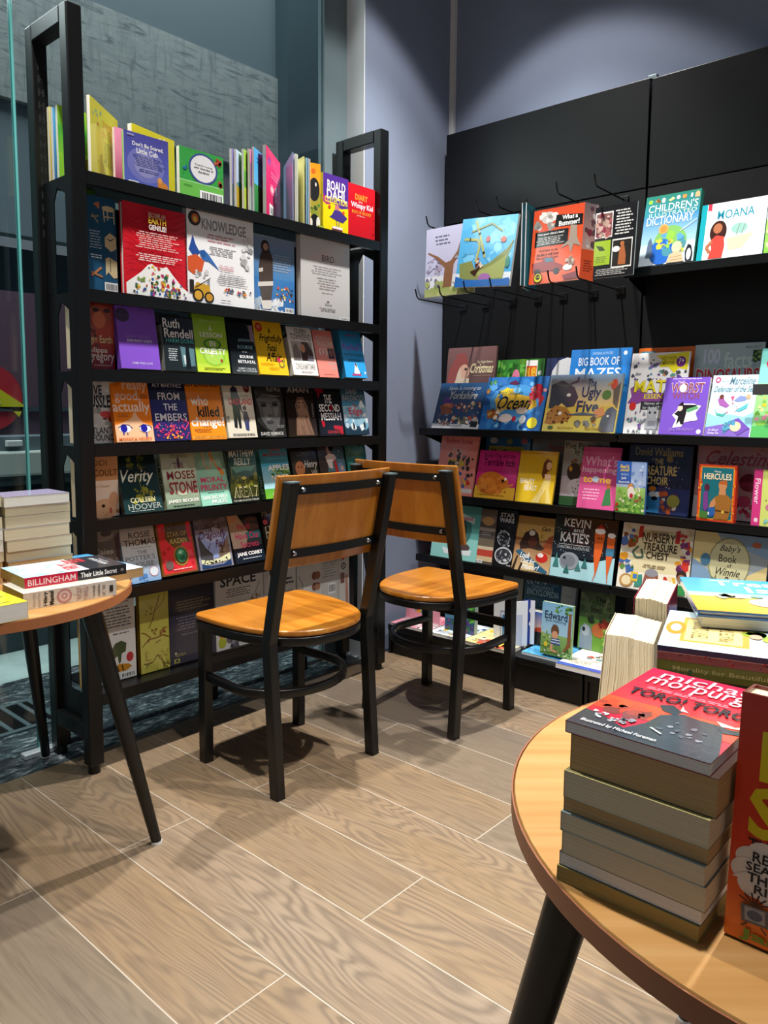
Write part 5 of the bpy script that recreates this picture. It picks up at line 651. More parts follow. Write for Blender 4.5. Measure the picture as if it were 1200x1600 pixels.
G(PX, 'green picture book with a white badge half hidden behind the blue ocean book', 1.846, .224, zb, .293, 8, [('g', '3a7a34', '2f6a30', 0, 100), ('b', 2, 2, 66, 40, 30, 7, '4a9a3a 2a5a28 6ab04a 5a8a2a', 2), ('e', 42, 26, 8, 12, 'd97c9a'), ('b', 34, 14, 52, 36, 8, 4, 'c9607e e0a0b0 b04a66', 3), ('r', 62, 2, 86, 30, 'f0eeea'), ('r', 63, 10, 85, 28, 'd9502c'), ('t', 'MR. MEN', 64, 12, 84, 26, 'f0d03a', 3), ('e', 92, 20, 4, 3.4, 'e6ece6'), ('e', 84, 34, 4, 3.4, 'e6ece6')], x=2.748, pm=M_PAGEW, sc='2f6a30', side='R')
G(PX, 'navy picture book with a pale circle peeping out left of the blue mazes book', 1.616, .122, zb, .293, 8, [('r', 0, 0, 100, 100, '25335c'), ('p', 'd6d8da', [18, 40, 24, 18, 44, 4, 74, 0, 100, 2, 100, 44]), ('t', 'Cl', 34, 24, 62, 44, '1a1c24', 3), ('r', 88, 12, 94, 36, '1a1c24')], x=2.752, pm=M_PAGEW, sc='25335c', side='R')
G(PX, 'tall bright blue puzzle book with white capitals behind the wildebeest book', 1.492, .246, zb, .320, 10, [('r', 0, 0, 100, 100, '2a7fd0'), ('t', 'USBORNE ACTIVITIES', 36, 4, 70, 7, 'a9cdf0', 1), ('e', 90, 6, 3, 2.6, 'e0ecf8'), ('t', 'BIG BOOK OF', 14, 10, 82, 20, 'e6f0fa', 1), ('t', 'MAZES', 10, 23, 86, 36, 'f0f5fa', 1), ('b', 4, 40, 96, 98, 12, 8, '3f92dc 246fb8')], x=2.712, pm=M_PAGEW, sc='2368b0', side='R', t=.010)
G(PX, 'orange book edge showing above the white maths book', 1.237, .206, zb, .316, 8, [('g', 'e0702c', 'd8642a', 0, 100), ('r', 4, 4, 30, 12, '3f8aa0'), ('t', 'JOKE', 5, 5, 28, 11, 'd0e4e8', 1), ('m', 46, 5, 92, 8, 1, '7a3a1c')], x=2.764, pm=M_PAGEW, sc='c85a24', side='R')
G(PX, 'silver blue fact book with shiny letters and a red title on the upper shelf', 1.026, .230, zb, .318, 8, [('g', 'a9bcc2', '8ba4b4', 0, 100), ('t', 'MILES KELLY', 74, 3, 94, 6, '5a6a72', 1), ('r', 84, 8, 95, 20, '2f4a30'), ('b', 85, 9, 94, 19, 8, 3, '6a9a4a 8ab05a 46603a'), ('t', '100', 14, 5, 38, 22, 'c9cfe6', 3), ('t', 'facts', 44, 9, 84, 27, 'c0d4d0', 2), ('l', '7a8f99', .8, [36, 25, 60, 30, 90, 24]), ('t', 'DINOSAURS', 4, 26, 96, 44, 'e6dcd8', 4), ('t', 'DINOSAURS', 5, 27, 95, 43, 'c22f3c', 3), ('p', '4a3428', [10, 60, 24, 46, 40, 44, 60, 50, 60, 70, 10, 70])], x=2.752, pm=M_PAGEW, sc='8ba0ac', side='R')
# high shelf
z = 1.549
G(HB, 'tall green and blue illustrated dictionary with a globe and penguin on the high shelf', 1.190, .190, z, .250, 12, [('g', '2f7a68', '3f90a0', 0, 30), ('g', '3f86b8', '9fc4d2', 30, 70), ('g', 'b9cfd6', 'd6e2ec', 70, 100), ('e', 9, 8, 4, 3, '8ac04a'), ('b', 18, 5, 28, 11, 4, 3, 'c98a4a 8a5a2a'), ('e', 33, 8, 3.4, 3.6, 'dfeaf0'), ('p', 'e0cf8a', [42, 9, 50, 5, 54, 8, 46, 11]), ('e', 60, 7, 3.4, 3, 'c9dbe0'), ('e', 71, 7, 4, 3, 'c98a4a'), ('r', 82, 4, 86, 10, 'b9c9d0'), ('p', 'd9a87a', [90, 11, 90, 5, 94, 2, 98, 5, 98, 11]), ('t', "CHILDREN'S", 7, 13, 97, 24, 'd4e6dc', 1), ('t', 'ILLUSTRATED', 9, 25, 96, 31, 'c0dcd4', 1), ('t', 'DICTIONARY', 6, 31, 92, 43, 'dceaf0', 1), ('e', 54, 70, 30, 24, '7ab060'), ('e', 40, 82, 22, 18, '2a62b8'), ('b', 34, 52, 80, 84, 18, 8, '8ac04a c9c24a 5a9ad0 4a8a9a', 2), ('e', 40, 50, 9, 7, 'c9a05a'), ('e', 40, 50, 6, 5, 'b98a44'), ('e', 68, 78, 9, 8, 'd9c0a0'), ('p', 'd0b08c', [52, 99, 56, 88, 66, 84, 78, 86, 84, 99]), ('l', '9a7a5a', 1, [58, 92, 78, 91]), ('l', '9a7a5a', 1, [58, 96, 80, 95]), ('p', '26292e', [86, 99, 84, 86, 88, 76, 94, 78, 98, 90, 97, 99]), ('e', 91, 90, 4, 8, 'e9ecee'), ('p', '5a6a80', [12, 88, 14, 66, 18, 60, 22, 68, 24, 88]), ('l', 'e0ecf2', 1, [70, 56, 98, 42])], x=2.66, t=.026, pm=M_PAGEW, sc='2f7a68', side='R', hard=True)
G(PX, 'white picture book with teal title letters and a dark-haired figure on the high shelf', .990, .206, z, .190, 12, [('r', 0, 0, 100, 100, 'eef0f2'), ('r', 0, 0, 9, 100, '1f9aa6'), ('p', 'c9364a', [10, 0, 16, 0, 16, 14, 13, 11, 10, 14]), ('t', 'Disney', 40, 6, 56, 12, '6aa8c0', 1), ('t', 'MOANA', 26, 14, 82, 30, '2a8aa0', 1), ('p', 'b8d4cc', [44, 52, 56, 38, 70, 34, 82, 44, 84, 64, 60, 70, 46, 64]), ('e', 62, 50, 12, 9, '8fb8b0'), ('p', 'ddc9a4', [44, 66, 84, 60, 70, 84, 48, 88]), ('l', '7a8a6a', 1, [58, 62, 62, 42]), ('l', '7a8a6a', 1, [66, 60, 70, 44]), ('e', 30, 52, 13, 20, '3a2420'), ('e', 29, 46, 7, 9, 'a8684a'), ('p', 'c9453c', [20, 66, 28, 58, 40, 62, 42, 78, 40, 99, 18, 99, 22, 82]), ('l', 'a8684a', 5, [22, 68, 14, 78, 20, 88])], x=2.66, t=.012, pm=M_PAGEW, sc='1f8a96', side='R', hard=True)
G(PX, 'white and green picture book cut off by the right edge on the high shelf', .780, .18, z, .215, 10, [('g', 'eef2ea', 'e2ecd8', 0, 50), ('g', 'a8cf6a', '7ab848', 50, 100), ('b', 4, 50, 96, 96, 20, 7, '6aa83e 8ac45a c9e09a')], x=2.66, t=.012, pm=M_PAGEW, sc='dfe6d8', side='R')
# second tier
z = .686
G(PX, 'salmon picture book with a red heading and storybook animals, behind the rear chair back', 2.082, .198, z, .258, 12, [('r', 0, 0, 100, 100, 'dc8c80'), ('r', 2, 88, 98, 95, 'd8d6d6'), ('t', 'Bedtime Stories', 14, 5, 84, 14, 'b8302e', 3), ('b', 30, 22, 60, 36, 12, 5, 'e0b0a4 3a3230 c9a89a', 2), ('r', 26, 40, 70, 52, 'c9a83a'), ('b', 12, 30, 90, 58, 26, 5, '3a3433 8a7a74 c9b4aa 55504e', 3), ('b', 50, 60, 94, 84, 14, 5, '3f5a9a c23a30 d9b83a 3a3433', 4)], x=2.664, pm=M_PAGEW, sc='c97a70', side='R', t=.010)
G(PX, 'blue and yellow book top peeping out behind the magenta picture book', 1.896, .220, z, .252, 6, [('r', 0, 0, 100, 100, '2f6fa0'), ('e', 18, 6, 9, 5, 'c9d2d8'), ('e', 54, 7, 7, 5, '8a9a6a'), ('e', 86, 6, 7, 5, 'b86a6a'), ('r', 8, 15, 86, 32, 'd2b52c'), ('t', 'Mr. Bump', 14, 20, 78, 30, '2a3a5a', 2)], x=2.76, pm=M_PAGEW, sc='2a5f8a', side='R')
G(PX, 'magenta and yellow picture book with a curled-up orange dog', 1.874, .196, z, .202, 14, [('r', 0, 0, 100, 100, 'c22a78'), ('g', 'dca62c', 'd9b13a', 74, 100), ('p', 'e0b03a', [0, 76, 30, 72, 100, 76, 100, 100, 0, 100]), ('t', 'Stinky Dog and the', 12, 6, 90, 17, '4a1538', 2), ('t', 'Terrible Itch', 14, 17, 90, 32, '3a1030', 2), ('e', 38, 68, 34, 24, 'c97228'), ('e', 34, 72, 20, 15, 'd98432'), ('e', 66, 66, 16, 14, 'cf7a2c'), ('b', 10, 50, 80, 86, 26, 5, 'b8621f d98a3a c06a24', 2), ('e', 68, 62, 3, 3, '1f1a18'), ('e', 74, 58, 3, 3, 'f0ece4'), ('l', 'd98432', 4, [80, 72, 94, 68]), ('m', 14, 92, 88, 95, 1, '9a6a1c')], x=2.664, pm=M_PAGEW, sc='a8246a', side='R', t=.010)
G(PX, 'yellow picture book with a lady in a gold ball gown', 1.672, .168, z, .208, 12, [('g', 'cfa21f', 'dcb52c', 0, 60), ('r', 0, 60, 100, 100, 'e0bc2c'), ('t', 'BEAUTY', 8, 54, 48, 64, 'f4efdc', 2), ('t', 'AND THE', 24, 64, 44, 67, 'f4efdc', 1), ('t', 'BEAST', 22, 67, 56, 77, 'f4efdc', 2), ('p', '6a3a20', [66, 22, 74, 14, 86, 18, 88, 34, 78, 40, 70, 54, 64, 46]), ('e', 81, 28, 7, 8, 'dfb088'), ('p', 'dfb894', [72, 44, 88, 42, 90, 56, 76, 56]), ('p', 'e9d27a', [72, 56, 90, 54, 88, 70, 98, 99, 44, 99, 60, 80]), ('p', 'd9b848', [70, 76, 80, 72, 84, 99, 66, 99]), ('l', 'f0e6b4', 2, [76, 74, 60, 98])], x=2.664, pm=M_PAGEW, sc='c9a020', side='R', t=.010)
G(PX, 'grey book top with faint red lettering behind the yellow ball gown book', 1.668, .17, z, .250, 6, [('r', 0, 0, 100, 100, '7d7c78'), ('t', 'Pastimes', 46, 8, 98, 18, 'a8402e', 2)], x=2.762, pm=M_PAGEW, sc='6a6966', side='R')
G(PX, 'grey and white story collection with black heading and painted animals', 1.494, .185, z, .252, 9, [('g', '8d908e', '9da09e', 0, 55), ('g', 'c9c4d0', 'd6cfd9', 55, 86), ('r', 0, 86, 100, 100, '3f6a44'), ('t', 'Five Favourites', 3, 3, 99, 13, '1c1c1e', 2), ('t', 'by Tony Ross', 26, 13, 92, 23, '1c1c1e', 2), ('e', 28, 48, 16, 14, '3a2f2a'), ('b', 14, 30, 60, 44, 10, 6, 'c9953a b8664a 7a5a3a', 2), ('e', 70, 40, 14, 12, '3f6a9a'), ('e', 74, 32, 10, 6, '26262a'), ('e', 38, 72, 22, 14, 'e2dee6'), ('b', 22, 62, 50, 82, 14, 2, '3a3a40 55555c', 3)], x=2.700, pm=M_PAGEW, sc='7a7d7b', side='R', t=.010)
G(PX, 'pink chart-style book with pale handwritten heading beside the grey story collection', 1.398, .152, z, .234, 12, [('r', 0, 0, 100, 100, 'd4568f'), ('r', 0, 0, 100, 8, 'c23f7a'), ('t', "What's", 8, 14, 94, 31, 'eba9c6', 2), ('t', 'happening', 4, 32, 94, 44, 'eec0d4', 2), ('t', 'to me', 8, 48, 82, 58, 'f0c24a', 3), ('e', 42, 52, 9, 5, 'c9d9ec'), ('m', 10, 68, 60, 88, 4, 'eda9c8'), ('p', '3f7a4a', [72, 68, 82, 64, 90, 92, 66, 94]), ('e', 78, 62, 6, 4, 'b8653a')], x=2.664, pm=M_PAGEW, sc='b84a7c', side='R', t=.010)
G(PX, 'navy picture book with gold capitals and a singing blue monster', 1.226, .230, z, .246, 5, [('r', 0, 0, 100, 100, '1f2644'), ('g', '2c3a6c', '33447c', 62, 100), ('t', 'David Walliams', 10, 4, 86, 16, '8a7a4a', 2), ('t', 'THE', 42, 20, 56, 28, 'b9a263', 3), ('t', 'CREATURE', 22, 30, 78, 44, 'c9b06a', 3), ('t', 'CHOIR', 30, 46, 66, 58, 'c9b06a', 3), ('b', 16, 18, 88, 62, 40, .8, 'cfd4e6 f0f0f0 aab2d0', 2), ('p', '3f92d0', [30, 99, 32, 78, 40, 66, 52, 68, 56, 84, 54, 99]), ('e', 42, 72, 5, 4, 'eef2f4'), ('e', 50, 72, 5, 4, 'eef2f4'), ('e', 46, 78, 5, 3, '16202c'), ('b', 22, 74, 34, 96, 8, 5, '5a6aa0 8a96c0 3a4a80', 3), ('e', 42, 64, 6, 4, 'd98a2c'), ('b', 56, 66, 80, 96, 18, 5, 'c9603a e0d8c8 8a4a3a 55306a', 4), ('e', 76, 80, 10, 9, '9a9a4a'), ('e', 66, 20, 5, 5, '7c6a3c')], x=2.715, pm=M_PAGEW, sc='1a2038', side='R', t=.010)
G(HB, 'small blue reading book with a fairy-tale beanstalk standing in front of the gold-lettered book', 1.240, .110, z, .186, 2, [('r', 0, 0, 100, 100, '6d8cc0'), ('g', '8aa8d4', 'a9bcd8', 0, 50), ('b', 52, 4, 98, 50, 18, 9, '6f8cc4 b9cbe4 93abd6', 2), ('r', 0, 0, 50, 44, '2f5fae'), ('t', '/Read it', 10, 6, 42, 14, 'e0c83c', 3), ('t', '/yourself', 10, 14, 44, 21, 'e0c83c', 3), ('m', 14, 24, 42, 28, 2, 'b9cdea'), ('t', 'Jack', 16, 30, 34, 36, 'f0f2f6', 2), ('t', 'Beanstalk', 8, 38, 46, 42, 'f0f2f6', 1), ('g', '9cc46a', '4f8a3a', 50, 100), ('b', 4, 52, 98, 98, 44, 7, '5a9a3a 7ab84a 3f7a34 a8d06a dfe6c0', 3), ('e', 50, 50, 10, 8, 'c98a4a'), ('e', 52, 60, 12, 12, 'e6ded4'), ('e', 54, 66, 6, 5, 'b8303a'), ('b', 60, 64, 86, 78, 8, 5, '8a5a3a a86a4a', 5), ('b', 0, 82, 10, 98, 5, 4, 'c2202c')], x=2.659, pm=M_PAGEW, sc='4f7ab8', side='R', t=.012)
G(PX, 'thick red and orange storybook with a bronze hero figure, standing upright', .946, .121, z, .190, 2, [('r', 0, 0, 100, 100, 'd8421f'), ('r', 4, 3, 96, 97, 'e08a24'), ('r', 8, 5, 92, 95, '1f6a74'), ('b', 0, 2, 9, 98, 16, 3, 'e8b03a d8421f c2301a', 2), ('b', 91, 2, 100, 98, 16, 3, 'e8b03a d8421f c2301a', 3), ('t', 'Disney', 42, 10, 60, 14, 'e6e2d4', 2), ('t', 'HERCULES', 14, 15, 88, 26, 'e9d9b4', 3), ('e', 66, 36, 11, 9, 'c98a5a'), ('p', 'b8602c', [54, 33, 60, 27, 76, 27, 79, 34]), ('p', 'c98a5a', [58, 40, 74, 40, 76, 54, 56, 54]), ('p', 'a06a2c', [44, 58, 58, 52, 80, 52, 92, 60, 88, 84, 84, 95, 46, 95, 50, 78]), ('p', 'c98a5a', [36, 66, 46, 58, 50, 68, 40, 84, 30, 84]), ('p', '2f5fa8', [28, 76, 46, 74, 50, 88, 34, 93]), ('l', '4a2f1c', 4, [50, 80, 86, 82]), ('e', 70, 82, 4, 3, 'd9b04a'), ('p', '7a3f8a', [16, 50, 26, 44, 30, 76, 22, 84, 16, 76]), ('e', 24, 40, 7, 6, '5a2238'), ('r', 12, 84, 34, 89, 'e6e6e4'), ('p', '4a7a3a', [8, 82, 30, 84, 30, 95, 8, 95])], x=2.659, pm=M_PAGEW, sc='c2391c', side='R', t=.026)
G(PX, 'dull pink picture book with a large dark red script name, second tier', .990, .262, z, .250, 8, [('r', 0, 0, 100, 100, 'b98a8c'), ('r', 0, 70, 100, 100, 'cfc4c8'), ('t', '/Celestine', 12, 6, 98, 26, '9c2f3c', 2), ('b', 4, 2, 98, 60, 26, 1.2, '8a4a52 9c5a62', 2), ('e', 68, 48, 12, 12, '7c2f3c'), ('e', 64, 74, 9, 8, 'b84a6a'), ('b', 46, 78, 74, 94, 10, 5, 'b0324c c9506a', 4)], x=2.735, pm=M_PAGEW, sc='a87a7c', side='R', t=.010)
G(HB, 'lime green book with a hot pink spine at the right edge of the second tier', .772, .12, z, .182, 4, [('r', 0, 0, 100, 100, 'd3dc74'), ('r', 0, 0, 22, 100, 'd23a80'), ('v', 'Flower', 4, 16, 17, 62, 'f0cfe0', 2), ('e', 12, 90, 5, 4, 'f0cfe0'), ('b', 26, 6, 98, 60, 20, 3, '5a8a3a c23a6a 3a3a3a b8c24a', 3), ('e', 44, 66, 10, 6, 'c97a90'), ('l', '6a9a3a', 2, [44, 70, 50, 96]), ('t', '5', 60, 26, 80, 40, 'c2305a', 2), ('b', 30, 78, 98, 98, 8, 7, '7ac0b8 8acac0')], x=2.66, pm=M_PAGEW, sc='d23a80', t=.02)
# third tier
z = .411
G(PX, 'turquoise picture book with a sleeping animal half hidden by the rear chair', 2.090, .243, z, .234, 10, [('g', '4f8f88', '62a8a0', 0, 60), ('r', 0, 60, 100, 100, '8fd0c8'), ('e', 62, 44, 22, 30, '3f6f6c'), ('e', 60, 46, 14, 22, '2c4a48'), ('p', 'b0c4c2', [38, 22, 60, 14, 88, 22, 88, 32, 60, 24, 40, 32]), ('t', 'Snowbell', 52, 18, 84, 27, 'b83a4a', 2), ('e', 60, 76, 24, 9, '5a4a48'), ('p', 'dfe8ea', [24, 80, 50, 84, 88, 80, 86, 90, 30, 92])], x=2.652, pm=M_PAGEW, sc='5a9a92', side='R', t=.010)
G(PX, 'brown and red banded book beside the black book with a white line drawing', 1.846, .078, z, .230, 10, [('g', '5f5751', '7a7068', 0, 24), ('e', 50, 22, 36, 8, 'b08a5a'), ('r', 0, 34, 100, 40, '9a9088'), ('r', 0, 40, 100, 54, '4f4845'), ('r', 0, 54, 100, 68, '6d6352'), ('r', 0, 68, 100, 74, 'c9bca0'), ('r', 0, 74, 100, 86, 'b8493a'), ('r', 0, 86, 100, 95, 'd0b890'), ('k', 4, 93, 40, 99), ('m', 10, 42, 90, 50, 2, '8a8280')], x=2.652, pm=M_PAGEW, sc='5a524c', side='R', t=.012)
G(PX, 'black book with a white circular line drawing and blocky white heading', 1.764, .092, z, .234, 10, [('r', 0, 0, 100, 100, '1b1c20'), ('t', 'STAR', 14, 5, 88, 13, 'b9bcc2', 3), ('t', 'WARS', 12, 14, 88, 22, 'b9bcc2', 3), ('e', 44, 50, 34, 14, '8a8d92'), ('e', 44, 50, 28, 11, '26272c'), ('b', 14, 30, 80, 62, 24, 6, '8f9298 55585e a8abb0 34363b', 2), ('e', 52, 80, 46, 15, 'cfd1d4'), ('e', 52, 80, 40, 12.5, '3a3c42'), ('b', 16, 70, 88, 91, 26, 6, 'd9dadc 8f9298 55585e', 3), ('t', 'Disney', 74, 94, 96, 98, 'd9d9dc', 2)], x=2.652, pm=M_PAGEW, sc='16171a', side='R', t=.012)
G(PX, 'tan desert picture book with a rusty tow vehicle and blue title banner', 1.672, .171, z, .220, 14, [('g', 'b09052', 'c9a25a', 0, 40), ('g', '8a5a3a', 'c9a87a', 40, 100), ('p', '9a4a2a', [70, 60, 86, 34, 98, 30, 98, 66]), ('b', 10, 16, 74, 40, 10, 9, 'cfa95c c29a4c', 2), ('p', '3a2a24', [12, 52, 24, 30, 44, 22, 58, 30, 66, 48, 80, 56, 70, 60, 40, 58, 16, 62]), ('e', 46, 46, 12, 9, '5a3428'), ('e', 42, 30, 8, 5, 'c9c4b4'), ('e', 76, 72, 16, 9, 'c02a26'), ('e', 72, 68, 8, 4, 'e6dcd4'), ('t', '/Cars', 66, 16, 90, 24, '4a3a2a', 3), ('p', '2f5f7c', [4, 66, 18, 62, 96, 96, 92, 100, 60, 96]), ('p', '3a2c26', [0, 100, 10, 74, 14, 74, 8, 100]), ('p', '3a2c26', [18, 100, 26, 80, 30, 82, 24, 100]), ('p', 'e0c48a', [28, 82, 60, 86, 60, 98, 28, 98]), ('t', '/Look', 18, 66, 46, 77, 'f4f2ea', 3), ('t', '/Out for', 24, 77, 62, 86, 'f4f2ea', 3), ('t', '/Mater!', 26, 87, 74, 96, 'f4f2ea', 3)], x=2.652, pm=M_PAGEW, sc='8a6a3a', side='R', t=.010)
G(PX, 'dark starry picture book with standing carrots in a snowy scene', 1.498, .260, z, .238, 10, [('g', '17191f', '1f2a33', 0, 66), ('g', '9ccdd6', 'b4dde2', 70, 100), ('p', 'a9d6de', [0, 74, 30, 66, 60, 72, 100, 58, 100, 100, 0, 100]), ('b', 2, 2, 98, 60, 70, .7, 'e6e8ea aab4bc c2303a', 2), ('t', 'KEVIN', 16, 4, 58, 17, 'e0e2e2', 2), ('t', 'and', 32, 18, 48, 25, 'd0d4d4', 1), ('t', "KATIE'S", 12, 26, 58, 42, 'e0e2e2', 3), ('l', 'd0d4d4', .8, [10, 46, 60, 46]), ('t', 'CHRISTMAS ADVENTURE', 8, 48, 60, 53, 'a8b0b4', 1), ('e', 30, 72, 16, 14, '8f959c'), ('e', 28, 72, 12, 10, '767c84'), ('e', 22, 68, 2.4, 2.4, '2a2d32'), ('p', '3f7a78', [4, 84, 9, 60, 14, 84]), ('p', '2f6a64', [22, 92, 27, 78, 32, 92]), ('p', '3f7a78', [40, 86, 45, 72, 50, 86]), ('p', '3f7a78', [50, 80, 55, 64, 60, 80]), ('p', 'd9622c', [66, 22, 74, 18, 82, 22, 80, 50, 73, 92, 68, 60]), ('e', 74, 19, 8, 5, 'e9e4de'), ('p', 'b8242c', [67, 16, 74, 8, 82, 14]), ('p', 'd9622c', [86, 28, 92, 24, 98, 28, 97, 54, 91, 92, 87, 60]), ('e', 92, 24, 6, 4, 'e9e4de'), ('r', 86, 44, 98, 56, '3f7a9a'), ('e', 73, 30, 1.2, 1.4, '1f1512'), ('e', 77, 30, 1.2, 1.4, '1f1512'), ('l', 'd9622c', 1, [72, 88, 70, 98]), ('l', 'd9622c', 1, [92, 88, 92, 98])], x=2.652, pm=M_PAGEW, sc='15171c', side='R', t=.012)
G(PX, 'cream nursery treasury with toys and children around a black serif title', 1.222, .258, z, .238, 12, [('r', 0, 0, 100, 100, 'e6e0d0'), ('p', 'd9cda4', [20, 8, 84, 6, 86, 70, 18, 74]), ('b', 2, 4, 20, 70, 26, 6, 'c23a30 5a8a4a d9952c 3f6aa8 8a4a2a e0d2a8', 2), ('b', 82, 4, 98, 66, 24, 6, 'c23a30 6a8a3a d9952c 7a3a6a e6d6b4', 3), ('p', 'b8282c', [24, 4, 30, 2, 30, 20, 24, 22]), ('p', 'b8282c', [76, 6, 82, 4, 82, 24, 76, 24]), ('l', '4a6a5a', 3, [26, 34, 18, 44, 24, 52, 34, 50, 30, 38]), ('t', 'THE KINGFISHER', 40, 9, 66, 13, '6a5a4a', 1), ('t', 'NURSERY', 30, 12, 76, 26, '2a2422', 2), ('t', 'TREASURE', 32, 27, 80, 39, '2a2422', 2), ('t', 'CHEST', 38, 40, 70, 51, '2a2422', 2), ('m', 34, 60, 72, 66, 2, '9a8a6a'), ('e', 14, 88, 10, 10, 'b8894a'), ('e', 14, 88, 7, 7.4, 'ead9b0'), ('p', '8a5a4a', [38, 88, 40, 72, 48, 66, 58, 72, 60, 88]), ('e', 49, 72, 9, 6, '8a8a92'), ('p', '3f8a7a', [26, 96, 28, 78, 36, 76, 38, 94]), ('r', 20, 74, 30, 88, 'd9b83a'), ('r', 23, 77, 29, 84, '3f7ab8'), ('p', 'd9b13a', [72, 92, 74, 74, 82, 74, 84, 92]), ('e', 90, 70, 7, 8, '3a2a26'), ('e', 90, 74, 5, 6, '9a6a4a'), ('p', '3a8a4a', [82, 98, 84, 84, 96, 84, 98, 98]), ('b', 62, 74, 76, 96, 10, 5, 'c23a30 d9a24a e6d2b0 8a4a3a', 6)], x=2.652, pm=M_PAGEW, sc='d2cab4', side='R', t=.012)
G(PX, 'blue and cream patchwork baby record book with an oval title', .958, .240, z, .236, 10, [('r', 0, 0, 100, 100, '9aa3a8'), ('p', 'd9c68a', [0, 0, 30, 0, 50, 30, 20, 50, 0, 40]), ('p', '7f9ab4', [30, 0, 100, 0, 100, 30, 70, 20]), ('p', '7c98b4', [0, 40, 30, 60, 14, 90, 0, 96]), ('p', 'd6c488', [70, 60, 100, 40, 100, 80]), ('p', '8aa4bc', [40, 99, 58, 80, 82, 99]), ('p', 'dccfa0', [2, 99, 20, 82, 40, 99]), ('e', 50, 42, 28, 37, '8a8a60'), ('e', 50, 42, 26.5, 35, 'c9c49a'), ('t', "/Baby's", 36, 16, 64, 28, '3a382c', 1), ('t', 'Book', 36, 30, 60, 41, '3a382c', 1), ('t', 'of', 48, 42, 54, 48, '3a382c', 1), ('t', '/Winnie', 34, 49, 66, 60, '3a382c', 1), ('t', '/the Pooh', 28, 61, 68, 73, '3a382c', 1), ('e', 18, 40, 7, 9, '4f7a96'), ('e', 84, 12, 6, 4, 'b8643a')], x=2.652, pm=M_PAGEW, sc='8a949a', side='R', t=.012)
G(PX, 'blue picture book with a white border at the right edge behind the table books', .690, .16, .129, .305, 2, [('r', 0, 0, 100, 100, '3f86c0'), ('r', 14, 6, 100, 97, 'dfe6ea'), ('r', 22, 10, 100, 94, '4a7fc0')], x=2.535, pm=M_PAGEW, sc='2f6ea8', side='R')
# base of the wall shelving
z = .1285
def flat(name, label, x, y, ztop, w, h, t, ops, yaw=0, **kw):
    a = R(yaw); return book(name, label, axes((x, y, ztop), (math.sin(a), -math.cos(a), 0), (math.cos(a), math.sin(a), 0)), w, h, t, ops, grp=kw.pop('grp', GB), **kw)
for x, y, w, h, t, cs, bs, lb in ((2.46, 2.05, .20, .22, .010, 'd98a9a', 'e6c0c4 c9607a e9e4da', 'flat pinkish picture book on the base shelf at the corner end'), (2.458, 1.855, .17, .22, .012, 'dfe4e6', '8ab0c4 c9d6da d0a83a 3f5f8a', 'flat white and blue picture book on the base shelf behind the rear chair'), (2.452, 1.655, .215, .25, .014, 'e9dc9a', 'e0b83a d95a3a f0e6c0 b8c25a', 'flat cream and yellow picture book on the base shelf under the white cards'), (2.50, 1.42, .20, .19, .010, '4fa0d0', '6ab4dc 3f8abc', 'flat sky blue picture book under the boy-in-garden book'), (2.448, 1.245, .20, .24, .018, '3f55a8', 'e9e6e0 c9cfe6 d9d4c4 8a6a5a', 'flat blue-edged activity book at the front of the base shelf'), (2.448, 1.00, .20, .22, .014, 'e6e4e0', 'c2305c 8a3a5a 6ac0d0 e9e4e0', 'flat white picture book with magenta shapes on the base shelf')):
    if lb.startswith('flat sky'): ops_, zt_ = [('r', 0, 0, 100, 100, cs), ('b', 5, 5, 95, 95, 10, 12, bs)], z+.010
    elif lb.startswith('flat blue-edged'): ops_, zt_ = [('r', 0, 0, 100, 100, 'dcd9d2'), ('r', 0, 88, 100, 100, '3f55a8'), ('r', 8, 64, 60, 86, 'f0eede')]+[('l', '8a86b4', 1, [60+i*3, 86, 66+i*3, 64]) for i in range(12)]+[('b', 30, 6, 96, 60, 34, 7, '9a8a7c b8463a 6a8a8a cfc8ba 55504c', 3), ('m', 10, 66, 58, 84, 4, 'a8a48a')], z+.018
    else: ops_, zt_ = [('r', 0, 0, 100, 100, cs), ('b', 4, 4, 96, 96, 40, 8, bs), ('m', 10, 78, 70, 92, 3, '7a7a80')], z+t
    flat(PX, lb, x, y, zt_, w, h, t, ops_, pm=M_PAGEW, sc=cs, yaw=1.5)
z = .1405
G(PX, 'pink picture book standing at the corner end of the base shelf', 2.120, .178, z-.001, .108, 3, [('r', 0, 0, 100, 100, 'dd95a4'), ('e', 40, 42, 12, 14, 'c9603a'), ('b', 26, 30, 54, 56, 8, 5, '3f8a8a d9a03a c2405a'), ('r', 0, 86, 100, 100, 'e9d9d8')], x=2.525, pm=M_PAGEW, sc='cf8494', side='R', t=.010)
G(HB, 'square picture book with a grey fox among flowers, seen under the rear chair seat', 1.912, .150, .1412, .122, 2, [('g', '5f8fa8', '4f7f9a', 0, 60), ('r', 0, 60, 100, 100, '3a5a78'), ('e', 30, 20, 30, 18, '9aa0a4'), ('e', 44, 24, 5, 5, '26282c'), ('p', 'c9cccc', [2, 8, 30, 2, 60, 18, 40, 36, 8, 34]), ('b', 60, 4, 98, 50, 18, 9, '4f9a3a 6ab84a 3a7a34', 2), ('b', 2, 62, 98, 96, 24, 8, '8a4a7a c25a4a 6a3a72 3f6a4a 5a4a8a', 3)], x=2.53, pm=M_PAGEW, sc='8fa0a0', side='R', t=.022, hard=True)
fl = thing('board_book', 'white cut-out board book standing open with a blue framed window', 'book', (2.55, 1.60, .1425), 0, GB)
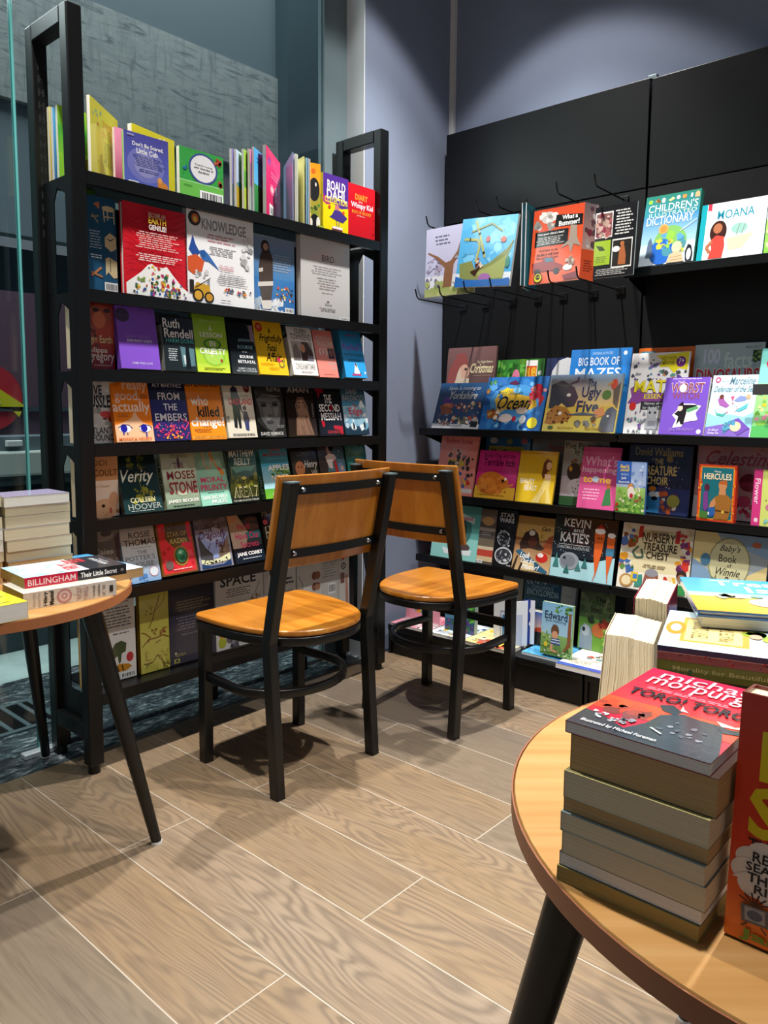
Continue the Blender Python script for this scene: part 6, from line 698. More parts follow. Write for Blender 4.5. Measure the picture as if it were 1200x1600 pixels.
def card(x0, y0, x1, y1, h, ops, edge, par, cx, cy, th=.004):
    d = Vector((x1-x0, y1-y0, 0)); L = d.length; d /= L; n = Vector((d.y, -d.x, 0)); p = Vector((x0-cx, y0-cy, 0)); mb = MB()
    vs = [p+d*(L*e)+n*(sg*th/2)+Vector((0, 0, zz)) for zz in (0, h) for e in (0, 1) for sg in (1, -1)]
    mb.add(vs, [(0, 1, 3, 2), (4, 6, 7, 5), (0, 2, 6, 4), (1, 5, 7, 3), (0, 4, 5, 1), (2, 3, 7, 6)], srgb(edge))
    if n.x > 0 or (abs(n.x) < .3 and n.y > 0): pass
    Art(mb, p+n*th/2+Vector((0, 0, h)), d*L, (0, 0, -h), n).draw(ops); mb.build('page', M_COVER, par)
card(2.56, 1.688, 2.54, 1.585, .186, [('r', 0, 0, 100, 100, 'dde2ea'), ('r', 34, 34, 98, 98, '9aa4c4'), ('r', 40, 38, 98, 98, 'e2e6ee'), ('r', 46, 42, 96, 96, '3f86c0'), ('b', 52, 60, 94, 92, 8, 8, 'b8363a e6e4e0 2f5a86', 2)], 'e6e6ea', fl, 2.55, 1.60)
card(2.515, 1.565, 2.56, 1.535, .178, [('r', 0, 0, 100, 100, 'e6e8ee'), ('r', 10, 30, 60, 99, 'c4cade')], 'eceef2', fl, 2.55, 1.60)
fl2 = thing('board_book', 'navy and white zigzag-edged board book standing beside the white cut-out one', 'book', (2.58, 1.545, .1425), 0, GB)
card(2.575, 1.560, 2.59, 1.520, .176, [('r', 0, 0, 100, 100, '2a3f94'), ('p', 'e6e8f0', [100, 0, 60, 0, 60, 16, 46, 24, 60, 30, 60, 46, 46, 54, 60, 60, 60, 99, 100, 99])], '2a3f94', fl2, 2.58, 1.545)
G(PX, 'small square sunset photograph book beside the boy-in-garden book', 1.545, .075, .140, .13, 4, [('g', '3f6ab0', 'c9a89a', 0, 50), ('p', 'b8452c', [0, 56, 40, 46, 100, 44, 100, 62, 0, 60]), ('r', 0, 60, 100, 100, '232624')], x=2.60, pm=M_PAGEW, sc='3a3a3a', side='R')
G(PX, 'white book with a black bird shape partly behind the sunset photograph book', 1.585, .07, .140, .128, 4, [('r', 0, 0, 100, 100, 'dfe0e2'), ('p', '26272a', [10, 20, 30, 6, 60, 10, 70, 40, 50, 54, 20, 50]), ('p', '2a2b2e', [10, 60, 40, 62, 60, 80, 30, 96, 10, 88])], x=2.625, pm=M_PAGEW, sc='cfd0d2', side='R')
G(HB, 'pale blue picture book with a boy in a striped shirt crawling in a garden', 1.444, .126, .1475, .196, 3, [('g', '7fb4d9', 'a4cbe0', 0, 60), ('g', '8ab06a', '5f8f4a', 60, 100), ('b', 46, 2, 98, 16, 18, 5, '5a8a4a 7aa85a 3f6f3a', 2), ('p', '8a5a3c', [88, 16, 96, 14, 98, 70, 96, 84, 70, 92, 86, 72]), ('t', 'Edward', 10, 16, 84, 31, '2f3f5c', 2), ('t', 'goes exploring', 14, 31, 80, 37, '4f6a8a', 1), ('m', 36, 40, 58, 42, 1, '5a7a9a'), ('e', 46, 52, 13, 12, '6a4a3a'), ('e', 46, 60, 10, 8, 'd9a07c'), ('p', '3f5f96', [32, 66, 62, 66, 64, 78, 34, 78]), ('l', 'e6eaf0', 2.4, [33, 69, 63, 69]), ('l', 'e6eaf0', 2.4, [33, 74, 63, 74]), ('p', 'd9a07c', [34, 78, 42, 78, 40, 88, 62, 90, 60, 94, 30, 92]), ('b', 2, 56, 34, 96, 30, 5, '8ab05a 6a9a4a b8c87a e9ece4', 3), ('b', 50, 80, 98, 98, 26, 5, '5f8f4a 8ab06a e6ead8 4a7a3a', 4), ('e', 18, 80, 6, 5, 'e0cc3a')], x=2.505, pm=M_PAGEW, sc='8fb87a', side='R', t=.014, hard=True, back='cfe0c4')
G(PX, 'green jungle picture book with a large grey-blue animal on the base shelf', 1.372, .135, .1475, .226, 4, [('g', '3a3d2c', '4a5a34', 0, 46), ('g', '5f8a3a', '6fa03a', 46, 100), ('b', 2, 4, 98, 50, 30, 10, '4a4f34 3a4a2a 5c5f44 2f3a26', 2), ('t', 'The', 46, 8, 78, 16, '1c1a16', 3), ('t', 'JUNGLE', 36, 17, 88, 25, '23331f', 3), ('t', 'Book', 34, 25, 72, 36, '1c1a16', 3), ('p', '8c9aa4', [4, 99, 6, 64, 18, 56, 36, 60, 44, 78, 44, 99]), ('e', 22, 68, 12, 9, 'b4bcc0'), ('e', 16, 66, 5, 4, '2a2c30'), ('e', 62, 64, 22, 12, 'c06a3a'), ('b', 54, 46, 92, 60, 12, 7, '8a2a22 a83a2c', 3), ('e', 84, 66, 7, 8, 'c98a5a'), ('b', 70, 60, 98, 92, 20, 6, '8ab04a 5f9a34 a8c45a', 4), ('b', 74, 88, 98, 99, 10, 4, '6a3f8a 8a5aa8', 5)], x=2.66, pm=M_PAGEW, sc='4a5a34', side='R', t=.010)
G(HB, 'dark blue encyclopedia with a row of small prints behind the standing board books', 1.680, .168, z, .212, 8, [('r', 0, 0, 100, 100, '1f4a6a'), ('b', 6, 2, 94, 9, 18, 2, 'a9bccb 7f98ac'), ('t', "CHILDREN'S", 20, 10, 80, 17, '7aa0b8', 1), ('t', 'ENCYCLOPEDIA', 8, 18, 96, 30, '8ab0c4', 2), ('m', 10, 36, 90, 52, 4, '3f6f8c'), ('r', 28, 56, 62, 92, 'd0d3d4'), ('b', 34, 60, 58, 88, 12, 7, '2a2b2e 3c3d40')], x=2.75, pm=M_PAGEW, sc='1a3f5c', side='R', t=.02)
G(HB, 'grey-white book with a thin letter mark beside the dark blue encyclopedia', 1.509, .064, z, .207, 8, [('r', 0, 0, 100, 100, 'a9a8a4'), ('t', 'A', 42, 34, 66, 48, '34332f', 1), ('m', 26, 18, 80, 22, 1, '86857f')], x=2.75, pm=M_PAGEW, sc='94938f', side='R', t=.02)
G(HB, 'plain grey book behind the front edge of the rear chair seat', 1.788, .10, z, .207, 8, [('r', 0, 0, 100, 100, '77787a'), ('m', 20, 30, 80, 50, 3, '94959a')], x=2.75, pm=M_PAGEW, sc='6a6b6d', side='R', t=.02)
G(PX, 'dark picture book with an orange corner behind the open paperbacks at the table rim', 1.215, .16, z, .215, 6, [('r', 0, 0, 100, 100, '2a2420'), ('r', 10, 30, 60, 70, 'b0842c'), ('b', 8, 60, 80, 96, 10, 8, '8a4a6a d0c4c4 5a3a3a')], x=2.71, pm=M_PAGEW, sc='241f1c', side='R')

# ---- picture books hung on the pegboard hooks
z = 1.513
G(PX, 'thin lilac picture book with a bare brown tree hung on hooks at the corner', 2.066, .250, z, .276, 2, [('g', 'c6c4de', 'c0bfd8', 0, 70), ('m', 18, 12, 50, 28, 3, '6a6a80'), ('p', '8a6248', [78, 4, 90, 2, 88, 20, 70, 40, 58, 56, 54, 92, 36, 92, 40, 60, 20, 44, 4, 36, 6, 34, 26, 42, 42, 52, 52, 50, 64, 38]), ('l', '6a5a7a', 1.2, [4, 50, 20, 44, 34, 56, 28, 70]), ('l', '6a5a7a', 1.2, [6, 66, 18, 58, 30, 64]), ('b', 4, 46, 34, 84, 18, 4, '9a8fa8 7a6f8a b0a4b8', 2), ('b', 58, 40, 98, 90, 30, 6, '9aa0a8 d98a3a e6e2da 6f7484 c9ccd2', 3), ('g', '9aa860', 'b4b87a', 88, 100), ('b', 4, 78, 98, 98, 22, 6, 'a4ac68 8a9a5a c2c48c 7a8a4a', 4)], x=2.56, pm=M_PAGEW, sc='e0e0e4', t=.006)
r_ = G(PX, 'blue picture book with a green sailing ship hung on hooks', 1.884, .256, 1.524, .266, 6, [('g', '62b4dc', '4aa4d6', 0, 80), ('b', 4, 2, 96, 60, 30, 10, '74c0e4 56aad8 86cae8', 2), ('l', '3f8ab8', .5, [20, 20, 60, 70]), ('l', '3f8ab8', .5, [60, 10, 90, 60]), ('p', '7f8a52', [4, 66, 26, 62, 34, 74, 60, 66, 92, 44, 98, 40, 90, 60, 86, 92, 60, 92, 8, 88]), ('p', '9aa566', [36, 80, 64, 70, 90, 56, 86, 88, 50, 90]), ('l', 'a8ad6c', 4, [26, 4, 38, 30, 50, 58]), ('l', 'a8ad6c', 4, [8, 30, 34, 32, 38, 42, 34, 64]), ('l', '23241c', 4.2, [34, 22, 36, 25]), ('l', '23241c', 4.2, [46, 50, 48, 53]), ('l', '23241c', 4.4, [18, 30.5, 20, 30.5]), ('l', '8a9058', 2.4, [20, 20, 56, 10, 76, 22]), ('l', '8a9058', 2.2, [86, 52, 98, 36]), ('e', 52, 32, 4, 4, 'b85a5a'), ('e', 80, 34, 5, 4, 'c9604a'), ('b', 36, 56, 46, 72, 8, 4, 'b83a34 4a2a28 d9c4b0', 3), ('p', '2c2a22', [26, 78, 44, 72, 36, 84]), ('e', 54, 88, 11, 7, '9a6aa8'), ('e', 92, 66, 4, 8, '4a8a7a'), ('g', '2f6fb4', '2a5fa4', 90, 100), ('p', '2f6ab0', [0, 84, 20, 90, 50, 96, 98, 88, 100, 100, 0, 100])], x=2.52, pm=M_PAGEW, sc='d6e0e6', t=.012, rollz=4)
pg = thing(PX, 'turquoise picture book hanging edge-on between the ship book and the orange book', 'book', (2.58, 1.578, 1.510), 0, GB)
for dx0, dy0, dx1, dy1, c in ((-.055, .004, .075, .046, '2f8fa4'), (-.052, -.011, .08, .018, '3fa0b4')):
    card(2.58+dx0, 1.578+dy0, 2.58+dx1, 1.578+dy1, .300, [('r', 0, 0, 100, 100, c)], 'e9f0f2', pg, 2.58, 1.578, .003)
r_ = G(PX, 'orange picture book with a red pick-up truck and black text boxes hung on hooks', 1.562, .205, 1.515, .272, 6, [('r', 0, 0, 100, 100, 'd9532a'), ('g', 'c2482a', 'e05a2c', 0, 100), ('e', 30, 12, 14, 8, 'b9b2ac'), ('b', 8, 6, 46, 24, 12, 7, 'b9b2ac 8a847e d6d0ca', 2), ('p', '1c1a1a', [46, 10, 98, 14, 98, 28, 44, 26]), ('t', 'What a', 58, 12, 88, 18, 'f2f0ec', 3), ('t', 'Bummer!', 52, 19, 92, 26, 'f2f0ec', 3), ('r', 6, 30, 72, 50, '1c1a1a'), ('t', "Your poor client's bent!", 10, 32, 64, 36, 'e6e2dc', 2), ('m', 9, 38, 70, 49, 5, 'b9b4ae'), ('p', '9a8a7c', [76, 26, 88, 28, 90, 44, 98, 56, 84, 52, 80, 64, 74, 52, 58, 56, 74, 46]), ('t', 'Hard pear to eat', 16, 54, 54, 58, '2a1410', 2), ('t', 'double it will have', 12, 59, 56, 63, '2a1410', 2), ('t', 'five paper will pass', 12, 64, 56, 68, '2a1410', 2), ('p', '8c2424', [4, 72, 24, 70, 28, 64, 46, 66, 52, 74, 66, 78, 64, 84, 6, 84]), ('e', 16, 84, 6, 4, '1c1a1a'), ('e', 54, 85, 6, 4, '1c1a1a'), ('p', '4a6a7a', [30, 66, 44, 67, 48, 72, 30, 72]), ('e', 76, 82, 9, 4, 'ece8e2'), ('e', 18, 92, 9, 7, '1c1a1a'), ('e', 18, 92, 7.6, 5.8, 'c9c22c'), ('e', 18, 91, 4.4, 3.6, '1c1a1a'), ('e', 16.4, 91, 1, .9, 'c9c22c'), ('e', 19.8, 91, 1, .9, 'c9c22c'), ('p', '7a1f2a', [66, 92, 96, 88, 98, 97, 72, 98]), ('b', 70, 66, 92, 76, 6, 5, '9a7a6a c0a898')], x=2.55, pm=M_PAGEW, sc='c2401f', t=.008)
mb = MB(); Art(mb, (.1025, 0, .272), (.028, .05, 0), (0, 0, -.272), (.05, -.028, 0), .0001).draw([('r', 0, 0, 100, 100, 'e85a30'), ('g', '8a7a7c', 'd9a8a0', 0, 60), ('b', 4, 6, 96, 60, 16, 22, '6a4a52 c9b4b8 8a3a4a e6dcdc', 3), ('m', 20, 74, 90, 90, 5, '7a2a1c')]); Art(mb, (.1305, .05, .272), (-.028, -.05, 0), (0, 0, -.272), (-.05, .028, 0), .0006).draw([('r', 0, 0, 100, 100, 'e9e4e0')]); mb.build('page', M_COVER, r_)
G(PX, 'black picture book with a red kangaroo photograph hung on a hook', 1.335, .155, 1.520, .250, 4, [('r', 0, 0, 100, 100, '1e1d20'), ('r', 2, 8, 44, 44, 'e6e4e2'), ('r', 4, 10, 42, 42, '7a5a54'), ('b', 5, 12, 41, 41, 34, 7, '8a3a4a a85a5a 5c3a3a c9a8a0 b89a8a', 2), ('m', 50, 8, 94, 44, 9, 'd6d4d0'), ('r', 2, 48, 42, 82, '9ab82c'), ('p', '3a4a1c', [6, 54, 22, 56, 30, 62, 16, 62]), ('m', 6, 70, 36, 80, 4, '5f7a1c'), ('r', 46, 48, 94, 88, 'e0ded8'), ('r', 48, 50, 92, 86, '2a2622'), ('p', 'a8623a', [62, 84, 64, 64, 68, 56, 72, 54, 76, 60, 80, 72, 80, 84]), ('e', 70, 55, 5, 3, 'b06a40'), ('e', 56, 62, 9, 4, 'ece8e2'), ('m', 6, 88, 90, 98, 4, 'b9b6b2')], x=2.60, pm=M_PAGEW, sc='2a8aa0', t=.006)

# ---------------------------------------------------------------- books on the round foreground table
H0 = .635
def lying(name, label, corner, xd, zd, w, h, t, ops, **kw):
    """cover up; corner = top-left corner of the cover on its upper face, xd = right, zd = up of the cover"""
    x = Vector((*xd, 0)).normalized(); zz = Vector((*zd, 0)).normalized(); o = Vector(corner)+x*w/2-zz*h
    return book(name, label, axes(o, x, zz), w, h, t, ops, grp=kw.pop('grp', GC), **kw)
st = [(.0140, M_PAGEG, 'bottom', 'a8985c', .0, .0), (.0131, M_PAGEW, 'grey-white paged, second from the bottom', '39445a', .002, -.001), (.0220, M_PAGES, 'thick cream paged, third from the bottom', '9a927a', .0, -.004), (.0180, M_PAGES, 'cream paged, fourth from the bottom', '8fa4a8', -.002, -.003), (.0140, M_PAGET, 'thin tan paged, fourth from the top', '8a6a4a', .001, -.004), (.0250, M_PAGES, 'cream paged, third from the top', 'a49a6a', -.002, -.005), (.0330, M_PAGET, 'thickest, second from the top', '4a3a34', .003, -.008)]
zz_ = H0
for i, (t, pm, pos, c, dx, dy) in enumerate(st):
    zz_ += t
    lying(PB, (('ochre paged, bottom' if i == 0 else pos)+' paperback of the stack under the bull cover'), (.601+dx+.191, .3226+dy, zz_-.0002), (0, -1), (1, 0), .1265, .191, t-.0004, [('r', 0, 0, 100, 100, c)], sc=c, pm=pm)
zz_ += .0106
lying(PB, 'red and black paperback with a bull head, topmost of the foreground stack', (.603+.191, .3200, zz_), (0, -1), (1, 0), .1256, .191, .0104, [('g', 'd8274a', 'e23a3c', 0, 55), ('g', 'e8542f', 'c9402e', 55, 74), ('b', 2, 58, 40, 74, 16, 6, 'c8542f 9a4434 c24a30 7a3f38', 2), ('p', '3a3d44', [0, 100, 0, 80, 14, 82, 36, 90, 44, 78, 46, 64, 58, 56, 70, 58, 86, 58, 92, 70, 100, 90, 100, 100]), ('p', '34373e', [38, 52, 46, 48, 56, 54, 54, 60, 44, 58]), ('p', '34373e', [80, 58, 92, 60, 100, 58, 100, 64, 90, 66]), ('p', 'e6cfc4', [52, 46, 55, 50, 60, 53, 54, 53]), ('p', 'e6cfc4', [80, 54, 94, 56, 98, 52, 99, 57, 86, 59]), ('b', 52, 64, 84, 84, 12, 3, '6a6d76 50535c 858892', 3), ('b', 8, 79, 36, 87, 26, 2.2, 'b9bcc0 8a8d92 d9dadc 6a6d74', 4), ('l', 'cfd2d8', 1.6, [50, 82, 60, 86]), ('t', 'michael', 14, 3, 92, 15, 'ecb0ba', 1), ('t', 'morpurgo', 10, 16, 96, 31, 'ecb0ba', 1), ('m', 10, 32, 92, 36, 2, 'e88a9a'), ('t', 'TORO! TORO!', 8, 37, 99, 47, '2f2a30', 3), ('t', 'Illustrated by Michael Foreman', 8, 93, 62, 97, 'e2e2e4', 1)], sc='b0253a', pm=M_PAGEW)
# standing thick orange book
tl = R(4)
Mo = Matrix.Translation((.626, .1120, H0+.0025)) @ Matrix.Rotation(R(-90), 4, 'Z') @ Matrix.Rotation(-tl, 4, 'X')
book(HB, 'orange cartoon book with yellow letters and a speech bubble standing at the right edge', Mo, .145, .199, .031, [('g', 'b8361e', 'd8401f', 0, 60), ('g', 'd8401f', 'f07a2c', 60, 100), ('p', 'd9bf1c', [12, 14, 100, 8, 100, 33, 12, 34]), ('t', 'S', 8, 36, 25, 57, 'd9bf1c', 4), ('t', 'TINKER', 27, 37, 98, 57, 'd9bf1c', 4), ('t', 'THE BEST', 9, 57.5, 44, 62, '2a1a14', 3)]+[('e', x_, y_, 9, 5, 'ded2c4') for x_, y_ in ((12, 66), (18, 63), (28, 62), (38, 63), (44, 68), (10, 71), (14, 76), (24, 78), (36, 77), (26, 70), (36, 70))]+[('p', 'ded2c4', [2, 75, 12, 70, 12, 75]), ('t', 'READ', 12, 62.5, 32, 66.5, '2a201c', 2), ('t', 'SEATED', 9, 67, 36, 70.5, '2a201c', 2), ('t', 'THE BEST', 10, 71, 44, 75, '2a201c', 3), ('t', 'RING', 14, 75.5, 34, 79, '2a201c', 2)]+[('l', '3a1a14', .8, [15, 84, 15+9*math.cos(i_*.45), 84-5*math.sin(i_*.45)]) for i_ in range(1, 7)]+[('p', '4a505c', [8, 84.5, 22, 84, 23, 91, 9, 91.5]), ('p', '8a8f96', [10, 85.2, 20.5, 84.8, 21, 90.2, 10.6, 90.6]), ('e', 15.5, 87.8, 4, 2, '2f4a6a'), ('p', 'e6dcd0', [24, 90, 26, 85, 29, 87, 33, 83, 36, 88, 44, 86, 40, 92, 28, 93]), ('l', '4a1f16', 1, [12, 91.5, 9, 93.5]), ('l', '4a1f16', 1, [19, 91.5, 22, 93.5]), ('t', 'James', 8, 94, 52, 99, '6a8a2c', 4)], sc='7a2418', hard=True, pm=M_PAGES, grp=GC)
# second stack, turned, with picture books across it
fd, dd_ = (.234, -.972), (.956, .293)
def corner2(zt, dx=0, dy=0): return (.891+dx, .3536+dy, zt)
zs = .7847
for zt, t, c, pm, lb, sp, ops in ((.6538, .0188, '7a3a34', M_PAGES, 'brown paperback at the bottom of the turned stack behind the bull book', None, None), (.6755, .0217, '3a5a6a', M_PAGET, 'slate paperback second from the bottom of the turned stack', None, None), (.6987, .0232, '8a8a6a', M_PAGES, 'olive grey paperback third from the bottom of the turned stack', None, None),
        (.720, .0213, 'a8242c', M_PAGEW, 'red paperback under the black one in the turned stack', None, None), (.7485, .0285, '16171a', M_PAGES, 'black paperback directly under the green one in the turned stack', None, None),
        (.7668, .0183, '6d7a3c', M_PAGES, 'moss green paperback with a pale serif title along its spine', [('r', 0, 0, 100, 100, '6d7a3c'), ('r', 0, 0, 40, 100, '59662f'), ('v', 'Morality for Beautiful Girls', 34, 8, 72, 66, 'b9c090', 1), ('v', 'Alexander McCall Smith', 36, 74, 70, 99, '2c3018', 1), ('b', 10, 4, 44, 22, 10, 12, '1f4a3a 2a5a44')], None),
        (.7779, .0111, '8a4a5c', M_PAGEW, 'thin mauve picture book between the green paperback and the pirate tales', [('r', 0, 0, 100, 100, '9a5a6c'), ('r', 84, 0, 100, 100, 'e0a8c4'), ('b', 4, 2, 90, 60, 26, 14, 'a8324a 6a3a5a c96a7a 3a3050', 3)], None)):
    h = .22 if zt > .75 else .19
    o = Vector(corner2(zt)); x = Vector((*dd_, 0)).normalized(); zd = -Vector((*fd, 0)).normalized()
    book(PB, lb, axes(o+x*.067-zd*h, x, zd), .129 if zt < .77 else .165, h, t-.0003, [('r', 0, 0, 100, 100, c)], spine=sp, sc=c, pm=pm, grp=GC).location += Vector((0, 0, 0)) if zt < .77 else x*.018
o = Vector(corner2(zs)); x = Vector((*dd_, 0)).normalized(); zd = -Vector((*fd, 0)).normalized()
book(PX, 'white pirate picture book with a sideways title plaque, topmost of the turned stack', axes(o+x*.0875-zd*.24, x, zd), .175, .24, .0066, [('r', 0, 0, 100, 100, 'e2ebee'), ('g', 'bfe0e6', 'dfeaec', 0, 24), ('r', 16, 9, 82, 41, 'd2a24a'), ('r', 20, 11, 78, 38, 'ecd58e'), ('t', 'TERRY DEARY', 26, 14, 72, 22, '7a6a3a', 1), ('t', 'PIRATE TALES', 26, 27, 70, 34, '7a6a3a', 1), ('e', 50, 6, 18, 5, 'd9903a'), ('e', 50, 6, 10, 2.6, 'e6ebe6'), ('b', 36, 44, 88, 76, 34, 9, '8fb83a 4fae7a 5cc4cc a8c44a 3f8a5a', 2), ('p', '3a3434', [66, 46, 86, 40, 90, 46, 70, 52]), ('b', 50, 74, 98, 98, 16, 10, 'b8643a 4a3c38 e0d8d4 6ac0d0', 4), ('e', 46, 44, 6, 3, 'd9a68a'), ('e', 28, 72, 20, 16, 'eef0f0'), ('l', '4a4a4e', 1, [20, 66, 44, 70, 50, 84]), ('b', 2, 60, 24, 96, 8, 8, 'cfdfe6 b9ccd6')], spine=[('r', 0, 0, 100, 100, '3a2f5c'), ('b', 4, 60, 96, 98, 10, 14, '8a4a3a b0622f')], sc='33294f', pm=M_PAGEW, grp=GC)
f2, d2 = Vector((.455, -.89, 0)).normalized(), Vector((.89, .455, 0)).normalized()
P0 = Vector((.976, .340, 0))
book(PB, 'grey-spined paperback under the blue pirate adventure book', axes(P0+f2*.126+Vector((.004, .002, .7997))-f2*.002, f2, d2), .235, .17, .0135, [('r', 0, 0, 100, 100, '8a8684')], sc='8a8684', pm=M_PAGEW, grp=GC, side='N')
book(PX, 'blue picture book with an old sailor on a beach, lying across the turned stack', axes(P0+f2*.125+Vector((0, 0, .8093)), f2, d2), .25, .20, .0085, [('g', '3f96d6', '59a9de', 0, 46), ('g', '8fc9d9', 'bfe0e0', 46, 58), ('g', 'e8b84a', 'e2a83a', 58, 100), ('t', 'Treasure', 16, 6, 82, 22, 'f0f3f4', 2), ('t', 'Island', 32, 24, 80, 42, 'f0f3f4', 2), ('p', '5a4a4a', [40, 50, 62, 42, 84, 44, 98, 50, 80, 52, 56, 54]), ('e', 78, 60, 12, 8, 'd9a47c'), ('b', 56, 54, 98, 84, 26, 7, 'd98a4a e6dccf f0ece6 b8442f c9703a', 2), ('e', 40, 72, 12, 12, 'ece8e2'), ('p', 'c9803a', [48, 66, 60, 60, 70, 90, 56, 92]), ('p', '6a94c4', [66, 90, 80, 80, 98, 86, 98, 99, 66, 99]), ('b', 10, 54, 34, 64, 10, 4, 'e6dcc4 a8b08a 7a9a8a', 4)], sc='2a5f9e', pm=M_PAGEW, grp=GC, hard=True)
# fanned paperbacks standing with their leaves spread at the rim
def fan(label, P, w0, w1, h, depth, cover, lean, rise):
    """leaves spread on their long edge: P = bottom corner at the front, leaves side by side towards -y"""
    d = Vector((0, -1, 0)); q = Vector((1, .25, 0)).normalized()
    t = thing(PB, label, 'book', (P[0], P[1], P[2]), 0, GC); n = 64; rg = random.Random(int(h*1000)); mb = MB()
    for i in range(n):
        a = i/(n-1); zt = h*(1-.05*abs(a-.45)+rg.uniform(-.008, .004)); off = q*rg.uniform(0, .0022)
        b0 = d*(w0*a)+off; b1 = d*(w1*a)+q*lean+Vector((0, 0, zt))+off; mid = (b0+b1)/2+d*(.004*math.sin(a*3))
        th, th1 = d*(w0/n*.47), d*(w1/n*.49); vs = []
        for j, (pp, tt) in enumerate(((b0, th), (mid, (th+th1)/2), (b1, th1))):
            bk = pp+q*depth+Vector((0, 0, rise*j/2)); vs += [pp-tt, pp+tt, bk+tt, bk-tt]
        mb.add(vs, [(0, 3, 2, 1), (0, 1, 5, 4), (1, 2, 6, 5), (2, 3, 7, 6), (3, 0, 4, 7), (4, 5, 9, 8), (5, 6, 10, 9), (6, 7, 11, 10), (7, 4, 8, 11), (8, 9, 10, 11)])
    mb.build('page_block', M_PAGES, t)
    cb = MB(); c = srgb(cover); e = d*.0006
    for w_0, w_1, sg in ((0, 0, -1), (w0, w1, 1)):
        b0 = d*(w_0+sg*.002); b1 = d*(w_1+sg*.002)+q*lean+Vector((0, 0, h*.985)); r_ = Vector((0, 0, rise))
        vs = [b0-e, b0+e, b0+q*depth+e, b0+q*depth-e, b1-e, b1+e, b1+q*depth+r_+e, b1+q*depth+r_-e]
        cb.add(vs, [(0, 3, 2, 1), (4, 5, 6, 7), (0, 1, 5, 4), (1, 2, 6, 5), (2, 3, 7, 6), (3, 0, 4, 7)], c)
    cb.build('cover', M_COVER, t); return t
fan('paperback on its side with cream leaves fanned open at the table rim, nearer one', (1.002, .480, H0), .074, .068, .102, .072, 'c9bd9e', .034, .014)
fan('paperback with a maroon cover and white leaves fanned open behind the nearer fanned one', (1.102, .478, H0), .052, .048, .143, .10, '7a2a3c', .012, .01)

# ---------------------------------------------------------------- books on the small table at the left
L1 = Vector((.998, -.07, 0)); L2 = Vector((.07, .998, 0))
def spineup(name, label, P, ln, dep, t, ztop, ops, spine, sc, pm, ang=-4):
    a = R(ang); rx = Vector((math.cos(a), math.sin(a), 0)); dp = Vector((-math.sin(a), math.cos(a), 0)); zd = -rx
    return book(name, label, axes(Vector((P[0], P[1], ztop))+dp*dep/2-zd*ln, dp, zd), dep, ln, t, ops, spine=spine, sc=sc, pm=pm, grp=GC)
spineup(PB, 'thick cream-spined paperback with a rose emblem, under the black and red thriller', (.676, 1.601), .201, .126, .0353, .6705, [('r', 0, 0, 100, 100, 'cfc8ba')], [('r', 0, 0, 100, 100, 'd9d1c6'), ('b', 2, 2, 98, 98, 40, 12, 'd2c9bd e0d9cf', 2), ('t', 'Winner of the', 10, 9, 90, 12, 'b8a8a4', 1), ('t', 'Booker Prize', 10, 14, 90, 17, 'b8a8a4', 1), ('t', 'Hilary', 8, 20, 92, 25, '1c1a1a', 3), ('t', 'Mantel', 8, 26, 92, 31, '1c1a1a', 3), ('e', 50, 42, 44, 8, 'c08a8c'), ('e', 50, 42, 32, 5.8, 'd9c4c0'), ('e', 50, 42, 18, 3.2, 'c08a8c'), ('e', 50, 42, 8, 1.4, 'e0d4d0'), ('t', 'WOLF', 10, 55, 90, 61, 'b89a98', 1), ('t', 'HALL', 10, 62, 90, 68, 'b89a98', 1), ('t', 'Thrillingly', 12, 73, 88, 76, '4a4442', 1), ('t', 'ambitious', 12, 78, 88, 81, '4a4442', 1), ('t', 'LIT. TLS', 12, 84, 80, 87, '4a4442', 1), ('r', 30, 92, 70, 96, '2a2828')], 'd2cabc', M_PAGEG)
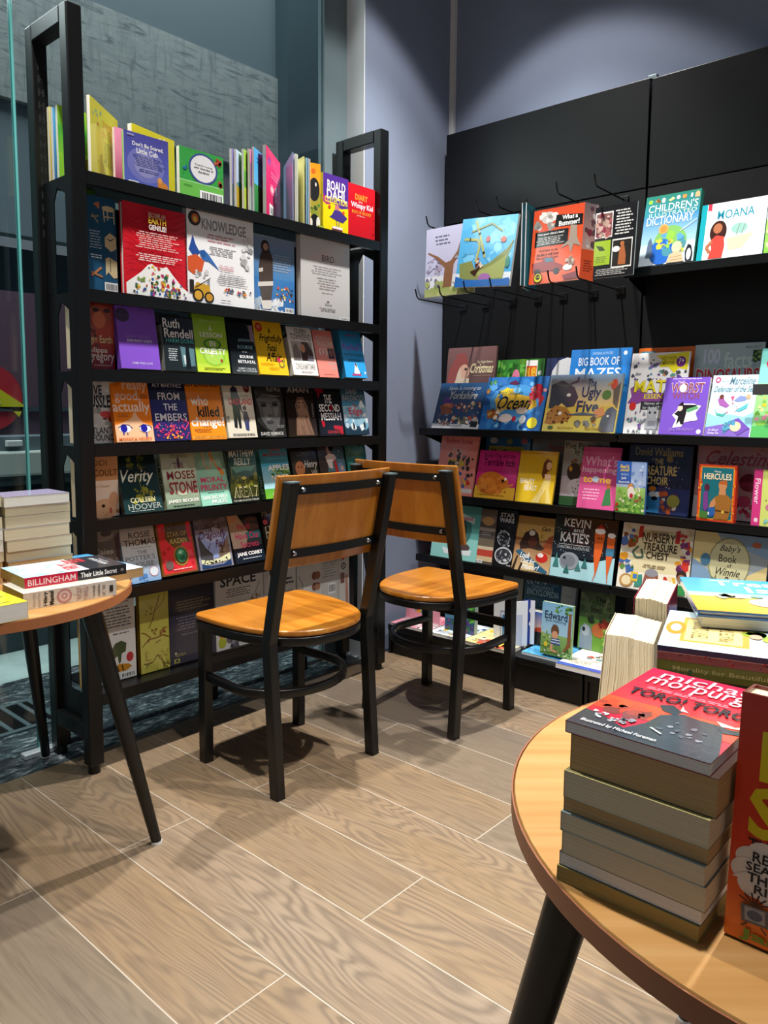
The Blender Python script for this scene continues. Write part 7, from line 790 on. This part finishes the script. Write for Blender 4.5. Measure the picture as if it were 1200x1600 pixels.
spineup(PB, 'black and red spined thriller with a pale blue cover, on the cream rose-emblem paperback', (.697, 1.642), .228, .148, .0228, .6935, [('r', 0, 0, 100, 100, 'dfe8ee'), ('g', 'a9cbe0', 'e6edf2', 0, 50), ('r', 0, 62, 100, 100, '34363c'), ('b', 4, 4, 90, 44, 22, 8, 'c9dce8 a4c4d8 e9f0f4', 2), ('t', 'THEIR', 14, 44, 40, 58, 'd02f38', 3), ('t', 'LITTLE', 40, 46, 66, 62, 'd02f38', 3), ('t', 'SECRET', 62, 56, 92, 76, 'd9404a', 3), ('t', 'MARK BILLINGHAM', 20, 82, 80, 88, 'e0e0e2', 1), ('m', 30, 90, 70, 93, 1, 'b0b2b8')], [('r', 0, 0, 100, 100, '26272c'), ('r', 0, 0, 100, 50, 'c62340'), ('v', 'BILLINGHAM', 18, 3, 78, 48, 'f0cfd2', 1), ('v', 'Their Little Secret', 26, 53, 76, 90, 'f2f2f2', 3), ('r', 36, 94, 62, 97, '8a8a90')], '26272c', M_PAGEG)
lying(PB, 'yellow-covered paperback at the front rim of the small left table', (.437, 1.715, .6700), (1, 0), (0, 1), .220, .179, .0348, [('r', 0, 0, 100, 100, 'e9dc1f'), ('l', '3a3a20', 2.4, [40, 60, 64, 52, 92, 58]), ('l', '3a3a20', 2, [50, 74, 80, 66]), ('m', 30, 86, 94, 92, 1, '6a6420')], sc='d9cc1c', pm=M_PAGEW, side='R')
lying(PB, 'sky blue striped paperback with tan page edges at the right rim of the small table', (.881, 1.975, .6585), (1, .04), (-.04, 1), .130, .266, .0233, [('g', '3f8cc0', '8fc4de', 0, 40), ('g', 'cfe6f0', '5aa6d0', 40, 70), ('g', 'a9d6ea', 'e6f2f6', 70, 100), ('t', 'BOY', 20, 20, 60, 28, 'f0f6fa', 2)], sc='4f9ac8', pm=M_PAGET)
for sx, n, nm, seed in ((.760, 8, 'stack nearer the shelf unit on the small table', 1), (.591, 9, 'stack farther from the shelf unit on the small table', 2)):
    rg = random.Random(seed); zt = H0; ordn = ['bottom', 'second from the bottom', 'third from the bottom', 'fourth from the bottom', 'fifth from the bottom', 'sixth from the bottom', 'seventh from the bottom', 'eighth from the bottom', 'ninth from the bottom']
    for i in range(n):
        t = .0263+rg.uniform(-.003, .003); zt += t
        pos = 'top' if i == n-1 else ordn[i]
        c = ['b0a8b0', 'c9c0b0', 'a08a7a', '9aa0a4', 'b8a88a'][rg.randrange(5)] if i < n-1 else 'a39ab8'
        lying(PB, f'{pos} paperback, {nm}', (sx+rg.uniform(-.003, .003), 1.879+.116+rg.uniform(0, .006), zt-.0002), (1, 0), (0, 1), .160, .116, t-.0004, [('r', 0, 0, 100, 100, c)], sc=c, pm=[M_PAGES, M_PAGEW, M_PAGES, M_PAGET][rg.randrange(3)] if i > 1 else M_PAGET, side='N')
# ---- end
